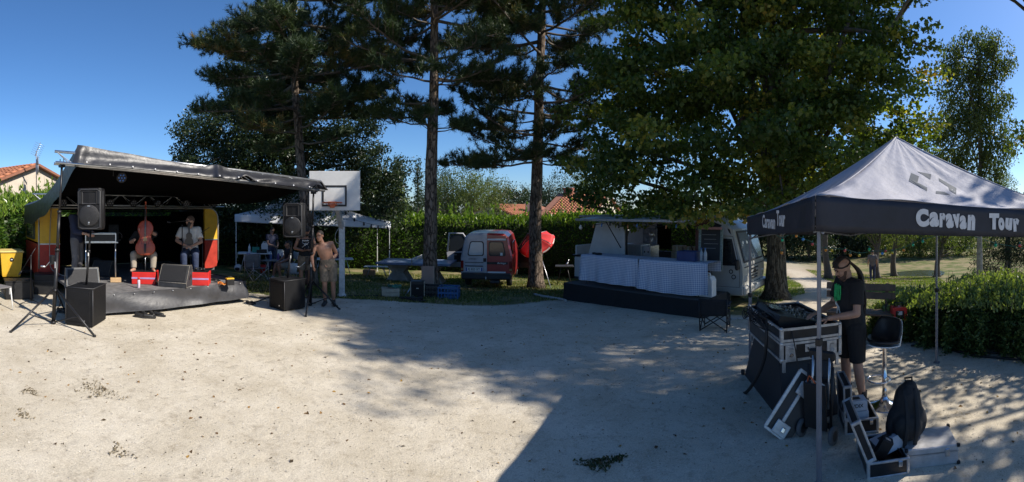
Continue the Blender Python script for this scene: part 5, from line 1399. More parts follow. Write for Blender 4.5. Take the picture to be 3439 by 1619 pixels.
# ================================================================== MIDDLE: hoop, white tent, van
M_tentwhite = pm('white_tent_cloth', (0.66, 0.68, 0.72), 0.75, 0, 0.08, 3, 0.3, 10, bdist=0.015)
M_steel = pm('galvanised_steel', (0.42, 0.43, 0.44), 0.45, 0.8, 0.25, 10, 0.05)
M_whiteplastic = pm('white_plastic', (0.72, 0.72, 0.70), 0.45, 0, 0.06, 6)
M_orange = pm('orange_hoop_paint', (0.60, 0.12, 0.03), 0.45)

# ---- basketball hoop
q = ray(1148, 994); dq = math.hypot(q.x, q.y); th = az(1140)
def rel(px, py, d, o, rz):
    v = at(px, py, d) - Vector(o); return Matrix.Rotation(-rz, 4, 'Z') @ v
t = thing('basketball_hoop', 'basketball backboard with orange ring on a peeling white post', 'basketball hoop', q, -th)
M_post = pm('peeling_white_post', (0.60, 0.60, 0.59), 0.7, 0, 0.35, 7, 0.3, 20)
f = lambda px, py, d: rel(px, py, d, q, -th)
a = MB(); z1 = f(1148, 762, dq).z; a.box((0, 0, z1 / 2), (.15, .15, z1), None, .015); a.build('post', M_post, t)
a = MB(); a.box((0, 0, .02), (.22, .22, .04), None, .01); a.build('base_plate', M_post, t)
e = f(1132, 690, dq - .3); s0 = Vector((.0, 0, z1 - .06)); d_ = e - s0
a = MB(); a.box(s0.lerp(e, .5), (.12, .12, d_.length + .1), d_.to_track_quat('Z', 'Y').to_matrix(), .015); a.build('bent_arm', pm('bare_grey_arm', (.40, .38, .35), .7, 0, .3, 8), t)
bc_ = f(1124, 641, dq - .35); bw, bh = 1.24, .96
a = MB(); a.box(bc_, (bw, .035, bh), None, .006); bb_ = a.build('backboard', pm('chalky_white_board', (.64, .63, .60), .6, 0, .12, 2.5, .05), t)
sc = f(1123, 658, dq - .35)
for (x, z, w, h) in ((0, .235, .60, .045), (0, -.235, .60, .045), (-.28, 0, .045, .43), (.28, 0, .045, .43)):
    a = MB(); a.box(sc + Vector((x, -.022, z)), (w, .008, h)); a.build('target_line', M_blackpaint, bb_)
rc = f(1116, 684, dq - .35) + Vector((0, -.30, .02))
a = MB(); a.tube([rc + Vector((.235 * math.cos(w), .235 * math.sin(w), 0)) for w in [2 * math.pi * k / 24 for k in range(25)]], .014, 7); rg = a.build('ring', M_orange, t)
a = MB(); a.box(rc + Vector((0, .26, -.02)), (.22, .06, .10), None, .01); a.box(rc + Vector((0, .25, -.06)), (.12, .10, .12), None, .01); a.build('ring_bracket', M_orange, t)
a = MB()
for k in range(10):
    w = 2 * math.pi * k / 10; p0 = rc + Vector((.235 * math.cos(w), .235 * math.sin(w), -.01))
    a.tube([p0, p0 + Vector((.02 * math.cos(w + 1), .02 * math.sin(w + 1), -.035)), rc + Vector((.235 * math.cos(w + .63), .235 * math.sin(w + .63), -.01))], .004, 4)
a.build('net_hooks', M_steel, t)
MB().tube(lerp_path([s0 + Vector((-.06, -.1, .05)), s0 + Vector((-.16, -.12, -.12)), s0 + Vector((-.14, -.12, -.32)), s0 + Vector((-.02, -.09, -.35))], 12), .007, 5).build('loose_wire', M_steel, t)

# ---- pop-up tents
def popup(name, label, corners, eave, val, peak, canopy_m, val_m, leg_m, legs=(0, 1, 2, 3), conc=1.35, flatedge=.12):
    """corners: four ground points in order; eave: heights of the four eaves (world z); val: valance drop; peak: world point"""
    c = [Vector((p[0], p[1], 0)) for p in corners]; o = sum(c, Vector()) / 4; o.z = sum(float(gz(p.x, p.y)) for p in c) / 4
    t = thing(name, label, 'tent', o)
    pk = Vector(peak)
    E = [Vector((c[i].x, c[i].y, eave[i])) for i in range(4)]
    panels = []
    for i in range(4):
        A, B = E[i], E[(i + 1) % 4]
        def fn(u, v, A=A, B=B):
            p = A.lerp(B, u); r = p.lerp(Vector((pk.x, pk.y, p.z)), v)
            h = (pk.z - p.z) * (v ** conc)
            side = abs(2 * u - 1)
            h -= .10 * (1 - side ** 2) * math.sin(math.pi * min(1, v * 1.2)) * (1 - v)
            return Vector((r.x, r.y, p.z + h + .011 * math.sin(u * 23 + v * 9 + 2 * math.sin(u * 7)) * (1 - v) + .010 * math.sin(u * 47 + 3 * i) * v * v * (1 - v) * 3)) - o
        panels.append(MB().grid(24, 18, fn).build('roof_panel', canopy_m, t, solid=0.004))
        def fv(u, v, A=A, B=B):
            p = A.lerp(B, u); n = (B - A).cross(Vector((0, 0, 1))).normalized(); n = n if n.dot(p - Vector((pk.x, pk.y, p.z))) > 0 else -n
            p = p + n * (.006 + .005 * v * math.sin(u * 17 + 1.3 * i)) - Vector((0, 0, .008 * math.sin(math.pi * u)))
            return p - Vector((0, 0, val[i] * (1 - u) * v + val[(i + 1) % 4] * u * v)) - o
        panels.append(MB().grid(24, 5, fv).build('valance', val_m, t, solid=0.004))
    for i in legs:
        inn = (Vector((pk.x, pk.y, 0)) - c[i]).normalized() * .05
        b = c[i] + inn; z0 = float(gz(b.x, b.y)); h = E[i].z - .02 - z0
        a = MB(); a.box((b.x - o.x, b.y - o.y, z0 - o.z + h * .25), (.036, .036, h * .5), (0, 0, .4), .004); lg = a.build('leg', leg_m, t)
        a = MB(); a.box((b.x - o.x, b.y - o.y, z0 - o.z + h * .74), (.028, .028, h * .52), (0, 0, .4), .004); a.build('upper_tube', leg_m, lg)
        a = MB(); a.box((b.x - o.x, b.y - o.y, z0 - o.z + h * .5), (.05, .05, .06), (0, 0, .4), .006); a.build('slider', M_blackpaint, lg)
        a = MB(); a.box((b.x - o.x, b.y - o.y, z0 - o.z + .006), (.09, .09, .012), (0, 0, .4)); a.build('foot_plate', leg_m, lg)
    for i in range(4):
        A, B = E[i], E[(i + 1) % 4]; inn = (Vector((pk.x, pk.y, A.z)) - A.lerp(B, .5)).normalized() * .06
        z = -val[i] * .35
        m2 = A.lerp(B, .5) + inn
        for (P_, Q_) in ((A.lerp(m2, .0), m2 + Vector((0, 0, -.22))), (m2 + Vector((0, 0, -.22)), B), (A + Vector((0, 0, -.25)), m2), (m2, B + Vector((0, 0, -.25)))):
            a = MB(); a.tube([P_ + inn - o + Vector((0, 0, -.04)), Q_ + inn - o + Vector((0, 0, -.04))], .011, 5); a.build('scissor_bar', leg_m, t)
    return t, panels, o
cw = [pol(789, 17.3), pol(1312, 18.6), pol(1270, 21.2), pol(860, 19.9)]
pk = at(1012, 640, 19.0)
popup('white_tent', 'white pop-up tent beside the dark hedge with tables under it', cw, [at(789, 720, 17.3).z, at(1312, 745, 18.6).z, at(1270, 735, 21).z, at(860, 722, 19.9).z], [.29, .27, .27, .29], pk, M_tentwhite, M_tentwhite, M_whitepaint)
t = thing('light_string', 'dark string of unlit bulbs over the white tent roof', 'string lights', at(1160, 715, 17.8))
o0 = Vector(t.location)
pts = [at(1155, 705, 17.9), at(1185, 735, 18.0), at(1225, 748, 18.1), at(1262, 756, 18.2), at(1312, 764, 18.4)]
MB().tube([p - o0 for p in lerp_path(pts, 16)], .008, 5).build('wire', M_cable, t)
for px, py in ((1162, 716), (1190, 738), (1222, 752), (1247, 760), (1270, 764), (1302, 768)):
    p = at(px, py, 17.95) - o0; a = MB(); cap(a, p + Vector((0, 0, .05)), p - Vector((0, 0, .03)), .03, .045, 8); a.build('bulb', M_blackpaint, t)

# ---- folding tables, benches and chairs under the tent
def folding_table(name, label, p, rz, w, d, h, mat, legm, cat='table', group=None):
    t = thing(name, label, cat, p, rz, group)
    a = MB(); a.box((0, 0, h - .02), (w, d, .04), None, .012); a.build('top', mat, t)
    for sx in (-1, 1):
        for sy in (-1, 1):
            a = MB(); a.cyl((sx * (w / 2 - .08), sy * (d / 2 - .07), 0), (sx * (w / 2 - .25), sy * (d / 2 - .07), h - .04), .014, n=8); a.build('leg', legm, t)
        a = MB(); a.cyl((sx * (w / 2 - .13), -d / 2 + .07, h * .3), (sx * (w / 2 - .13), d / 2 - .07, h * .3), .010, n=6); a.build('crossbar', legm, t)
    return t
def onto(p, rz, x, y, z):
    return Vector(p) + Matrix.Rotation(rz, 3, 'Z') @ Vector((x, y, z))
pA = pol(856, 16.6); rA = -az(856)
folding_table('folding_table', 'white folding table under the tent with jerrycan and green box', pA, rA, 1.25, .7, .76, M_whiteplastic, M_steel, group='white folding tables under the tent')
o = MB(); o.grid(10, 6, lambda u, v: (-.63 - .012 * math.sin(u * 12) - .01, -.36 + u * .4, .775 - v * .2)); o = o.build('hanging_cloth', pm('pale_green_cloth', (.42, .48, .34), .9), None, pA, (0, 0, rA), .004); tag(o, 'pale green cloth hanging over the end of the white table', 'cloth')
o = MB(); o.grid(6, 6, lambda u, v: (-.3 + u * .14, -.357 - .01 * math.sin(u * 9), .775 - v * .24)); o = o.build('hanging_cloth', pm('lilac_cloth', (.36, .32, .50), .9), None, pA, (0, 0, rA), .004); tag(o, 'lilac cloth hanging over the long edge of the white table', 'cloth')
def bottle(label, p, h, r, mat, capm, name='bottle', group=None):
    t = thing(name, label, 'bottle', p, 0, group); a = MB(); a.lathe([(r * .9, 0), (r, .01), (r, h * .62), (r * .4, h * .8), (r * .36, h * .9)], 12); a.build('body', mat, t); a = MB(); a.lathe([(r * .42, h * .9), (r * .42, h), (r * .3, h * 1.01)], 10); a.build('cap', capm, t); return t
bottle('white plastic bottle on the folding table beside the green box', onto(pA, rA, -.20, 0, .76), .32, .05, M_whiteplastic, M_whiteplastic)
t = thing('plastic_box', 'turquoise green plastic box on the folding table', 'box', onto(pA, rA, .03, 0, .76), rA); a = MB(); a.box((0, 0, .09), (.26, .2, .18), None, .01); a.build('body', pm('turquoise_plastic', (.02, .32, .24), .4), t); a = MB(); a.box((0, 0, .19), (.28, .22, .02)); a.build('lid', pm('turquoise_plastic', (.02, .32, .24), .4), t)
def jerrycan(label, p, rz, s=1.0):
    t = thing('jerrycan', label, 'jerrycan', p, rz); a = MB(); a.prism([(-.12 * s, 0), (.12 * s, 0), (.13 * s, .02), (.13 * s, .30 * s), (.09 * s, .36 * s), (-.07 * s, .38 * s), (-.13 * s, .30 * s), (-.13 * s, .02)], 'y', -.09 * s, .09 * s); a.build('body', M_whiteplastic, t)
    a = MB(); a.tube([(-.05 * s, 0, .37 * s), (-.04 * s, 0, .42 * s), (.05 * s, 0, .41 * s), (.07 * s, 0, .35 * s)], .014 * s, 6); a.build('handle', M_whiteplastic, t); a = MB(); a.cyl((-.09 * s, 0, .35 * s), (-.10 * s, 0, .40 * s), .025 * s); a.build('cap', M_blackpaint, t)
jerrycan('white jerrycan standing on the folding table under the tent', onto(pA, rA, .36, .05, .76), rA, .95)
t = thing('crate', 'dark open tray on the folding table before the jerrycan', 'tray', onto(pA, rA, .25, -.18, .76), rA); a = MB(); a.box((0, 0, .012), (.36, .26, .02)); a.build('base', M_blackpaint, t)
for (x, y, w, d) in ((0, -.13, .36, .015), (0, .13, .36, .015), (-.18, 0, .015, .26), (.18, 0, .015, .26)): a = MB(); a.box((x, y, .06), (w, d, .12)); a.build('side', M_blackpaint, t)
t = thing('helmet', 'white helmet on the grass beside the tent leg', 'helmet', pol(800, 16.6), 0); a = MB(); a.ell((0, 0, .14), (.15, .16, .15), 14, 10); a.build('shell', M_whiteplastic, t); a = MB(); a.ell((.03, -.10, .12), (.10, .09, .07), 12, 8); a.build('visor', M_blackpaint, t)
# camping chairs: crossed tubes and a sling
def camp_chair(label, p, rz, cloth, tube, w=.52, seat=.42, back=.85, group='folding camping chairs', armz=.60):
    t = thing('camping_chair', label, 'camping chair', p, rz, group); x, y = w / 2, .22
    def bar(a, b, nm='leg', r=.011): MB().cyl(a, b, r, n=6).build(nm, tube, t)
    for sx in (-1, 1):
        bar((sx * x, y, 0), (sx * x * 1.05, y * 1.1, back), 'back_post'); bar((sx * x, -y, 0), (sx * x, -y, armz), 'arm_post')
        bar((sx * x, -y, .03), (sx * x, y, seat)); bar((sx * x, y, .03), (sx * x, -y, seat))
    bar((-x, -y, .03), (x, -y, seat)); bar((x, -y, .03), (-x, -y, seat)); bar((-x, y, .03), (x, y, seat)); bar((x, y, .03), (-x, y, seat))
    a = MB(); a.grid(8, 8, lambda u, v: ((u - .5) * w, -y + v * 2 * y, seat - .05 * math.sin(math.pi * u) * math.sin(math.pi * v) - .03 * v)); a.build('seat', cloth, t, solid=.008)
    a = MB(); a.grid(8, 8, lambda u, v: ((u - .5) * w * 1.04, y + .05 * math.sin(math.pi * u) + .02 * v, seat - .03 + v * (back - seat + .03))); a.build('backrest', cloth, t, solid=.008)
    for sx in (-1, 1): a = MB(); a.grid(3, 6, lambda u, v: (sx * x + (u - .5) * .07, -y + v * 2 * y, armz + (back * .78 - armz) * v * .3 - .015 * math.sin(math.pi * v))); a.build('armrest', cloth, t, solid=.008)
    return t
camp_chair('grey camping chair with a yellow tag beside the white table', ray(862, 944), -az(862) + R(35), M_greycloth, M_steel, .56, .40, .80)
q = pol(925, 16.4); folding_table('low_table', 'low pale table with bottles between camping chair and tent leg', q, -az(925), 1.0, .5, .55, M_steel, M_steel)
bottle('blue water bottle on the low pale table', onto(q, 0, -.2, 0, .55), .30, .05, pm('blue_plastic', (.08, .16, .42), .3), M_whiteplastic)
bottle('purple bottle on the low pale table', onto(q, 0, .12, 0, .55), .28, .05, pm('purple_plastic', (.16, .09, .26), .3), M_whiteplastic)
bottle('clear grey bottle on the low pale table', onto(q, 0, .25, .05, .55), .30, .045, pm('grey_bottle_plastic', (.30, .31, .36), .2), M_whiteplastic)
def fold_chair(label, p, rz, mat, legm):
    t = thing('folding_chair', label, 'chair', p, rz); a = MB(); a.box((0, 0, .45), (.44, .42, .025), None, .01); a.build('seat', mat, t); a = MB(); a.box((0, .22, .78), (.44, .02, .24), (R(-8), 0, 0), .008); a.build('backrest', mat, t)
    for sx in (-1, 1):
        a = MB(); a.cyl((sx * .21, -.22, 0), (sx * .21, .26, .92), .012, n=6); a.build('leg', legm, t); a = MB(); a.cyl((sx * .19, .24, 0), (sx * .19, -.14, .44), .012, n=6); a.build('leg', legm, t)
fold_chair('white folding chair with a pale backrest behind the low table', pol(948, 17.3), -az(948), M_whiteplastic, M_steel)
t = thing('bucket', 'red toy-like bucket on the grass behind the camping chair', 'bucket', pol(882, 16.9)); a = MB(); a.lathe([(.11, 0), (.15, .30), (.14, .30), (.10, .02)], 16); a.build('body', M_redbright, t); a = MB(); a.tube([(.15 * math.cos(w), 0, .30 + .10 * math.sin(w)) for w in [math.pi * k / 8 for k in range(9)]], .006, 5); a.build('handle', M_steel, t)
t = thing('bucket', 'white bucket standing beside the seated person in the tent', 'bucket', pol(984, 14.2)); a = MB(); a.lathe([(.11, .28), (.15, .56), (.14, .56), (.10, .30)], 16); a.build('body', M_whiteplastic, t); a = MB(); a.box((0, 0, .265), (.5, .4, .02)); a.build('stand_top', M_steel, t)
for x, y in ((-.2, -.15), (.2, -.15), (-.2, .15), (.2, .15)): a = MB(); a.cyl((x * 1.2, y * 1.2, 0), (x, y, .26), .010, n=6); a.build('stand_leg', M_steel, t)
pB = pol(1118, 16.6); rB = -az(1118)
folding_table('folding_table', 'white folding table behind the basketball post and shirtless man', pB, rB, 1.5, .6, .72, M_whiteplastic, M_steel, group='white folding tables under the tent')
t = thing('bag', 'purple bag with a white cloth on the table behind the post', 'bag', onto(pB, rB, .18, 0, .72), rB); a = MB(); a.ell((0, 0, .13), (.2, .13, .15), 14, 8); a.build('bag', pm('purple_fabric', (.06, .035, .09), .9, 0, .3, 8, .5, 14), t); a = MB(); a.ell((.04, -.02, .29), (.10, .09, .10), 12, 8); a.build('white_cloth', M_whitecloth, t)
q = pol(1265, 17.8); folding_table('bench', 'white bench between tent pole and table tennis table', q, -az(1265) + R(-12), 1.0, .3, .46, M_whiteplastic, M_steel, 'bench')
t = thing('cardboard_box', 'brown crate on the grass under the white bench', 'crate', pol(1240, 18.6), .2); a = MB(); a.box((0, 0, .13), (.5, .35, .26), None, .01); a.build('box', pm('cardboard', (.33, .22, .13), .9, 0, .15, 6), t); a = MB(); a.box((0, -.178, .2), (.1, .006, .03)); a.build('slot', M_blackpaint, t)

# people in and around the tent
person('person in dark navy clothes standing at the tables under the tent', pol(913, 17.4), -az(913) + R(30), dict(wrl=(-.06, -.30, 1.05), ell=(-.24, -.08, 1.12), wrr=(.08, -.30, 1.02), elr=(.24, -.06, 1.12)), None, 0, R(30), 0, M_navy, .6, M_jeans, 1.0, M_boot)
J = dict(pel=(0, .0, .50), wai=(0, .0, .64), che=(0, -.02, .84), nek=(0, -.03, 1.0), hed=(0, -.06, 1.16), shl=(-.18, -.02, .96), shr=(.18, -.02, .96), hpl=(-.1, -.02, .48), hpr=(.1, -.02, .48), knl=(-.12, -.43, .50), knr=(.14, -.42, .48), anl=(-.12, -.52, .09), anr=(.16, -.36, .09), tol=(-.13, -.68, .035), tor=(.18, -.51, .035), ell=(-.25, -.1, .72), wrl=(-.15, -.32, .60), elr=(.25, -.1, .72), wrr=(.15, -.32, .60))
qs = pol(972, 14.6)
person('seated person in light shorts and trainers whose legs show beside the subwoofer', qs, -az(972) + R(-70), J, M_tan, 0, 0, 0, M_blackcloth, .6, M_beige, .42, pm('pale_trainers', (.4, .4, .42), .7))
fold_chair('folding chair carrying the seated person in shorts', qs, -az(972) + R(-70), M_whiteplastic, M_steel)
# man in black tank top looking at his phone
qm = pol(1026, 11.7)
J = dict(nek=(0, -.02, 1.46), hed=(.03, -.05, 1.62), ell=(-.29, .02, 1.16), wrl=(-.06, -.24, 1.12), elr=(.29, .02, 1.16), wrr=(.10, -.25, 1.13), knl=(-.12, -.03, .5), knr=(.12, -.03, .5))
tm, F = person('bearded man in a black printed tank top holding a phone', qm, -az(1026), J, M_tan, R(6), R(14), 0, M_blackcloth, 0, M_camo, .40, M_boot, 'cap', None, M_hair, .011, {'l': dict(d=(.7, -.6, .2), n=(-.2, -.3, -.9)), 'r': dict(d=(-.6, -.6, .2), n=(.2, -.3, -.9))}, None, .022, 1.12, .98, tank=True)
pr = thing_print = None
for k in range(6): a = MB(); a.box((-.075 + .03 * k, -.153 + .4 * (-.075 + .03 * k) ** 2, 1.375), (.02, .006, .045 - .012 * (k % 2)), (0, R(12 * (-1) ** k), 0), .003); a.build('shirt_lettering', M_whitepaint, tm)
a = MB()
for k in range(5):
    w = 2.51 * k; a.tube([(.055 * math.cos(w), -.158, 1.27 + .055 * math.sin(w)), (.055 * math.cos(w + 2.51), -.158, 1.27 + .055 * math.sin(w + 2.51))], .005, 5)
a.tube([(-.09, -.155, 1.20), (.09, -.155, 1.33)], .005, 5); a.tube([(.09, -.155, 1.20), (-.09, -.155, 1.33)], .005, 5)
a.build('shirt_emblem', M_whitepaint, tm)
o = MB(); o.box((0, 0, 0), (.075, .010, .15), (R(-40), 0, R(10)), .004); o = o.build('phone', M_blackpaint, None, onto(qm, -az(1026), .03, -.37, 1.20)); tag(o, 'black phone in the hands of the tank top man', 'phone')
# shirtless man leaning on a stand
qm = ray(1098, 1027)
J = dict(pel=(.03, .0, .92), wai=(.0, -.02, 1.06), che=(-.06, -.05, 1.25), nek=(-.10, -.08, 1.41), hed=(-.16, -.12, 1.565), shl=(-.25, -.06, 1.34), shr=(.10, -.04, 1.40), hpl=(-.06, 0, .90), hpr=(.13, 0, .90), ell=(-.34, -.12, 1.10), wrl=(-.30, -.28, .93), elr=(.22, .08, 1.16), wrr=(.08, -.06, .97), knl=(-.05, -.04, .48), knr=(.14, -.02, .48), anl=(-.04, .03, .10), anr=(.15, .03, .10), tol=(-.08, -.12, .04), tor=(.17, -.12, .04))
person('shirtless tanned man in camouflage shorts and boots leaning forward', qm, -az(1098), J, M_tan, R(-25), R(2), R(-6), None, 0, M_camo, .42, M_boot, 'short', None, None, .011, {'l': dict(d=(.1, -.8, -.5), n=(-1, 0, .3)), 'r': dict(d=(-.7, -.3, -.5), n=(.4, .8, .2))}, scale=.98)

# ---- concrete table tennis table
q = ray(1400, 946); rz = -az(1400) + R(-14)
t = thing('table_tennis_table', 'concrete table tennis table with blue top and two hourglass legs', 'table tennis table', q, rz)
M_conc = pm('stained_concrete', (.36, .31, .25), .9, 0, .35, 5, .4, 30); M_bluetop = pm('blue_table_top', (.17, .22, .33), .35, 0, .25, 4)
hg = [(-.47, 0), (.47, 0), (.22, .38), (.45, .68), (-.45, .68), (-.22, .38)]
for x in (-.66, .58):
    a = MB(); a.prism([(x + p, z) for p, z in hg], 'y', -.33, .33); a.build('concrete_leg', M_conc, t)
a = MB(); a.box((-.68, 0, .725), (1.36, 1.5, .08), None, .01); tt = a.build('table_half', M_bluetop, t); a = MB(); a.box((.70, 0, .725), (1.36, 1.5, .08), None, .01); a.build('table_half', M_bluetop, t)
a = MB()
for k in range(22): a.cyl((.01, -.78 + k * 1.56 / 21, .77), (.01, -.78 + k * 1.56 / 21, .92), .004, n=4)
for k in range(4): a.cyl((.01, -.78, .78 + k * .045), (.01, .78, .78 + k * .045), .005, n=4)
a.box((.01, 0, .925), (.012, 1.58, .022)); nt_ = a.build('net', M_whiteplastic, t)
for y in (-.79, .79): a = MB(); a.box((.01, y, .83), (.03, .03, .20)); a.build('net_post', M_steel, t)

# ---- things left at the foot of the second pine
def slat_crate(label, p, rz, w, d, h, mat, nslat=2):
    t = thing('wooden_crate', label, 'crate', p, rz)
    for k in range(nslat):
        hh = h / nslat - .015; z = (k + .5) * h / nslat
        for sy in (-1, 1): a = MB(); a.box((0, sy * d / 2, z), (w, .012, hh)); a.build('slat', mat, t)
        for sx in (-1, 1): a = MB(); a.box((sx * w / 2, 0, z), (.012, d - .02, hh)); a.build('slat', mat, t)
    for sx in (-1, 1):
        for sy in (-1, 1): a = MB(); a.box((sx * (w / 2 - .02), sy * (d / 2 - .02), h / 2), (.025, .025, h)); a.build('corner_post', mat, t)
    a = MB(); a.box((0, 0, .01), (w - .02, d - .02, .012)); a.build('base', mat, t)
    return t
M_crate = pm('pale_crate_wood', (.42, .36, .27), .8, 0, .2, 8, .2, 30)
q = ray(1311, 998); slat_crate('pale wooden slatted crate full of green lamp string', q + q.normalized() * .15, -az(1311) + R(4), .44, .30, .22, M_crate)
coil('green lamp string heaped in and over the wooden crate', q + q.normalized() * .15 + Vector((.10, 0, .20)), .16, 6, .010, pm('green_cable', (.05, .20, .15), .5), 12)
q = ray(1402, 1000); q = q + Vector((q.x, q.y, 0)).normalized() * .15
t = thing('amplifier', 'black cube amplifier with pale corner edges at the pine foot', 'amplifier', q, -az(1402)); a = MB(); a.box((0, 0, .21), (.36, .28, .41), None, .01); a.build('cabinet', M_blackpaint, t); a = MB(); a.box((0, -.145, .19), (.31, .01, .30), None, .004); a.build('grille', M_blackfab, t)
for sx in (-1, 1): a = MB(); a.box((sx * .175, -.138, .21), (.018, .02, .41)); a.build('edge_profile', M_crate, t)
a = MB(); a.box((.0, -.152, .24), (.06, .006, .02)); a.build('badge', M_alu, t)
def grid_crate(label, p, rz, mat, w=.48, d=.34, h=.30):
    t = thing('plastic_crate', label, 'crate', p, rz, 'plastic crates at the foot of the pine')
    for z in (.02, h * .5, h - .02):
        for (x, y, ww, dd) in ((0, -d / 2, w, .014), (0, d / 2, w, .014), (-w / 2, 0, .014, d), (w / 2, 0, .014, d)): a = MB(); a.box((x, y, z), (ww, dd, .05)); a.build('rail', mat, t)
    for k in range(7):
        for sy in (-1, 1): a = MB(); a.box((-w / 2 + (k + .0) * w / 6, sy * d / 2, h / 2), (.03, .012, h - .01)); a.build('rib', mat, t)
    for k in range(1, 5):
        for sx in (-1, 1): a = MB(); a.box((sx * w / 2, -d / 2 + k * d / 5, h / 2), (.012, .03, h - .01)); a.build('rib', mat, t)
    a = MB(); a.box((0, 0, .012), (w, d, .016)); a.build('base', mat, t)
    return t
q = ray(1457, 1001); grid_crate('black plastic crate between amplifier and blue crate', q + Vector((q.x, q.y, 0)).normalized() * .17, -az(1457) + R(-6), pm('black_crate_plastic', (.014, .014, .015), .5))
q = ray(1508, 1004); grid_crate('blue plastic crate of cables next to the van bumper', q + Vector((q.x, q.y, 0)).normalized() * .17, -az(1508) + R(-10), pm('blue_crate_plastic', (.02, .09, .24), .45), .50, .36, .30)
coil('blue-green cables heaped in the blue plastic crate', q + Vector((q.x, q.y, 0)).normalized() * .17 + Vector((0, 0, .20)), .14, 5, .012, pm('teal_cable', (.03, .16, .22), .5), 15)
coil('black cable heap on the gravel in front of the amplifier', ray(1390, 1012), .26, 6, .013, M_cable, 16, .45)
coil('black cable ends on the gravel beside the amplifier', ray(1355, 1006), .10, 3, .012, M_cable, 17, .5)
q = ray(1442, 988); t = thing('cardboard_sheet', 'brown board leaning against the pine trunk', 'board', q + Vector((.0, -.25, 0)), -az(1442)); a = MB(); a.box((0, .03, .40), (.34, .012, .80), (R(-7), 0, 0)); a.build('board', pm('brown_board', (.30, .20, .15), .8, 0, .15, 4), t); a = MB(); a.box((.172, .03, .40), (.012, .02, .80), (R(-7), 0, 0)); a.build('edge_strip', M_crate, t)
o = MB(); qa, qb = ray(1362, 992), at(1383, 962, 13.4); o.tube([qa, qb], .02, 6); o = o.build('metal_rod', M_steel); tag(o, 'grey rod leaning on the black amplifier', 'rod')

# ---- van
M_vanglass = pm('tinted_van_glass', (.018, .022, .026), .05, 0, .1, 2, spec=.7)
m, nt, P, N, L = nodes_of('van_paint')
tcn = N('ShaderNodeTexCoord'); sx_ = N('ShaderNodeSeparateXYZ'); L(tcn.outputs['Object'], sx_.inputs[0])
g = N('ShaderNodeMath'); g.operation = 'GREATER_THAN'; g.inputs[1].default_value = 0.02; L(sx_.outputs['X'], g.inputs[0])
nn_ = N('ShaderNodeTexNoise'); nn_.inputs['Scale'].default_value = 5; L(tcn.outputs['Object'], nn_.inputs['Vector'])
ra = ramp(N, [(.3, (.36, .36, .39)), (.7, (.45, .45, .48))]); rb = ramp(N, [(.3, (.26, .02, .022)), (.7, (.34, .028, .03))]); L(nn_.outputs['Fac'], ra.inputs[0]); L(nn_.outputs['Fac'], rb.inputs[0])
mx = N('ShaderNodeMix'); mx.data_type = 'RGBA'; L(g.outputs[0], mx.inputs['Factor']); L(ra.outputs[0], mx.inputs['A']); L(rb.outputs[0], mx.inputs['B']); L(mx.outputs['Result'], P.inputs['Base Color'])
P.inputs['Roughness'].default_value = .35; P.inputs['Coat Weight'].default_value = .5; P.inputs['Coat Roughness'].default_value = .1
M_van = m; M_bumper = pm('grey_bumper_plastic', (.035, .036, .038), .7, 0, .2, 6, .1, 60)
q = pol(1632, 14.5); rv = -az(1632) + R(-8)
van = thing('van', 'small van with one pale and one red rear door, front doors open', 'van', q, rv)
def vsec(y, zb, zw, zt, wb, ww, wt, z0=.30):
    r = [(-wb, z0), (-ww, zb), (-ww, zw), (-wt - .03, zt - .12), (-wt + .09, zt - .015), (-wt * .5, zt), (wt * .5, zt), (wt - .09, zt - .015), (wt + .03, zt - .12), (ww, zw), (ww, zb), (wb, z0)]
    return [(x, y, z) for x, z in r]
a = MB()
a.loft([vsec(.10, .45, .95, 1.74, .78, .82, .64), vsec(.16, .45, 1.0, 1.80, .82, .86, .68), vsec(1.2, .45, 1.02, 1.84, .84, .87, .70), vsec(2.4, .45, 1.02, 1.82, .84, .87, .68), vsec(2.75, .45, 1.02, 1.72, .84, .87, .66), vsec(3.35, .45, .98, 1.12, .84, .86, .70), vsec(3.95, .45, .85, .95, .80, .82, .66), vsec(4.1, .45, .7, .80, .72, .74, .6)], True, False)
a.build('body', M_van, van)
# rear doors
def rdoor(sx, x0, x1):
    lo, hi = .48, 1.72
    d = thing  # noqa
    a = MB(); w0 = [(x0, lo), (x1, lo), (x1 + sx * .0, 1.0), (x1 - sx * .13, hi), (x0, hi + .03)]
    if sx < 0: w0 = list(reversed(w0))
    a.prism(w0, 'y', .075, .125); return a.build('rear_door', M_van, van)
dl_ = rdoor(-1, .015, -.76); dr_ = rdoor(1, .028, .77)
def win(dd, xs, mat, nm='window'):
    a = MB(); a.prism(xs, 'y', .060, .076); w = a.build(nm, M_blackpaint, dd)
    cx_ = sum(p[0] for p in xs) / len(xs); cz_ = sum(p[1] for p in xs) / len(xs)
    b = MB(); b.prism([(cx_ + (x - cx_) * .88, cz_ + (z - cz_) * .88) for x, z in xs], 'y', .050, .061); b.build('pane', mat, w); return w
rr4 = lambda x0, x1, x2, x3, z0, z1: [(x0 + .04, z0), (x1 - .04, z0), (x1, z0 + .05), (x3, z1 - .05), (x3 - .05, z1), (x2 + .05, z1), (x2, z1 - .05), (x0, z0 + .05)]
win(dl_, rr4(-.62, -.08, -.54, -.08, 1.06, 1.54), pm('film_with_reflection', (.26, .42, .50), .08, 0, .15, 1.5, spec=.8)); wr_ = win(dr_, rr4(.08, .64, .08, .56, 1.06, 1.54), M_vanglass)  # pale blue pane colour paints a bright reflection on the film
a = MB(); a.box((.50, .045, 1.13), (.08, .006, .09)); a.build('sticker', M_whitepaint, wr_)
a = MB(); a.box((.36, .066, .83), (.68, .02, .075), None, .01); st_ = a.build('black_trim', M_blackpaint, dr_)
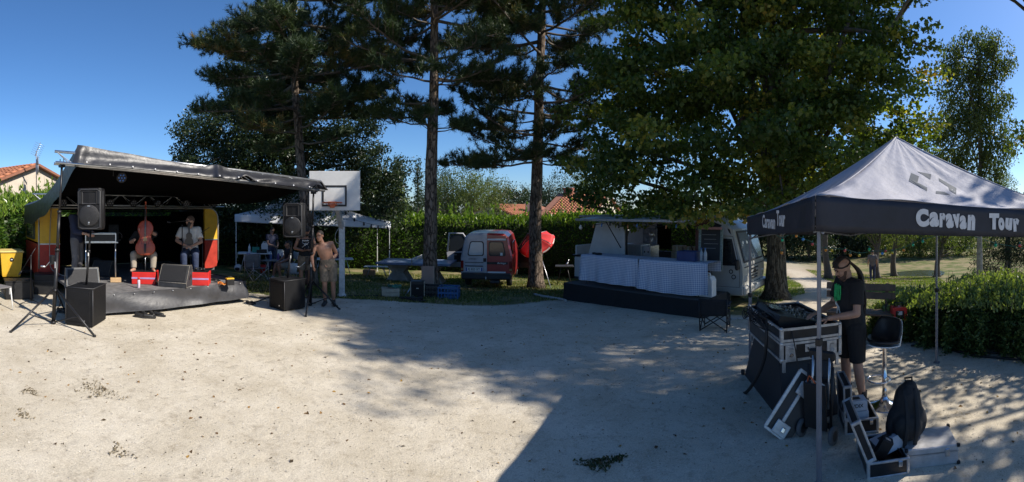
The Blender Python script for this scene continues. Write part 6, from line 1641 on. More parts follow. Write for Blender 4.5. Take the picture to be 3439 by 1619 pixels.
text_obj('Berlingo', .085, M_whitepaint, 'model_lettering', st_, (.50, .0545, .835), (R(90), 0, 0), .001, 0, 1, 'CENTER', .35)
text_obj('CITROEN', .06, M_bumper, 'brand_lettering', dl_, (-.46, .073, .955), (R(90), 0, 0), .001, .001)
for z in (1.60, .53): a = MB(); a.box((.34, .070, z), (.60, .012, .055), None, .004); a.build('reflective_strip', M_whitepaint, dr_)
a = MB(); a.box((-.05, .062, .93), (.10, .03, .12), None, .012); a.build('handle', M_blackpaint, dl_); a = MB(); a.box((-.40, .07, .845), (.62, .012, .02)); a.build('crease', M_bumper, dl_)
a = MB(); a.box((-.40, .068, .635), (.62, .03, .24), None, .01); rc_ = a.build('plate_recess', M_van, dl_); a = MB(); a.box((-.40, .06, .73), (.60, .05, .03), None, .008); a.build('plate_lamp_bar', M_bumper, rc_)
a = MB(); a.box((-.40, .048, .62), (.54, .008, .115), None, .003); pl = a.build('number_plate', M_whitepaint, dl_)
for x in (-.65, -.15): a = MB(); a.box((x, .0435, .62), (.04, .003, .113)); a.build('blue_band', pm('plate_blue', (.02, .06, .35), .4), pl)
text_obj('FJ 823 XT', .105, M_blackpaint, 'plate_number', pl, (-.40, .0425, .62), (R(90), 0, 0), .0008, .0015, .92)
for sx in (-1, 1):
    a = MB(); a.box((sx * .80, .11, .72), (.10, .10, .36), None, .02); tl_ = a.build('tail_light', pm('tail_light_red', (.22, .012, .012), .15), van)
    a = MB(); a.box((sx * .80, .055, .62), (.085, .012, .07)); a.build('indicator', pm('tail_light_clear', (.45, .22, .10), .15), tl_)
    for y in (.72, 3.35):
        a = MB(); rings = [[(sx * .70 + xx, y + r * math.cos(2 * math.pi * j / 20), .30 + r * math.sin(2 * math.pi * j / 20)) for j in range(20)] for xx, r in ((-.08, .2), (-.08, .29), (.0, .305), (.08, .29), (.08, .2))]
        a.loft(rings); wh = a.build('wheel', M_tyre, van); a = MB(); a.cyl((sx * .785, y, .30), (sx * .79, y, .30), .18, n=16); a.build('rim', M_steel, wh)
a = MB(); a.box((0, .08, .40), (1.66, .20, .22), None, .05); a.box((0, .05, .47), (1.60, .16, .05), None, .02); a.build('rear_bumper', M_bumper, van)
a = MB(); a.cyl((0, -.02, .28), (0, -.02, .36), .012); a.ell((0, -.02, .375), .025, 10, 8); a.build('tow_ball', M_chrome, van)
a = MB(); a.box((.30, .02, .24), (.3, .3, .08), None, .02); a.build('silencer', M_bumper, van)
a = MB(); a.prism([(.25, 1.10), (1.15, 1.10), (1.15, 1.55), (.25, 1.50)], 'x', .845, .856); a.build('side_window', M_vanglass, van)
def fdoor(sx, ang):
    dd = bpy.data.objects.new('front_door', None)
    a = MB(); poly = [(0, .38), (1.0, .38), (1.08, .95), (1.0, .98), (0, .98)]
    a.prism([(-p, z) for p, z in poly], 'x', -.04, .04)
    fr_ = [(0, .98), (0, 1.05), (-.45, 1.66), (-.98, 1.68), (-1.04, .98)]
    d = a.build('front_door', M_bumper if sx > 0 else pm('silver_door_paint', (.40, .40, .43), .35, 0, .1, 4, coat=.5), van, (sx * .85, 2.75, 0), (0, 0, sx * R(ang)))
    b = MB(); b.tube([(0, p, z) for p, z in fr_], .035, 8); b.build('window_frame', M_bumper if sx > 0 else MAT['silver_door_paint'], d)
    b = MB(); b.prism([(-.06, .98), (-.45, 1.60), (-.94, 1.62), (-.98, .98)], 'x', -.004, .004); b.build('glass', M_vanglass, d)
    b = MB(); b.box((sx * -.045, -.45, .75), (.02, .7, .35), None, .02); b.build('door_trim', M_blackpaint, d)
    b = MB(); b.box((sx * -.06, -.75, .85), (.03, .12, .03), None, .01); b.build('inner_handle', M_steel, d)
    b = MB(); b.box((sx * .10, -.1, 1.05), (.16, .08, .18), None, .03); b.build('door_mirror', M_bumper, d)
fdoor(-1, 68); fdoor(1, 62)

# ---- red parasol leaning behind the third pine
p0 = ray(1850, 968); hub = at(1802, 816, 17.0); axd = (hub - p0).normalized()
axd = Vector((-.42, -.42, .80)).normalized()
t = thing('parasol', 'red parasol with white print tipped over beside the van', 'parasol', p0)
MB().cyl((0, 0, 0), (hub - p0), .016, n=8).build('pole', M_alu, t)
Q = axd.to_track_quat('Z', 'Y').to_matrix().to_4x4(); Mp = Matrix.Translation(hub - p0) @ Q
M_pred = pm('red_parasol_cloth', (.62, .03, .03), .7, 0, .12, 4, .2, 10)
for k in range(8):
    w0, w1 = 2 * math.pi * k / 8, 2 * math.pi * (k + 1) / 8
    def fn(u, v):
        w = w0 + (w1 - w0) * u; r = .72 * v * (math.cos(math.pi / 8) / math.cos((u - .5) * math.pi / 4))
        return Mp @ Vector((r * math.cos(w), r * math.sin(w), .30 * (1 - v ** 1.6) - .05 * math.sin(math.pi * u) * v * v))
    pn = MB().grid(6, 8, fn).build('canopy_panel', M_pred, t, solid=.003)
    def fv(u, v):
        w = w0 + (w1 - w0) * u; r = .725 * (math.cos(math.pi / 8) / math.cos((u - .5) * math.pi / 4))
        return Mp @ Vector((r * math.cos(w), r * math.sin(w), -.05 * math.sin(math.pi * u) - .10 * v))
    vv = MB().grid(6, 2, fv).build('valance', M_pred, pn, solid=.003)
    def fp(u, v):
        w = w0 + (w1 - w0) * (.2 + .6 * u); r = .733 * (math.cos(math.pi / 8) / math.cos((.2 + .6 * u - .5) * math.pi / 4))
        return Mp @ Vector((r * math.cos(w), r * math.sin(w), -.05 * math.sin(math.pi * (.2 + .6 * u)) - .03 - .05 * v))
    MB().grid(6, 1, fp).build('printed_band', M_whitecloth, pn)
    MB().tube([fn(0, v / 6) for v in range(7)], .006, 4).build('rib', M_steel, pn)
q = pol(1895, 17.0); folding_table('folding_table', 'dark folding table in the shade between parasol and food truck', q, -az(1895), .7, .5, .74, M_greyplastic, M_blackmetal)
t = thing('tap_fitting', 'small metal fitting on the dark folding table', 'fitting', onto(q, -az(1895), .12, 0, .74)); a = MB(); a.cyl((0, 0, 0), (.05, 0, .22), .014); a.build('stem', M_alu, t); a = MB(); a.cyl((-.06, 0, .02), (.02, 0, .10), .03); a.build('body', M_alu, t)
o = MB().tube([p + Vector((0, 0, .03)) for p in lerp_path([ray(1795, 992), ray(1830, 1000), ray(1880, 1008), ray(1900, 1014)], 14)], .035, 8).build('white_hose', pm('dusty_white_hose', (.42, .40, .37), .8, 0, .2, 20), None); tag(o, 'thick dusty white hose lying before the food truck platform', 'hose')
o = MB().tube([p + Vector((0, 0, .012)) for p in lerp_path([ray(870, 1000), ray(980, 1004), ray(1110, 996), ray(1250, 994), ray(1290, 998)], 30)], .013, 6).build('ground_cable', M_cable); tag(o, 'black cable running over the grass edge below the backboard', 'cable')

# ================================================================== FOOD TRUCK
T0 = Vector((1.95, 13.46, 0)); TA = math.atan2(-.747, .665); T0.z = float(gz(T0.x, T0.y)) + .02
te, tn = Vector((math.cos(TA), math.sin(TA), 0)), Vector((-math.sin(TA), math.cos(TA), 0))
def alongX(o, e, n, px, Y=0.0):
    """where the vertical plane through a picture column cuts the line at offset Y of a frame"""
    th = az(px); c, s = math.cos(th), math.sin(th); p = o + n * Y
    return -(p.x * c - p.y * s) / (e.x * c - e.y * s)
def tp(px, py, Y=0.0):
    X = alongX(T0, te, tn, px, Y); p = T0 + te * X + tn * Y; d = math.hypot(p.x, p.y)
    return (X, CH - (py - HY) / FP * d - T0.z)
M_trk = pm('truck_white_paint', (.50, .50, .49), .5, 0, .14, 3, .06, 20); M_cab = pm('cab_cream_paint', (.46, .45, .41), .4, 0, .12, 3, coat=.3)
M_steelpanel = pm('brushed_steel', (.50, .48, .46), .35, .85, .15, 4, .05); M_brown = pm('red_brown_panel', (.10, .035, .025), .6, 0, .2, 4)
tr = thing('food_truck', 'white food truck with its side hatch open behind checked tables', 'food truck', T0, TA)
XL = tp(1928, 860)[0]; XP = alongX(T0, te, tn, 2098); XO = alongX(T0, te, tn, 2335); XC = alongX(T0, te, tn, 2384); XF = alongX(T0, te, tn, 2490)
ZR = 2.30; TW = 1.95
pl_ = [tp(1974, 863), tp(2003, 749), tp(2086, 742), (XP, tp(2098, 744)[1]), (XP, .50), (XL + .02, .50), tp(1930, 862)]
a = MB(); a.prism(pl_, 'y', 0.0, .05); a.build('side_panel', M_trk, tr)
a = MB(); a.box(((XL + pl_[0][0]) / 2, .72, pl_[0][1] + .02), (pl_[0][0] - XL + .1, 1.5, .04)); a.build('rear_ledge', M_blackpaint, tr)
a = MB(); a.box((XL + .04, TW / 2, .95), (.06, TW - .1, .98)); a.build('rear_wall', M_trk, tr)
a = MB(); a.prism(pl_, 'y', TW - .05, TW); a.build('far_side_panel', M_trk, tr)
a = MB(); a.box(((XP + XC) / 2 - .3, TW - .03, .85), (XC - XP + .5, .05, .75)); a.build('far_wall_lower', M_greyplastic, tr)
a = MB(); a.box(((XP + XC) / 2, TW - .03, 2.18), (XC - XP + .1, .05, .22)); a.build('far_wall_upper', M_trk, tr)
a = MB(); a.box((XP + .2, TW - .03, 1.7), (.5, .05, .8)); a.build('far_wall_panel', M_drapeshade, tr)
a = MB(); a.box(((XL + XC) / 2, TW / 2, .47), (XC - XL, TW - .02, .08)); a.build('floor', M_greyplastic, tr)
a = MB(); a.box(((XL + XC) / 2 + .15, TW / 2 + .02, ZR + .03), (XC - XL - .1, TW + .06, .07), (0, 0, 0), .02); a.build('roof', pm('weathered_roof', (.30, .30, .29), .7, 0, .3, 4), tr)
hx0 = tp(1940, 730, -.85)[0]; hx1 = tp(2345, 745, -.75)[0]
a = MB(); a.box(((hx0 + hx1) / 2, -.46, ZR - .02), (hx1 - hx0, .95, .035), (R(4), 0, 0), .008); hat = a.build('raised_hatch', M_trk, tr)
a = MB(); a.box(((hx0 + hx1) / 2, -.93, ZR - .055), (hx1 - hx0 + .02, .03, .06), (R(4), 0, 0)); a.build('hatch_edge', M_steel, hat)
for px in (2086, 2330):
    X = alongX(T0, te, tn, px); a = MB(); a.cyl((X, -.02, 1.45), (X - .03, -.7, ZR - .08), .014, n=8); a.build('hatch_strut', M_blackpaint, tr)
a = MB(); a.box((XP + .02, .06, 1.4), (.05, .05, 1.8)); a.build('opening_post', M_blackpaint, tr)
a = MB(); a.box(((XO + XC) / 2, .03, 1.38), (XC - XO, .07, 1.8), None, .01); pil = a.build('pillar', M_brown, tr)
z0 = tp(2360, 776)[1]; a = MB(); a.box(((XO + XC) / 2 + .02, -.03, z0), (.22, .06, .15), None, .04); lamp = a.build('side_lamp', M_whiteplastic, pil); a = MB(); a.cyl(((XO + XC) / 2 + .02, -.06, z0), ((XO + XC) / 2 + .02, -.075, z0), .05, n=14); a.build('lens', M_steel, lamp)
# fittings inside
a = MB(); x0, x1 = alongX(T0, te, tn, 2106, .7), alongX(T0, te, tn, 2168, .7); a.box(((x0 + x1) / 2, .75, 1.02), (x1 - x0, .55, 1.0), None, .01); fr = a.build('steel_cooker', M_steelpanel, tr)
a = MB(); x2 = alongX(T0, te, tn, 2196, .7); a.box(((x1 + x2) / 2 + .004, .75, 1.01), (x2 - x1 - .01, .5, .96), None, .006); pn_ = a.build('cooker_side', M_steelpanel, tr)
for k in (-.05, .07): a = MB(); a.box(((x1 + x2) / 2 + k, .495, 1.32), (.03, .01, .05)); a.build('switch', M_blackpaint, pn_)
a = MB(); a.box((x1 - .15, 1.2, 1.72), (.5, .03, .5), None, .01); a.build('crumpled_foil_panel', pm('foil', (.25, .26, .30), .3, .6, .3, 6, .9, 12, bdist=.05), tr)
a = MB(); a.cyl((x2 - .12, .75, 1.5), (x2 - .10, .75, 1.75), .03); a.ell((x2 - .10, .75, 1.80), (.09, .06, .09), 10, 8); a.build('extractor_lamp', M_steelpanel, tr)
x0, x1 = alongX(T0, te, tn, 2252, .9), alongX(T0, te, tn, 2336, .9)
a = MB(); a.box(((x0 + x1) / 2, 1.1, .80), (x1 - x0, .5, .58)); cb = a.build('cabinet', M_greyplastic, tr)
for k in (0, 1): a = MB(); a.box((x0 + (x1 - x0) * (.25 + .5 * k), .84, .80), ((x1 - x0) / 2 - .02, .02, .54), None, .006); a.build('cabinet_door', M_whiteplastic, cb)
a = MB(); a.box(((x0 + x1) / 2, 1.1, 1.105), (x1 - x0 + .06, .56, .03)); a.build('worktop', pm('worktop_brown', (.10, .06, .05), .5), tr)
a = MB(); a.tube([(alongX(T0, te, tn, 2128, .3), .3, 1.0), (alongX(T0, te, tn, 2180, .3), .3, 1.12), (alongX(T0, te, tn, 2185, .3), .3, .74)], .018, 6); a.build('orange_strap', M_orange, tr)
# cab
prof = [(XC - .02, .42), (XF - .02, .42), (XF + .04, .85), (XF + .02, 1.12), (XF - .22, 2.02), (XF - .45, 2.17), (XC + .1, 2.31), (XC - .02, 2.32)]
a = MB(); a.prism(prof, 'y', .0, TW - .05); a.build('cab_body', M_cab, tr)
slope = math.atan2(.24, .90)
a = MB(); cx_ = XF - .085; a.box((cx_, TW / 2, 1.58), (.03, TW - .30, .82), (0, -slope, 0), .01); ws = a.build('windscreen', pm('windscreen_rubber', (.05, .05, .05), .6), tr)
a = MB(); a.box((cx_ + .018, TW / 2, 1.58), (.012, TW - .42, .72), (0, -slope, 0)); a.build('glass', pm('windscreen_glass', (.22, .27, .31), .04, 0, .1, 2, spec=1.0), ws)
for y in (.55, 1.2): a = MB(); a.cyl((XF + .03, y, 1.19), (XF - .02, y + .3, 1.30), .008, n=6); a.build('wiper', M_blackpaint, ws)
for k, z in enumerate((.98, .88, .80, .73)): a = MB(); a.box((XF + .035, TW / 2, z), (.03, .62 - .06 * k, .035), None, .006); a.build('grille_slot', M_blackpaint, tr)
a = MB(); a.cyl((XF + .05, TW / 2, .90), (XF + .065, TW / 2, .90), .055, n=18); a.build('front_badge', M_blackpaint, tr)
a = MB(); a.box((XF + .02, TW / 2, 1.07), (.05, TW - .3, .015)); a.build('bonnet_seam', M_greyplastic, tr)
for y in (.22, TW - .28): a = MB(); a.box((XF + .02, y, .78), (.06, .24, .20), None, .03); a.build('headlight', pm('headlight_lens', (.45, .46, .46), .1, 0, .1, 4), tr)
a = MB(); a.box((XF + .03, TW / 2, .50), (.18, TW + .02, .24), None, .05); bpr = a.build('front_bumper', M_cab, tr); a = MB(); a.box((XF + .125, TW / 2, .52), (.01, .42, .10)); a.build('number_plate', M_whitepaint, bpr)
a = MB(); a.box(((XC + XF) / 2, -.005, .50), (XF - XC + .1, .06, .22), None, .03); a.build('side_skirt', M_cab, tr)
# cab door, window, cow-patch panel
d0, d1 = XC + .06, XF - .04
a = MB(); dp = [(d0, .60), (d1, .60), (d1, 1.10), (d1 - .18, 1.85), (d0, 1.87)]; a.prism(dp, 'y', -.018, -.002); dr = a.build('cab_door', M_cab, tr)
pts = [(x, -.014, z) for x, z in dp] + [(dp[0][0], -.014, dp[0][1])]; a = MB(); a.tube(pts, .008, 5); a.build('door_gap', M_blackpaint, dr)
w0 = alongX(T0, te, tn, 2424); a = MB(); a.prism([(w0, 1.13), (d1 - .05, 1.13), (d1 - .20, 1.79), (w0 + .04, 1.80)], 'y', -.030, -.016); wd = a.build('door_window', M_blackpaint, dr)
a = MB(); a.prism([(w0 + .05, 1.18), (d1 - .11, 1.18), (d1 - .23, 1.74), (w0 + .08, 1.75)], 'y', -.037, -.029); a.build('pane', M_glassdark, wd)
for (px, py, r) in ((2456, 912, .055), (2465, 930, .06)):
    x, z = tp(px, py); a = MB(); a.cyl((x, -.018, z), (x, -.026, z), r, n=18); bdg = a.build('round_badge', M_blackpaint if py < 920 else M_greyplastic, dr); a = MB(); a.cyl((x, -.026, z), (x, -.030, z), r * .6, n=18); a.build('badge_centre', M_cab, bdg)
m, nt, P, N, L = nodes_of('cow_patches')
tcn = N('ShaderNodeTexCoord'); nn_ = N('ShaderNodeTexNoise'); nn_.inputs['Scale'].default_value = 3.2; nn_.inputs['Detail'].default_value = 1; L(tcn.outputs['Object'], nn_.inputs['Vector'])
rr_ = ramp(N, [(.495, (.015, .015, .016)), (.505, (.46, .46, .48))]); L(nn_.outputs['Fac'], rr_.inputs[0]); L(rr_.outputs[0], P.inputs['Base Color']); P.inputs['Roughness'].default_value = .4
a = MB(); a.prism([(XC + .02, 1.90), (XF - .26, 1.88), (XF - .30, 2.02), (XF - .50, 2.12), (XC + .02, 2.24)], 'y', -.016, -.002); a.build('patched_panel', m, tr)
x, z = tp(2478, 890); a = MB(); a.box((x + .04, -.16, z + .02), (.09, .14, .26), None, .03); a.cyl((x, -.02, z - .1), (x + .04, -.14, z - .08), .012); a.cyl((x, -.02, z + .12), (x + .04, -.14, z + .10), .012); a.build('door_mirror', M_blackpaint, tr)
for X in (XL + .9, XF - .75):
    for y in (.10, TW - .22): a = MB(); a.cyl((X, y, .33), (X, y + .16, .33), .33, n=20); a.build('wheel', M_tyre, tr)
a = MB(); a.box(((XL + XC) / 2 - .1, .5, .36), (XC - XL - .2, .6, .14)); a.build('chassis', M_blackpaint, tr)

# lamps strung along the hatch
t = thing('light_string', 'string of small coloured bulbs under the truck hatch', 'string lights', T0 + te * hx0)
o0 = Vector(t.location); fz = lambda X, Y, z: T0 + te * X + tn * Y + Vector((0, 0, z)) - o0
pts = [fz(hx0 + .05 + (hx1 - hx0) * k / 10, -.9, ZR - .10 - .09 * abs(math.sin(k * 1.1))) for k in range(11)]
MB().tube(lerp_path(pts, 40), .006, 4).build('wire', M_cable, t)
for k, p in enumerate(lerp_path(pts, 13)[1:]):
    a = MB(); cap(a, p, p - Vector((.01, 0, .06)), .014, .024, 8); a.build('bulb', [M_blackpaint, pm('bulb_orange', (.5, .16, .04), .3), pm('bulb_blue', (.04, .14, .35), .3), M_blackpaint][k % 4], t)
q = at(1950, 765, 13.2); t = thing('work_lamp', 'small pale lamp hanging beside the truck hatch', 'lamp', q); a = MB(); cap(a, (0, 0, 0), (0, 0, .06), .055, .03); a.build('bulb', M_whiteplastic, t); a = MB(); a.cyl((0, 0, .06), (0, 0, .2), .008); a.build('cord', M_cable, t)
# boxes, blue crate, bottles, menu board
x0 = alongX(T0, te, tn, 2300, 1.1); M_card = pm('cardboard', (.33, .22, .13), .9)
for k, (dx, z, w, h, lb) in enumerate(((-.17, 1.13, .34, .20, 'wide brown cardboard box at the bottom of the pile on the worktop'), (-.15, 1.335, .32, .16, 'brown cardboard box on top of the wide box'), (.20, 1.13, .26, .34, 'tall brown cardboard box beside the stacked boxes on the worktop'))):
    p = T0 + te * (x0 + dx) + tn * 1.05 + Vector((0, 0, z)); t = thing('cardboard_box', lb, 'box', p, TA, 'cardboard boxes in the food truck'); a = MB(); a.box((0, 0, h / 2), (w, .3, h), None, .006); a.build('box', M_card, t); a = MB(); a.box((0, -.153, h / 2), (.05, .005, h)); a.build('tape', M_crate, t)
X, z = tp(2386, 905, -.12)
q = T0 + te * (alongX(T0, te, tn, 2386, -.35)) + tn * -.35; q.z = T0.z + tp(2386, 905, -.35)[1]
t = thing('menu_board', 'chalkboard menu with a pale carved frame leaning on the cab door', 'chalkboard', q, TA + R(4))
a = MB(); a.box((0, 0, .50), (.52, .02, 1.0), (R(-5), 0, 0)); a.build('board', pm('chalkboard_black', (.018, .02, .022), .7, 0, .4, 5), t)
for x in (-.28, .28): a = MB(); a.box((x, 0, .50), (.07, .035, 1.0), (R(-5), 0, 0), .008); a.build('frame_side', pm('frame_verdigris', (.20, .26, .24), .8, 0, .6, 30), t)
a = MB(); a.box((0, -.045, 1.01), (.62, .035, .06), (R(-5), 0, 0), .008); a.build('frame_top', pm('frame_pink', (.42, .22, .20), .7), t)
for k in range(6): a = MB(); a.box((-.02 + .02 * (k % 3), -.016 - (.085 * (.85 - .12 * k) - .045), .85 - .11 * k), (.36 - .05 * (k % 2), .003, .008), (R(-5), 0, 0)); a.build('chalk_line', pm('chalk', (.30, .30, .30), .9), t)

# ---- platform in front of the truck
P1, P2 = ray(1893, 1006), ray(2362, 1069)
pe = Vector((P2.x - P1.x, P2.y - P1.y, 0)); PLN = pe.length; pe.normalize(); pn2 = Vector((-pe.y, pe.x, 0)); PA = math.atan2(pe.y, pe.x); PH = .40
pz0 = min(P1.z, P2.z); ptop = (P1.z + P2.z) / 2 + PH - pz0
pf = thing('platform', 'long low platform wrapped in black cloth before the food truck', 'platform', (P1.x, P1.y, pz0), PA)
for k in range(4): a = MB(); a.box((PLN * (k + .5) / 4, .62, ptop - .02), (PLN / 4 - .01, 1.22, .05), None, .006); a.build('deck_board', pm('dark_deck', (.05, .048, .045), .8, 0, .4, 6, .2, 30), pf)
M_skirt2 = pm('matt_black_cloth', (.012, .012, .013), .85, 0, .4, 5, .4, 12, bdist=.02)
def psk(u, v):
    s = u * (PLN + 1.2 + 1.2)
    if s < 1.2: x, y, nx_, ny_ = 0, 1.2 - s, -1, 0
    elif s < 1.2 + PLN: x, y, nx_, ny_ = s - 1.2, 0, 0, -1
    else: x, y, nx_, ny_ = PLN, s - 1.2 - PLN, 1, 0
    w = .012 + .014 * math.sin(s * 7 + 2 * math.sin(s * 2.3) + v * 3) * v + .04 * v * v
    zg = float(gz(*(Vector((P1.x, P1.y, 0)) + pe * x + pn2 * y)[:2])) - pz0
    return (x + nx_ * w, y + ny_ * w, ptop + .008 - v * (ptop - zg))
MB().grid(120, 8, psk).build('skirt', M_skirt2, pf)
# trestle tables with checked cloths
m, nt, P, N, L = nodes_of('gingham_cloth')
tcn = N('ShaderNodeTexCoord'); sx_ = N('ShaderNodeSeparateXYZ'); L(tcn.outputs['UV'], sx_.inputs[0])
st_ = []
for ax in ('X', 'Y'):
    f_ = N('ShaderNodeMath'); f_.operation = 'MULTIPLY'; f_.inputs[1].default_value = 1 / .040; L(sx_.outputs[ax], f_.inputs[0])
    g_ = N('ShaderNodeMath'); g_.operation = 'FRACT'; L(f_.outputs[0], g_.inputs[0]); h_ = N('ShaderNodeMath'); h_.operation = 'LESS_THAN'; h_.inputs[1].default_value = .42; L(g_.outputs[0], h_.inputs[0]); st_.append(h_)
ad = N('ShaderNodeMath'); ad.operation = 'ADD'; L(st_[0].outputs[0], ad.inputs[0]); L(st_[1].outputs[0], ad.inputs[1]); dv = N('ShaderNodeMath'); dv.operation = 'MULTIPLY'; dv.inputs[1].default_value = .5; L(ad.outputs[0], dv.inputs[0])
rr_ = ramp(N, [(0, (.20, .26, .42)), (.5, (.49, .52, .59)), (1, (.75, .76, .77))]); L(dv.outputs[0], rr_.inputs[0]); L(rr_.outputs[0], P.inputs['Base Color']); P.inputs['Roughness'].default_value = .85
M_ging = m
def cloth_table(lab_t, lab_c, x0, x1, y0, dep, drop, dx=0.0, group='trestle tables on the platform'):
    base = Vector((P1.x, P1.y, pz0 + ptop)) + pe * x0 + pn2 * y0; w = x1 - x0; h = .76
    t = thing('trestle_table', lab_t, 'table', base, PA, group)
    a = MB(); a.box((w / 2, dep / 2, h - .02), (w, dep, .035)); a.build('top', M_whiteplastic, t)
    for xx in (.12, w - .12):
        for yy in (.08, dep - .08): a = MB(); a.cyl((xx, yy, 0), (xx, yy, h - .03), .014, n=8); a.build('leg', M_steel, t)
    V = []; UV = []; F = []; nu, nvv = 70, 26; tot = drop + dep + .25
    for j in range(nvv + 1):
        s = tot * j / nvv
        for i in range(nu + 1):
            u = i / nu; x = -.03 + u * (w + .06 + dx)
            fold = .04 * math.sin(x * 7 + 2.2 * math.sin(x * 2.3 + x0)) + .018 * math.sin(x * 19 + 2 * math.sin(x * 3))
            if s < drop: q = (drop - s) / drop; p = (x + (.05 * q if u > .97 else -.03 * q if u < .03 else 0), -.025 - fold * q - .05 * q, h + .004 - (drop - s) * (1 - .0) - (.05 * q * max(0, math.sin(u * 3.3 - .2)) if dx else 0))
            elif s < drop + dep: p = (x, -.025 + (s - drop) * (dep + .05) / dep, h + .006 + .003 * math.sin(x * 7))
            else: p = (x, dep + .03 + .01, h - (s - drop - dep))
            V.append(p); UV.append((x, s))
    for j in range(nvv):
        for i in range(nu): F.append((j * (nu + 1) + i, j * (nu + 1) + i + 1, (j + 1) * (nu + 1) + i + 1, (j + 1) * (nu + 1) + i))
    me = bpy.data.meshes.new('tablecloth'); me.from_pydata(V, [], F); uvl = me.uv_layers.new(name='UVMap')
    for lp in me.loops: uvl.data[lp.index].uv = UV[lp.vertex_index]
    me.polygons.foreach_set('use_smooth', [True] * len(F)); me.materials.append(M_ging)
    o = bpy.data.objects.new('tablecloth', me); COL.objects.link(o); o.location = base; o.rotation_euler = (0, 0, PA); tag(o, lab_c, 'tablecloth', 'checked tablecloths')
    return base, w, h
pO = Vector((P1.x, P1.y, 0)); Yt = .30
xa, xb, xc, xd = (alongX(pO, pe, pn2, p, Yt) for p in (1956, 2140, 2152, 2352))
b1_, w1_, h1_ = cloth_table('trestle table hidden under the checked cloth beside the truck\'s rear panel', 'blue and white checked cloth on the table by the slanted white panel', xa, xb, Yt, .62, .66)
b2_, w2_, h2_ = cloth_table('trestle table with bare legs showing at the cab end of the platform', 'blue and white checked cloth rucked up at the cab end', xc, xd, Yt, .62, .68, .16)
t = thing('gloves', 'crumpled black gloves lying on the checked cloth', 'gloves', b1_ + pe * .35 + pn2 * .2 + Vector((0, 0, h1_ + .01)), PA); a = MB()
for k in range(6): a.ell((rnd.uniform(-.2, .2), rnd.uniform(-.06, .06), .02), (.09, .05, .03), 8, 6)
soft(a, 'cloth', M_blackcloth, t, .02, 1)
q = b2_ + pe * (w2_ - .45) + pn2 * .30 + Vector((0, 0, h2_ + .01))
t = thing('storage_box', 'blue plastic storage box on the checked table', 'box', q, PA); M_bb = pm('blue_box_plastic', (.015, .04, .13), .4)
for (x, y, w, d) in ((0, -.16, .46, .01), (0, .16, .46, .01), (-.23, 0, .01, .32), (.23, 0, .01, .32)): a = MB(); a.box((x, y, .11), (w, d, .22)); a.build('side', M_bb, t)
a = MB(); a.box((0, 0, .008), (.46, .32, .014)); a.build('base', M_bb, t)
for k, lb in enumerate(('water bottle beside the blue storage box', 'water bottle at the bare end of the checked table')):
    bottle('clear plastic ' + lb, q + pe * (.32 + .10 * k), .30, .042, pm('pet_plastic', (.32, .36, .38), .12), pm('bottle_cap_blue', (.05, .15, .4), .4), group='water bottles on the checked table')
jerrycan('white jerrycan on the platform under the checked table end', b2_ + pe * (w2_ + .05) + pn2 * .25, PA, 1.25)
q = pol(2428, 10.0, float(gz(*pol(2428, 10.0)[:2])))
t = thing('guitar_amplifier', 'small black loudspeaker box behind the black camping chair', 'speaker', ray(2428, 1030), -az(2428) + .2); a = MB(); a.box((0, 0, .17), (.32, .28, .34), None, .012); a.build('cabinet', M_blackpaint, t); a = MB(); a.cyl((0, -.142, .16), (0, -.148, .16), .12, n=20); a.build('grille', M_grille, t)
camp_chair('black camping chair standing on the gravel before the platform corner', ray(2402, 1106), -az(2402) + R(170), M_blackcloth, M_blackmetal, .50, .34, .62, armz=.50)
t = thing('cable_ramp', 'pale chevron cable ramp on the ground between truck and tent', 'cable ramp', ray(2470, 1072), -az(2470) + R(8))
for k in range(9): a = MB(); a.box((-.32 + k * .08, 0, .012), (.07, .14, .024), (0, 0, R(20 if k % 2 else -20)), .006); a.build('ramp_tile', pm('chalky_white', (.48, .45, .40), .8), t)

# ================================================================== MIXING DESK TENT
M_greyleg = pm('grey_painted_steel', (.20, .21, .24), .45, .3, .2, 6); M_valblack = pm('faded_black_canvas', (.022, .023, .032), .6, 0, .4, 5, .25, 20)
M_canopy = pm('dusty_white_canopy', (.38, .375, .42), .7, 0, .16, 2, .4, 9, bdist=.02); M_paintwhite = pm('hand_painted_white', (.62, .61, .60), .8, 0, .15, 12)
A_, B_, C_ = Vector((2.20, 2.72, 0)), Vector((5.50, 3.91, 0)), Vector((3.12, 5.36, 0)); D_ = A_ + B_ - C_
pk = (A_ + B_) / 2; pk.z = at(3022, 462, math.hypot(pk.x, pk.y)).z; EV = [2.245, 2.09, 2.05, 2.035]
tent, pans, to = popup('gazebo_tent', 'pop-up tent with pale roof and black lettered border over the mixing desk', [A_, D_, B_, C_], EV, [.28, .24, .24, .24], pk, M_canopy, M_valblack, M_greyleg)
for i_ in range(4):
    c_ = [A_, D_, B_, C_][i_]; e_ = Vector((c_.x, c_.y, EV[i_])); MB().tube([Vector((e_.x + (pk.x - e_.x) * v_, e_.y + (pk.y - e_.y) * v_, e_.z + (pk.z - e_.z) * v_ ** 1.35 + .004)) - to for v_ in [k / 12 for k in range(13)]], .007, 5).build('hip_seam', M_canopy, tent)
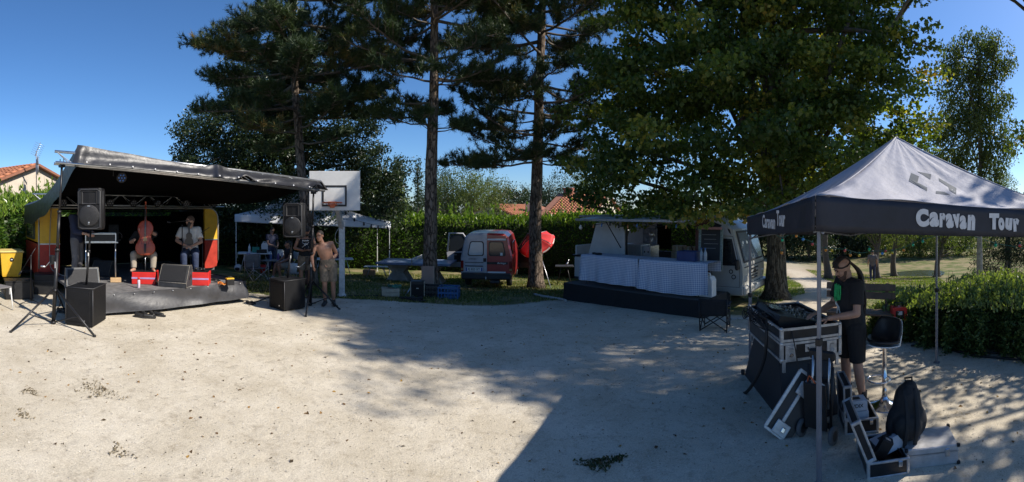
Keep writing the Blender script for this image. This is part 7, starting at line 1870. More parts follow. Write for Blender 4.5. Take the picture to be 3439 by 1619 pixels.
# hand-painted lettering on two sides of the border
def lettering(s, P_, Q_, px0, px1, z0, z1, val, rot=0.0, off=.012):
    """painted words fitted between two picture columns of an edge, z0..z1 below the eave"""
    e = (Q_ - P_); e.z = 0; e.normalize(); n = e.cross(Vector((0, 0, 1))); b0 = Vector((P_.x, P_.y, 0))
    xs = [-((b0.x * math.cos(az(p)) - b0.y * math.sin(az(p))) / (e.x * math.cos(az(p)) - e.y * math.sin(az(p)))) for p in (px0, px1)]
    f = (xs[0] + xs[1]) / 2 / (Vector((Q_.x, Q_.y, 0)) - b0).length
    o = text_obj(s, .2, M_paintwhite, 'lettering', val, (0, 0, 0), (0, 0, 0), .001, off)
    cs = np.array([v.co[:] for v in o.data.vertices]); lo, hi = cs.min(0), cs.max(0); mid_ = Vector(((lo[0] + hi[0]) / 2, (lo[1] + hi[1]) / 2, 0))
    sx, sy = abs(xs[1] - xs[0]) / (hi[0] - lo[0]), (z1 - z0) / (hi[1] - lo[1])
    p = P_.lerp(Q_, f) - Vector((0, 0, (z0 + z1) / 2)) + n * .016 - to
    M = Matrix((e, Vector((0, 0, 1)), n)).transposed().to_4x4()
    o.scale = (1, 1, 1); o.matrix_local = Matrix.Translation(p) @ M @ Matrix.Rotation(rot, 4, 'Z') @ Matrix.Diagonal((sx, sy, 1, 1)) @ Matrix.Translation(-mid_)
    return o
eA, eD, eC = (Vector((c.x, c.y, z)) for c, z in ((A_, EV[0]), (D_, EV[1]), (C_, EV[3])))
lettering('C', eA, eD, 3074, 3117, .055, .205, pans[1], R(4), .016)
for ch, p0, p1, a0, a1 in (('a', 3119, 3151, .085, .20), ('r', 3153, 3173, .09, .20), ('a', 3174, 3199, .09, .205), ('v', 3198, 3222, .09, .20), ('a', 3220, 3243, .10, .21), ('n', 3247, 3272, .09, .215), ('T', 3319, 3352, .065, .20), ('o', 3350, 3370, .10, .205), ('u', 3373, 3396, .10, .205), ('r', 3400, 3420, .10, .21)):
    lettering(ch, eA, eD, p0, p1, a0 - .01, a1, pans[1], R(rnd.uniform(-6, 6)), .015)
lettering('Caravan', eC, eA, 2565, 2608, .05, .20, pans[7], 0, .005); lettering('Tour', eC, eA, 2613, 2642, .04, .20, pans[7], 0, .006)
# printed emblem on the front slope
from mathutils.bvhtree import BVHTree
bv = BVHTree.FromPolygons([v.co + to for v in pans[0].data.vertices], [tuple(p.vertices) for p in pans[0].data.polygons])
def on_roof(px, py):
    d_ = (at(px, py, 5.0) - Vector((0, 0, CH))).normalized(); h = bv.ray_cast(Vector((0, 0, CH)), d_)
    return (h[0] if h[0] else at(px, py, 4.5)) - d_ * .010 - to
M_emb = pm('slate_print', (.075, .095, .12), .8)
zz_ = lambda L_: [(2400 + .47 * x, 430 + .47 * y) for x, y in L_]
for poly in ([(1405, 320), (1460, 345), (1450, 388), (1520, 425), (1518, 450), (1388, 378)], [(1448, 310), (1548, 330), (1542, 368)], [(1602, 357), (1728, 430), (1725, 475), (1680, 448), (1670, 420), (1605, 378)], [(1582, 450), (1640, 455), (1688, 480), (1580, 468)]):
    pp = zz_(poly); cx_, cy_ = sum(p[0] for p in pp) / len(pp), sum(p[1] for p in pp) / len(pp)
    rim = [(pp[k][0] + (pp[(k + 1) % len(pp)][0] - pp[k][0]) * f / 4, pp[k][1] + (pp[(k + 1) % len(pp)][1] - pp[k][1]) * f / 4) for k in range(len(pp)) for f in range(4)]
    a = MB(); V = [tuple(on_roof(*p)) for p in rim]; a.add(V, [tuple(range(len(V)))]); a.build('emblem_piece', M_emb, pans[0])

# ---- mixing desk on its flight case
gq = float(gz(3.0, 4.4))
# folded black stand boards
t = thing('desk_stand', 'black sloping boards carrying the flight case of the mixing desk', 'stand', (3.125, 4.34, gq), R(-14.5))
def board(p): a = MB(); a.add([p[0], p[1], p[2], p[3]], [(0, 1, 2, 3)]); return a
M_board = pm('scuffed_black_board', (.028, .028, .032), .6, 0, .35, 3, .15, 40)
tq = [(-.31, -.46, .60), (.31, -.46, .60), (.31, .46, .60), (-.31, .46, .60)]; bq = [(-.34, -.72, .0), (.28, -.68, .0), (.30, .78, .0), (-.34, .80, .0)]
for i in range(4):
    j = (i + 1) % 4; board([bq[i], bq[j], tq[j], tq[i]]).build('board', M_board, t, solid=.02)
for x, y in ((-.37, .82), (-.36, -.72)): a = MB(); a.cyl((x - .02, y, .035), (x + .02, y, .035), .035, n=12); a.build('castor', M_tyre, t)
CZ = gq + .62
t = thing('flight_case', 'black flight case with aluminium edges and butterfly latches under the mixer', 'flight case', (3.125, 4.34, CZ), R(-14.5))
w, d, h = .68, 1.22, .20
M_lam = pm('black_laminate', (.016, .016, .018), .35, 0, .3, 8, .1, 80); M_aluw = pm('worn_aluminium_edge', (.55, .55, .55), .4, .7, .35, 14, .05)
a = MB(); a.box((0, 0, h / 2), (w, d, h), None, .004); cs = a.build('lower_case', M_lam, t)
a = MB()
for (x, y, ww, dd) in ((0, -d / 2 + .012, w, .022), (0, d / 2 - .012, w, .022), (-w / 2 + .012, 0, .022, d - .05), (w / 2 - .012, 0, .022, d - .05)): a.box((x, y, h + .075), (ww, dd, .13))
a.box((0, 0, h + .02), (w - .05, d - .05, .02)); a.build('upper_tray', M_lam, t)
for z in (.012, h - .012, h + .022, h + .140):
    for (x, y, ww, dd) in ((0, -d / 2 - .004, w + .02, .012), (0, d / 2 + .004, w + .02, .012), (-w / 2 - .004, 0, .012, d), (w / 2 + .004, 0, .012, d)): a = MB(); a.box((x, y, z), (ww, dd, .026)); a.build('edge_profile', M_aluw, t)
for sx in (-1, 1):
    for sy in (-1, 1):
        a = MB(); a.box((sx * w / 2, sy * d / 2, h / 2), (.035, .035, h)); a.build('corner_profile', M_aluw, t)
        a = MB(); a.box((sx * w / 2, sy * d / 2, h + .08), (.035, .035, .14)); a.build('corner_profile', M_aluw, t)
        a = MB(); a.box((sx * (w / 2 - .03), sy * (d / 2 - .01), -.055), (.03, .03, .11)); a.build('leg_stub', M_aluw, t)
        for z in (.02, h - .01, h + .14): a = MB(); a.ell((sx * w / 2, sy * d / 2, z), .026, 8, 6); a.build('ball_corner', M_aluw, t)
for x in (-.24, .24):
    a = MB(); a.box((x, -d / 2 - .010, h * .46), (.12, .014, .17), None, .02); lt = a.build('latch_plate', M_aluw, t); a = MB(); a.box((x, -d / 2 - .020, h * .52), (.055, .012, .075), None, .006); a.build('latch_hook', M_steel, lt); a = MB(); a.cyl((x, -d / 2 - .018, h * .36), (x, -d / 2 - .034, h * .36), .022, n=14); a.build('latch_wing', M_chrome, lt)
a = MB(); a.box((0, -d / 2 - .008, h * .62), (.15, .012, .085), None, .01); hd = a.build('handle_plate', M_aluw, t); a = MB(); a.tube([(-.045, -d / 2 - .018, h * .66), (-.045, -d / 2 - .03, h * .56), (.045, -d / 2 - .03, h * .56), (.045, -d / 2 - .018, h * .66)], .007, 6); a.build('handle', M_blackpaint, hd)
# mixer
mz = CZ + h + .03
t = thing('mixing_desk', 'dark mixing desk tilted up on its flight case with cables plugged behind', 'mixing desk', (3.13, 4.36, mz), R(-14.5))
prof = [(-.27, .0), (.31, .0), (.33, .06), (.28, .075), (-.12, .17), (-.27, .20), (-.30, .15)]
a = MB(); a.prism(prof, 'y', -.42, .42); a.build('body', pm('desk_dark_blue', (.022, .024, .032), .35, 0, .2, 6), t)
sl = math.atan2(.095, .42)
for k in range(10):
    for j in range(4):
        x = .24 - j * .10; z = .083 + (0.30 - x - .0) * .226; y = -.36 + k * .08
        a = MB()
        if j == 0: a.box((x, y, z + .008), (.075, .006, .006), (0, sl, 0)); a.box((x + .015 * math.sin(k * 2), y, z + .014), (.022, .014, .014), (0, sl, 0)); a.build('fader', M_aluw if k % 3 else M_greyplastic, t)
        else: a.cyl((x, y, z - .004), (x + .003, y, z + .016), .009, n=8); a.build('knob', [M_greyplastic, M_aluw, M_blackpaint][(k + j) % 3], t)
a = MB(); a.box((-.19, .05, .205), (.16, .34, .012), (0, R(12), 0), .004); a.build('screen', M_glassdark, t)
for y in (-.425, .425): a = MB(); a.prism([(x * 1.02, z * 1.04) for x, z in prof], 'y', y - .012, y + .012); a.build('end_cheek', M_blackpaint, t)
for k in range(12): a = MB(); a.cyl((-.325, -.36 + k * .065, .10), (-.36, -.36 + k * .065, .10), .011, n=8); a.build('plug', M_aluw, t)
# cable loom behind it
rr2 = random.Random(4); o0 = Vector((2.80, 4.36, mz + .08))
lm_ = thing('cable_loom', 'tangle of black cables behind the mixing desk dropping to the ground', 'cables', o0)
for k in range(16):
    y = -.22 + k * .04; pts = [Vector((.06, y + .05, .0))] + [Vector((-.05 - .12 * rr2.random(), y * .6 + rr2.uniform(-.12, .12), rr2.uniform(-.02, .14))) for _ in range(4)] + [Vector((-.12, -.18 + rr2.uniform(-.03, .03), -.06))]
    MB().tube(lerp_path(pts, 18), .006, 5).build('cable', M_cable, lm_)
MB().tube(lerp_path([Vector((-.12, -.18, -.04)), Vector((-.14, -.2, -.2)), Vector((-.13, -.14, -.4)), Vector((-.15, -.0, -.65)), Vector((-.12, .3, -.92)), Vector((-.1, .55, -.99))], 24), .020, 8).build('main_loom', M_cable, lm_)
o = MB().tube(lerp_path([Vector((2.76, 3.84, CZ + .35)), Vector((2.74, 3.74, CZ + .2)), Vector((2.77, 3.70, CZ - .1)), Vector((2.74, 3.56, CZ - .45)), Vector((2.88, 3.45, gq + .05))], 20), .007, 5).build('thin_cable', M_cable); tag(o, 'thin black cable hanging over the front of the flight case', 'cable')
t = thing('cup', 'white cup standing among the cables on the flight case', 'cup', (2.92, 4.82, CZ + h + .03)); a = MB(); a.lathe([(.028, 0), (.038, .10), (.034, .10), (.025, .008)], 14); a.build('body', M_whiteplastic, t); a = MB(); a.tube([(.036, 0, .08), (.06, 0, .06), (.034, 0, .03)], .005, 5); a.build('handle', M_whiteplastic, t)

# ---- man at the desk
mp = Vector((3.51, 3.71, 0)); mp.z = float(gz(mp.x, mp.y)); ma = R(-106)
J = dict(pel=(0, .03, .93), wai=(0, .0, 1.08), che=(0, -.01, 1.27), nek=(0, -.03, 1.43), hed=(0, -.10, 1.565), shl=(-.19, -.02, 1.385), shr=(.19, -.02, 1.385), ell=(-.26, -.10, 1.12), elr=(.27, -.06, 1.10), wrl=(-.10, -.36, 1.07), wrr=(.13, -.33, 1.05), hpl=(-.10, .02, .90), hpr=(.10, .02, .90), knl=(-.11, -.01, .49), knr=(.12, .03, .49), anl=(-.12, .03, .09), anr=(.13, .09, .09), tol=(-.14, -.13, .035), tor=(.16, -.07, .035))
man, F = person('man with dreadlocks in a black printed T-shirt and shorts at the mixing desk', mp, ma, J, None, 0, R(30), 0, M_blackcloth, .72, pm('black_shorts', (.013, .013, .014), .9, 0, .3, 5, .5, 12, bdist=.02), .46, M_boot, None, None, pm('dark_stubble', (.10, .055, .04), .9), .009,
                {'l': dict(d=(.25, -.95, -.15), n=(0, -.1, 1), curl=.45), 'r': dict(d=(-.1, -.95, -.12), n=(0, -.1, 1), curl=.45)}, None, .024, 1.05, 1.0)
for s in 'lr':
    an = Vector(J['an' + s]); a = MB(); a.cyl(an + Vector((0, 0, -.02)), an + Vector((0, -.0, .10)), .045, .05, 12); a.build('sock', M_blackcloth, man)
drd = MB(); rr2 = random.Random(8)
hpt = lambda x, y, z: F @ Vector((x, y, z))
for k in range(15):      # locks combed back over the crown
    x = -.06 + .12 * k / 14
    pts = [hpt(x, -.085 + abs(x) * .4, .055), hpt(x * 1.05, -.05, .118 - abs(x) * .35), hpt(x, .03, .135 - abs(x) * .4), hpt(x * .7, .095, .085), hpt(x * .3, .115, .03)]
    drd.tube(lerp_path(pts, 12), .0105, 6)
for sx in (-1, 1): drd.tube(lerp_path([hpt(sx * .03, -.092, .07), hpt(sx * .07, -.03, .03), hpt(sx * .08, .04, .02), hpt(sx * .03, .11, .02)], 12), .010, 6)
tie = hpt(0, .12, .03)
for k in range(16):      # the tail down the back
    a0 = 2 * math.pi * k / 16; ox, oy = .03 * math.cos(a0), .022 * math.sin(a0)
    pts = [tie + Vector((ox * .5, -.02, 0)), Vector((ox, .11 + oy, 1.52)), Vector((ox * 1.6 + rr2.uniform(-.01, .01), .15 + oy, 1.36)), Vector((ox * 2 + rr2.uniform(-.02, .02), .155 + oy, 1.18)), Vector((ox * 2.4 + rr2.uniform(-.03, .03), .15 + oy * 1.4, 1.0)), Vector((ox * 2.6 + rr2.uniform(-.04, .04), .15 + oy * 1.5, .80 + rr2.uniform(-.06, .1)))]
    drd.tube(lerp_path(pts, 20), [.011 - .004 * i / 20 for i in range(21)], 6)
soft(drd, 'dreadlocks', M_hair, man, .006, 0)
pg = pm('neon_green_print', (.03, .48, .14), .7)
a = MB()
for k in range(8):
    x = -.075 + .02 * k; z = 1.30 + .012 * math.sin(k * 2.3); a.tube([(x, -.160 + .5 * x * x, z + .085 + .02 * math.sin(k * 4)), (x + .012 * math.sin(k * 3), -.165 + .5 * x * x, z), (x - .006, -.166 + .5 * x * x, z - .085 - .02 * math.cos(k * 3))], .0085, 5)
soft(a, 'green_print', pg, man, .006, 0)
a = MB(); cap(a, (-.05, -.155, 1.165), (.02, -.158, 1.13), .016, .012); cap(a, (.0, -.157, 1.14), (-.03, -.155, 1.06), .012, .010); cap(a, (.02, -.158, 1.13), (.05, -.155, 1.07), .010, .008); cap(a, (-.055, -.155, 1.18), (-.06, -.155, 1.20), .014, .012); soft(a, 'white_print', M_whitecloth, man, .006, 0)

# ---- bar stool
q = ray(2971, 1362); fa = R(-88)
t = thing('bar_stool', 'chrome bar stool with a black padded shell seat', 'bar stool', q, fa)
a = MB(); a.lathe([(.205, 0), (.205, .008), (.19, .016), (.12, .035), (.06, .065), (.035, .10), (.03, .12)], 32); a.build('base', M_chrome, t)
a = MB(); a.lathe([(.03, .10), (.03, .34), (.026, .345), (.026, .67), (.05, .69)], 20); a.build('column', M_chrome, t)
a = MB(); a.tube([(.13 * math.cos(w) , -.10 + .13 * math.sin(w), .33) for w in [2 * math.pi * k / 24 for k in range(25)]], .009, 7); a.build('foot_ring', M_chrome, t)
def shell(off, z0):
    def fn(u, v):
        w = 2 * math.pi * u; r = v
        x = .225 * r * math.cos(w); y = .215 * r * math.sin(w)
        b = min(1.0, max(0, math.sin(w) * 1.5)) ** .8 * r ** 2.6
        return (x * (1 - .12 * b), y * (1 - .28 * b) + .02 * b + off * .2, z0 + .035 * r * r + .25 * b + off)
    return fn
MB().grid(40, 14, shell(0, .69)).build('shell', M_whiteplastic, t, solid=.012)
MB().grid(40, 14, lambda u, v: tuple(Vector(shell(.045, .69)(u, v * .95)) + Vector((0, -.035 * max(0, math.sin(2 * math.pi * u)), .0)))).build('cushion', pm('black_leatherette', (.02, .019, .019), .45, 0, .3, 6, .2, 30), t, solid=.03)
# ---- bench and red machine on the lawn
q = ray(2880, 1126); t = thing('park_bench', 'brown slatted wooden bench on the lawn behind the man', 'bench', q, -az(2880) + R(-14)); M_bw = pm('brown_bench_wood', (.17, .105, .065), .7, 0, .35, 6, .3, 40)
for z in (.70, .86): a = MB(); a.box((0, .24, z), (1.35, .035, .13), (R(-12), 0, 0), .008); a.build('back_slat', M_bw, t)
for y in (-.16, .0, .14): a = MB(); a.box((0, y, .44), (1.35, .13, .04), None, .008); a.build('seat_slat', M_bw, t)
for x in (-.5, .5):
    for y, h in ((-.14, .42), (.20, .42)): a = MB(); a.box((x, y, h / 2), (.09, .09, h), None, .008); a.build('leg', M_bw, t)
    a = MB(); a.box((x, .26, .66), (.06, .05, .55), (R(-12), 0, 0), .006); a.build('back_post', M_bw, t)
q = ray(3018, 1135); q = pol(3018, math.hypot(q.x, q.y) - .1); t = thing('generator', 'red and black wheeled machine beside the bush', 'machine', q, -az(3018) + R(12)); t.scale = (.75, .75, .8)
a = MB(); a.prism([(-.20, .15), (.20, .15), (.17, .74), (-.17, .74)], 'y', -.14, .14); a.build('body', M_redbright, t); a = MB(); a.box((0, -.145, .46), (.20, .03, .42), None, .02); fp_ = a.build('front_panel', M_blackpaint, t); a = MB(); a.box((0, -.163, .62), (.11, .006, .08)); a.build('label', M_whitepaint, fp_)
a = MB(); a.ell((0, -.18, .36), (.11, .05, .09), 12, 8); a.build('bag', M_blackcloth, t); a = MB(); a.tube([(-.1, 0, .74), (-.1, 0, .82), (.1, 0, .82), (.1, 0, .74)], .012, 6); a.build('handle', M_blackpaint, t)
for sx in (-1, 1): a = MB(); a.cyl((sx * .22, 0, .12), (sx * .26, 0, .12), .12, n=16); a.build('wheel', M_tyre, t)
t = thing('cable_ramp', 'white perforated ramp lying on the gravel before the bench', 'cable ramp', ray(2905, 1162), -az(2905) + R(62))
a = MB(); a.box((0, 0, .02), (.85, .16, .035), None, .01); a.build('body', M_alu, t)
for k in range(10):
    for y in (-.035, .035): a = MB(); a.box((-.36 + k * .08, y, .0385), (.05, .035, .003)); a.build('slot', M_greyplastic, t)

# ---- cases on the ground
def lid_case(label, p, rz, w, d, h, ang, lidh=.07, contents=True):
    """open aluminium-edged case; lid hinged on the -x side"""
    t = thing('equipment_case', label, 'case', p, rz, 'open microphone cases')
    a = MB(); a.box((0, 0, .008), (w, d, .014)); a.build('floor', M_lam, t)
    for (x, y, ww, dd) in ((0, -d / 2, w, .012), (0, d / 2, w, .012), (-w / 2, 0, .012, d), (w / 2, 0, .012, d)): a = MB(); a.box((x, y, h / 2), (ww, dd, h)); a.build('side', M_lam, t)
    for z in (.01, h):
        for (x, y, ww, dd) in ((0, -d / 2 - .003, w + .012, .020), (0, d / 2 + .003, w + .012, .020), (-w / 2 - .003, 0, .020, d), (w / 2 + .003, 0, .020, d)): a = MB(); a.box((x, y, z), (ww, dd, .020), None, .004); a.build('edge_profile', M_aluw, t)
    for sx in (-1, 1):
        for sy in (-1, 1): a = MB(); a.box((sx * w / 2, sy * d / 2, h / 2), (.028, .028, h + .016), None, .006); a.build('corner', M_aluw, t)
    a = MB(); a.box((w * .3, -d / 2 - .015, h - .03), (.035, .012, .05), None, .004); a.build('latch', M_chrome, t)
    a = MB(); a.box((0, -w * 0, lidh / 2), (.001, .001, .001))
    ld = MB(); ld.box((-w / 2, 0, .006), (w, d, .012)); L_ = ld.build('lid', M_lam, t, (-w / 2 - .01, 0, h + .012), (0, R(ang), 0))
    for (x, y, ww, dd) in ((-w / 2, -d / 2, w, .012), (-w / 2, d / 2, w, .012), (0, 0, .012, d), (-w, 0, .012, d)): a = MB(); a.box((x, y, lidh / 2), (ww, dd, lidh)); a.build('lid_side', M_lam, L_)
    for z in (.0, lidh):
        for (x, y, ww, dd) in ((-w / 2, -d / 2 - .003, w + .012, .020), (-w / 2, d / 2 + .003, w + .012, .020), (.003, 0, .020, d), (-w - .003, 0, .020, d)): a = MB(); a.box((x, y, z), (ww, dd, .020), None, .004); a.build('lid_edge', M_aluw, L_)
    for x in (0, -w):
        for y in (-d / 2, d / 2): a = MB(); a.box((x, y, lidh / 2), (.03, .03, lidh + .016), None, .006); a.build('lid_corner', M_aluw, L_)
    return t
q1 = ray(2965, 1570); q1 = Vector((2.94, 2.62, float(gz(2.94, 2.62)))); r1 = R(-52)
q1 = pol(2962, 3.90); lid_case('open black case holding white and black boxes beside the backpack', q1, -az(2962) + R(14), .34, .44, .13, 68)
def carton(label, p, rot, dims, mat, txt=None, tm=None, size=.05, tp_=(0, 0, 0), tr_=(0, 0, 0), group=None):
    t = thing('carton', label, 'carton', p, 0, group); t.rotation_euler = rot; a = MB(); a.box((0, 0, dims[2] / 2), dims, None, .003); a.build('box', mat, t)
    a = MB(); a.box((0, 0, dims[2] + .001), (dims[0] * .5, dims[1] * .4, .002)); a.build('print', M_greyplastic if mat is not M_blackpaint else M_aluw, t)
    if txt: text_obj(txt, size, tm, 'lettering', t, tp_, tr_, .0006, .0008)
    return t
carton('white carton leaning across the open case beside the backpack', onto(q1, -az(2962) + R(14), .06, .02, .10), (R(-8), R(-14), -az(2962) + R(24)), (.24, .18, .11), pm('white_card', (.58, .59, .62), .6, 0, .05, 4))
carton('slim black microphone carton with white figures leaning in the open case', onto(q1, -az(2962) + R(14), -.10, -.10, .05), (R(10), R(28), -az(2962) + R(10)), (.10, .07, .26), M_blackpaint, '57', M_whitepaint, .06, (0, -.0365, .05), (R(90), 0, 0))
carton('green labelled black pouch in the bottom of the open case', onto(q1, -az(2962) + R(14), .06, -.12, .015), (0, 0, -az(2962) + R(14)), (.16, .10, .04), M_blackpaint); a = MB(); a.box((.0, .0, .0), (.05, .045, .004)); o = a.build('green_label', pg, bpy.data.objects['carton.002'], (.05, 0, .045))
q2 = pol(2880, 4.62); r2 = -az(2880) + R(12); lid_case('open black case with stacked white cartons behind the trolley', q2, r2, .32, .40, .14, 88)
M_wc = pm('white_card', (.58, .59, .62), .6)
carton('white carton with dark lettering on top of the stacked cartons', onto(q2, r2, -.05, -.06, .195), (0, 0, r2 + R(4)), (.24, .15, .10), M_wc, 'AUDIX', M_bumper, .05, (0, -.0765, .05), (R(90), 0, 0))
carton('white carton underneath the one with dark lettering', onto(q2, r2, -.04, -.05, .09), (0, 0, r2 + R(-3)), (.26, .17, .10), M_wc)
# aluminium case and backpack
q3 = pol(3118, 4.02); r3 = -az(3118) + R(12)
t = thing('aluminium_case', 'flat silver aluminium case lying beside the tent', 'case', q3, r3); M_alc = pm('embossed_aluminium', (.46, .46, .47), .5, .5, .2, 18, .4, 120)
a = MB(); a.box((0, 0, .055), (.46, .36, .11), None, .008); a.build('lower_shell', M_alc, t); a = MB(); a.box((0, 0, .14), (.46, .36, .055), None, .008); a.build('lid', M_alc, t); a = MB(); a.box((0, 0, .111), (.465, .365, .008)); a.build('seam', M_steel, t)
for x in (-.23, .23):
    for y in (-.18, .18):
        for z in (.012, .162): a = MB(); a.box((x, y, z), (.03, .03, .03), None, .006); a.build('corner', M_blackpaint, t)
a = MB(); a.box((.13, -.184, .11), (.045, .012, .07), None, .006); a.build('latch', M_chrome, t)
q4 = pol(3050, 3.95); q4.z += .0
t = thing('backpack', 'black backpack slumped against the aluminium case', 'backpack', onto(q4, 0, .06, .06, .14), -az(3050) + R(10)); M_bp = pm('black_nylon', (.013, .013, .014), .75, 0, .4, 6, .5, 20, bdist=.02)
a = MB(); a.ell((0, .02, .16), (.19, .13, .18), 16, 10); cap(a, (0, .03, .14), (.01, .05, .36), .165, .125); cap(a, (.01, .05, .36), (.03, .05, .44), .12, .075); a.ell((-.01, -.09, .15), (.13, .07, .12), 14, 8); a.ell((-.15, .0, .12), (.05, .07, .10), 10, 8); soft(a, 'bag', M_bp, t, .014, 3)
a = MB(); a.tube([(.0, .03, .50), (-.02, .03, .54), (.05, .04, .54), (.05, .05, .49)], .010, 6); a.build('top_loop', M_bp, t)
for x, k in ((-.02, 0), (.07, 1)): a = MB(); a.tube(lerp_path([(x - .01, -.01, .46), (x, -.075, .36), (x, -.135, .24), (x - .01, -.165, .14), (x - .03, -.15, .0), (x - .02, -.17, -.10)], 16), .020, 8, flat=.35); a.build('shoulder_strap', M_bp, t)
a = MB(); a.tube(lerp_path([(-.12, -.12, .02), (-.06, -.17, -.06), (-.02, -.20, -.12)], 8), .014, 6, flat=.4); a.build('hip_strap', M_bp, t)
# folding trolley
q5 = pol(2748, 4.28); r5 = -az(2748) + R(-28)
t = thing('hand_trolley', 'folding hand trolley with grey wheels behind the tent leg', 'trolley', q5, r5)
for sx in (-1, 1):
    a = MB(); a.tube([(sx * .13, .0, .08), (sx * .13, .05, .70)], .016, 8); a.build('frame_tube', M_blackpaint, t); a = MB(); a.tube([(sx * .09, .03, .30), (sx * .09, .065, .78)], .013, 8); a.build('inner_tube', M_alu, t)
    a = MB(); rings = [[(sx * .17 + xx, -.02 + r * math.cos(2 * math.pi * j / 20), .085 + r * math.sin(2 * math.pi * j / 20)) for j in range(20)] for xx, r in ((-.02, .05), (-.02, .078), (.0, .085), (.02, .078), (.02, .05))]; a.loft(rings); wh = a.build('wheel', pm('grey_rubber', (.12, .12, .12), .8), t); a = MB(); a.cyl((sx * .17 - .021, -.02, .085), (sx * .17 + .021, -.02, .085), .05, n=14); a.build('hub', M_blackpaint, wh)
for z in (.14, .36, .56): a = MB(); a.box((0, .02 + z * .07, z), (.27, .025, .05), None, .006); a.build('crossbar', M_blackpaint, t)
a = MB(); a.box((0, .08, .79), (.28, .05, .09), None, .015); a.build('handle', M_blackpaint, t); a = MB(); a.box((0, -.06, .34), (.24, .02, .44), (R(4), 0, 0), .006); a.build('toe_plate', M_blackpaint, t)
a = MB(); a.tube(lerp_path([(-.1, -.03, .55), (-.06, -.06, .62), (.02, -.05, .5), (-.04, -.05, .4)], 10), .007, 5); a.build('bungee_cord', M_orange, t)
# flight-case lid leaning on the stand
q6 = pol(2668, 4.35); r6 = -az(2668)
t = thing('case_lid', 'black case lid with aluminium rails and latch plates leaning on the stand', 'case lid', q6, r6)
Ml = Matrix.Translation((.0, .05, .27)) @ Matrix.Rotation(R(36), 4, 'Y') @ Matrix.Rotation(R(-18), 4, 'X')
def lbox(nm, c, dms, m_, b=.004, par=None): a = MB(); a.box(c, dms, None, b); o = a.build(nm, m_, par or t); o.matrix_local = Ml; return o
lbox('panel', (0, 0, 0), (.28, .03, .60), M_lam)
for x in (-.14, -.02): lbox('rail', (x, -.02, 0), (.035, .03, .62), M_aluw)
for z in (-.24, .17): lbox('latch_plate', (.0, -.042, z), (.15, .014, .13), M_aluw, .02); lbox('latch_wing', (.02, -.055, z), (.04, .014, .05), M_chrome, .006)
for z in (-.31, .31): lbox('end_rail', (0, -.02, z), (.30, .034, .03), M_aluw)
# heap of cable along the bush
for k, (pp, lb) in enumerate((([(3060, 1165), (3120, 1162), (3200, 1178), (3300, 1188), (3439, 1190), (3560, 1190)], 'thick black cable along the foot of the small-leaved hedge'), ([(3200, 1180), (3260, 1196), (3330, 1204), (3439, 1212), (3560, 1215)], 'black cable looping out from the foot of the small-leaved hedge'))):
    o = MB().tube([p + Vector((0, 0, .02)) for p in lerp_path([ray(*a_) for a_ in pp], 30)], .018, 6).build('ground_cable', M_cable); tag(o, lb, 'cable')

# ---- festoon lights
bulbm = {c: pm('festoon_' + c, v, .25, 0, .1, 8, coat=.4) for c, v in dict(orange=(.75, .26, .02), yellow=(.75, .52, .03), red=(.60, .06, .04), green=(.02, .42, .16), blue=(.05, .26, .55)).items()}
def festoon(label, wire, bulbs, d):
    cv_ = lambda x, y: (2540 + x * .349, 760 + y * .349)
    pts = [at(*cv_(x, y), d) for x, y in wire]; t = thing('festoon_lights', label, 'string lights', pts[0], 0, 'festoon strings between trees and tent')
    o0 = pts[0].copy(); MB().tube([p - o0 for p in lerp_path(pts, 30)], .006, 5).build('wire', pm('green_wire', (.02, .12, .08), .6), t)
    for x, y, c in bulbs:
        p = at(*cv_(x, y), d - .02) - o0; a = MB(); a.ell(p, .030, 12, 9); b = a.build('bulb', bulbm[c], t); a = MB(); a.cyl(p + Vector((0, 0, .025)), p + Vector((0, 0, .065)), .014, n=8); a.build('socket', MAT['green_wire'], b)
festoon('coloured festoon bulbs hanging from the lime trunk to the tent pole', [(150, 40), (240, 110), (330, 80), (440, 112), (540, 155), (620, 205)], [(385, 92, 'orange'), (250, 135, 'green'), (450, 127, 'blue'), (540, 172, 'red'), (245, 255, 'orange')], 8.5)
festoon('coloured festoon bulbs strung across the view behind the man', [(600, 200), (726, 215), (853, 222), (990, 258), (1120, 240), (1300, 235), (1420, 205), (1508, 160), (1602, 125), (1800, 80), (1930, 55)], [(668, 230, 'orange'), (726, 231, 'yellow'), (853, 234, 'red'), (905, 278, 'orange'), (990, 280, 'yellow'), (1088, 222, 'green'), (1213, 263, 'blue'), (1245, 238, 'red'), (1308, 255, 'yellow'), (1418, 228, 'orange'), (1508, 182, 'green'), (1602, 148, 'green'), (1912, 70, 'orange')], 8.8)
festoon('festoon string with green and red bulbs below the lettered border', [(1960, 60), (2120, 105), (2303, 162), (2450, 190), (2620, 225)], [(2303, 184, 'green'), (2535, 187, 'red')], 7.6)
# ---- person walking away on the lawn
q = ray(2930, 943)
person('person in a grey T-shirt walking away over the lawn', q, math.pi - az(2930) + R(8), dict(knl=(-.10, -.06, .50), anl=(-.10, -.02, .09), anr=(.10, .14, .12), tor=(.12, .0, .035)), None, 0, R(5), 0, M_greycloth, .7, M_jeans, 1.0, M_boot, vox=.016, scale=1.02)

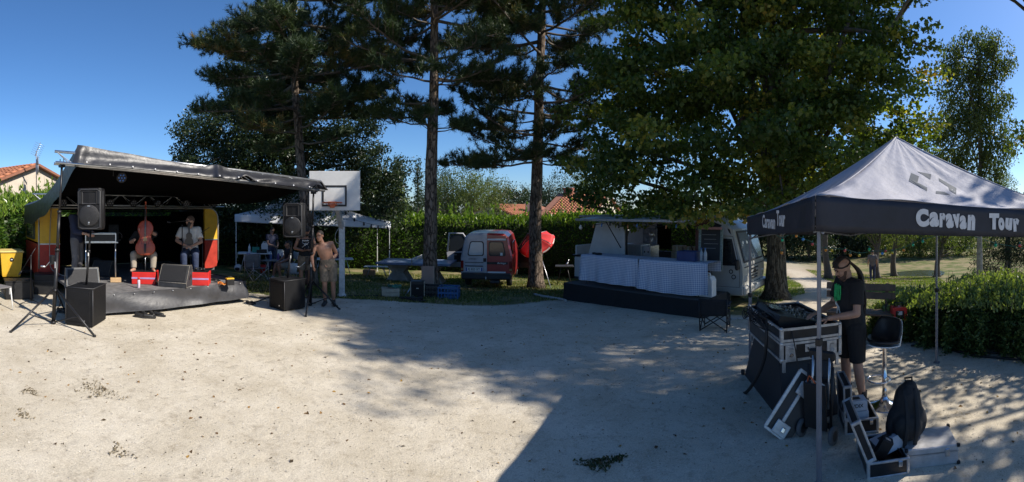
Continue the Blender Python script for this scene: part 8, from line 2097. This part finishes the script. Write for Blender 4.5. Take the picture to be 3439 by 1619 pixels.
# ---- litter on the gravel
def litter(name, label, n, size, mat, area, seed, cat, flat=.25):
    global rng
    rng = np.random.default_rng(seed)
    th = rng.uniform(area[0], area[1], n); d = area[2] + (area[3] - area[2]) * rng.random(n) ** .7
    x, y = d * np.sin(th), d * np.cos(th); k = inside(gravel_poly, x, y); x, y = x[k], y[k]
    P_ = np.stack([x, y, gz(x, y) + size * .12], 1); dirs = rng.normal(size=(len(x), 3)); dirs[:, 2] *= flat
    o = leaves(name, P_, size, mat, None, .6, 1.5, 0, dirs); return tag(o, label, cat, None, 'stuff')
M_dry = leaf_mat('dry_leaves', [(0, (.05, .035, .02)), (.5, (.16, .09, .04)), (.85, (.30, .17, .05)), (1, (.45, .26, .05))], .1, .8)
litter('fallen_leaves', 'scattered dry leaves and scraps on the pale gravel', 900, .045, M_dry, (-1.15, 1.15, 3.2, 13), 3, 'leaves')
litter('needle_scraps', 'tiny dark twigs and needle scraps on the pale gravel', 3600, .017, leaf_mat('dark_scraps', [(0, (.03, .028, .02)), (1, (.12, .10, .07))], .05, .9), (-1.15, 1.15, 3.2, 12), 4, 'twigs')
litter('loose_grit', 'loose pale and grey grit lying on the gravel', 9000, .018, leaf_mat('grit', [(0, (.20, .18, .16)), (.5, (.42, .39, .34)), (1, (.62, .58, .52))], .0, .9), (-1.15, 1.15, 3.0, 8.0), 6, 'grit')
def weed(label, px, py, n, r, mat, seed):
    global rng
    rng = np.random.default_rng(seed); p = ray(px, py); a_ = rng.uniform(0, 6.28, n); rr_ = r * rng.random(n) ** .6 * (1 + .4 * np.sin(3 * a_))
    P_ = np.stack([p.x + rr_ * np.cos(a_), p.y + rr_ * .6 * np.sin(a_), p.z + .004 + .010 * rng.random(n)], 1)
    o = leaves('weed_patch', P_, .028, mat, None, .6, 1.2); return tag(o, label, 'weeds', 'flat weeds in the gravel', 'stuff')
M_weed = leaf_mat('weed_leaves', [(0, (.03, .05, .02)), (.6, (.06, .085, .03)), (1, (.16, .10, .05))], .2, .7)
weed('flat green weed in the shaded gravel before the tent leg', 2010, 1558, 260, .17, M_weed, 1); weed('small flat weed beside the larger weed in the shade', 2070, 1542, 90, .09, M_weed, 2)
M_moss = leaf_mat('moss_brown', [(0, (.10, .08, .05)), (.6, (.22, .18, .12)), (1, (.30, .25, .18))], .1, .9)
for k, (px, py, n, r, lb) in enumerate(((325, 1312, 170, .32, 'wide brown patch of debris on the sunlit gravel'), (100, 1315, 70, .13, 'small brown patch of debris below the crank stand'), (405, 1520, 55, .13, 'brown patch of debris low on the sunlit gravel'), (80, 1395, 50, .12, 'thin brown patch of debris beside an orange leaf'))): weed(lb, px, py, n, r, M_moss, 20 + k)
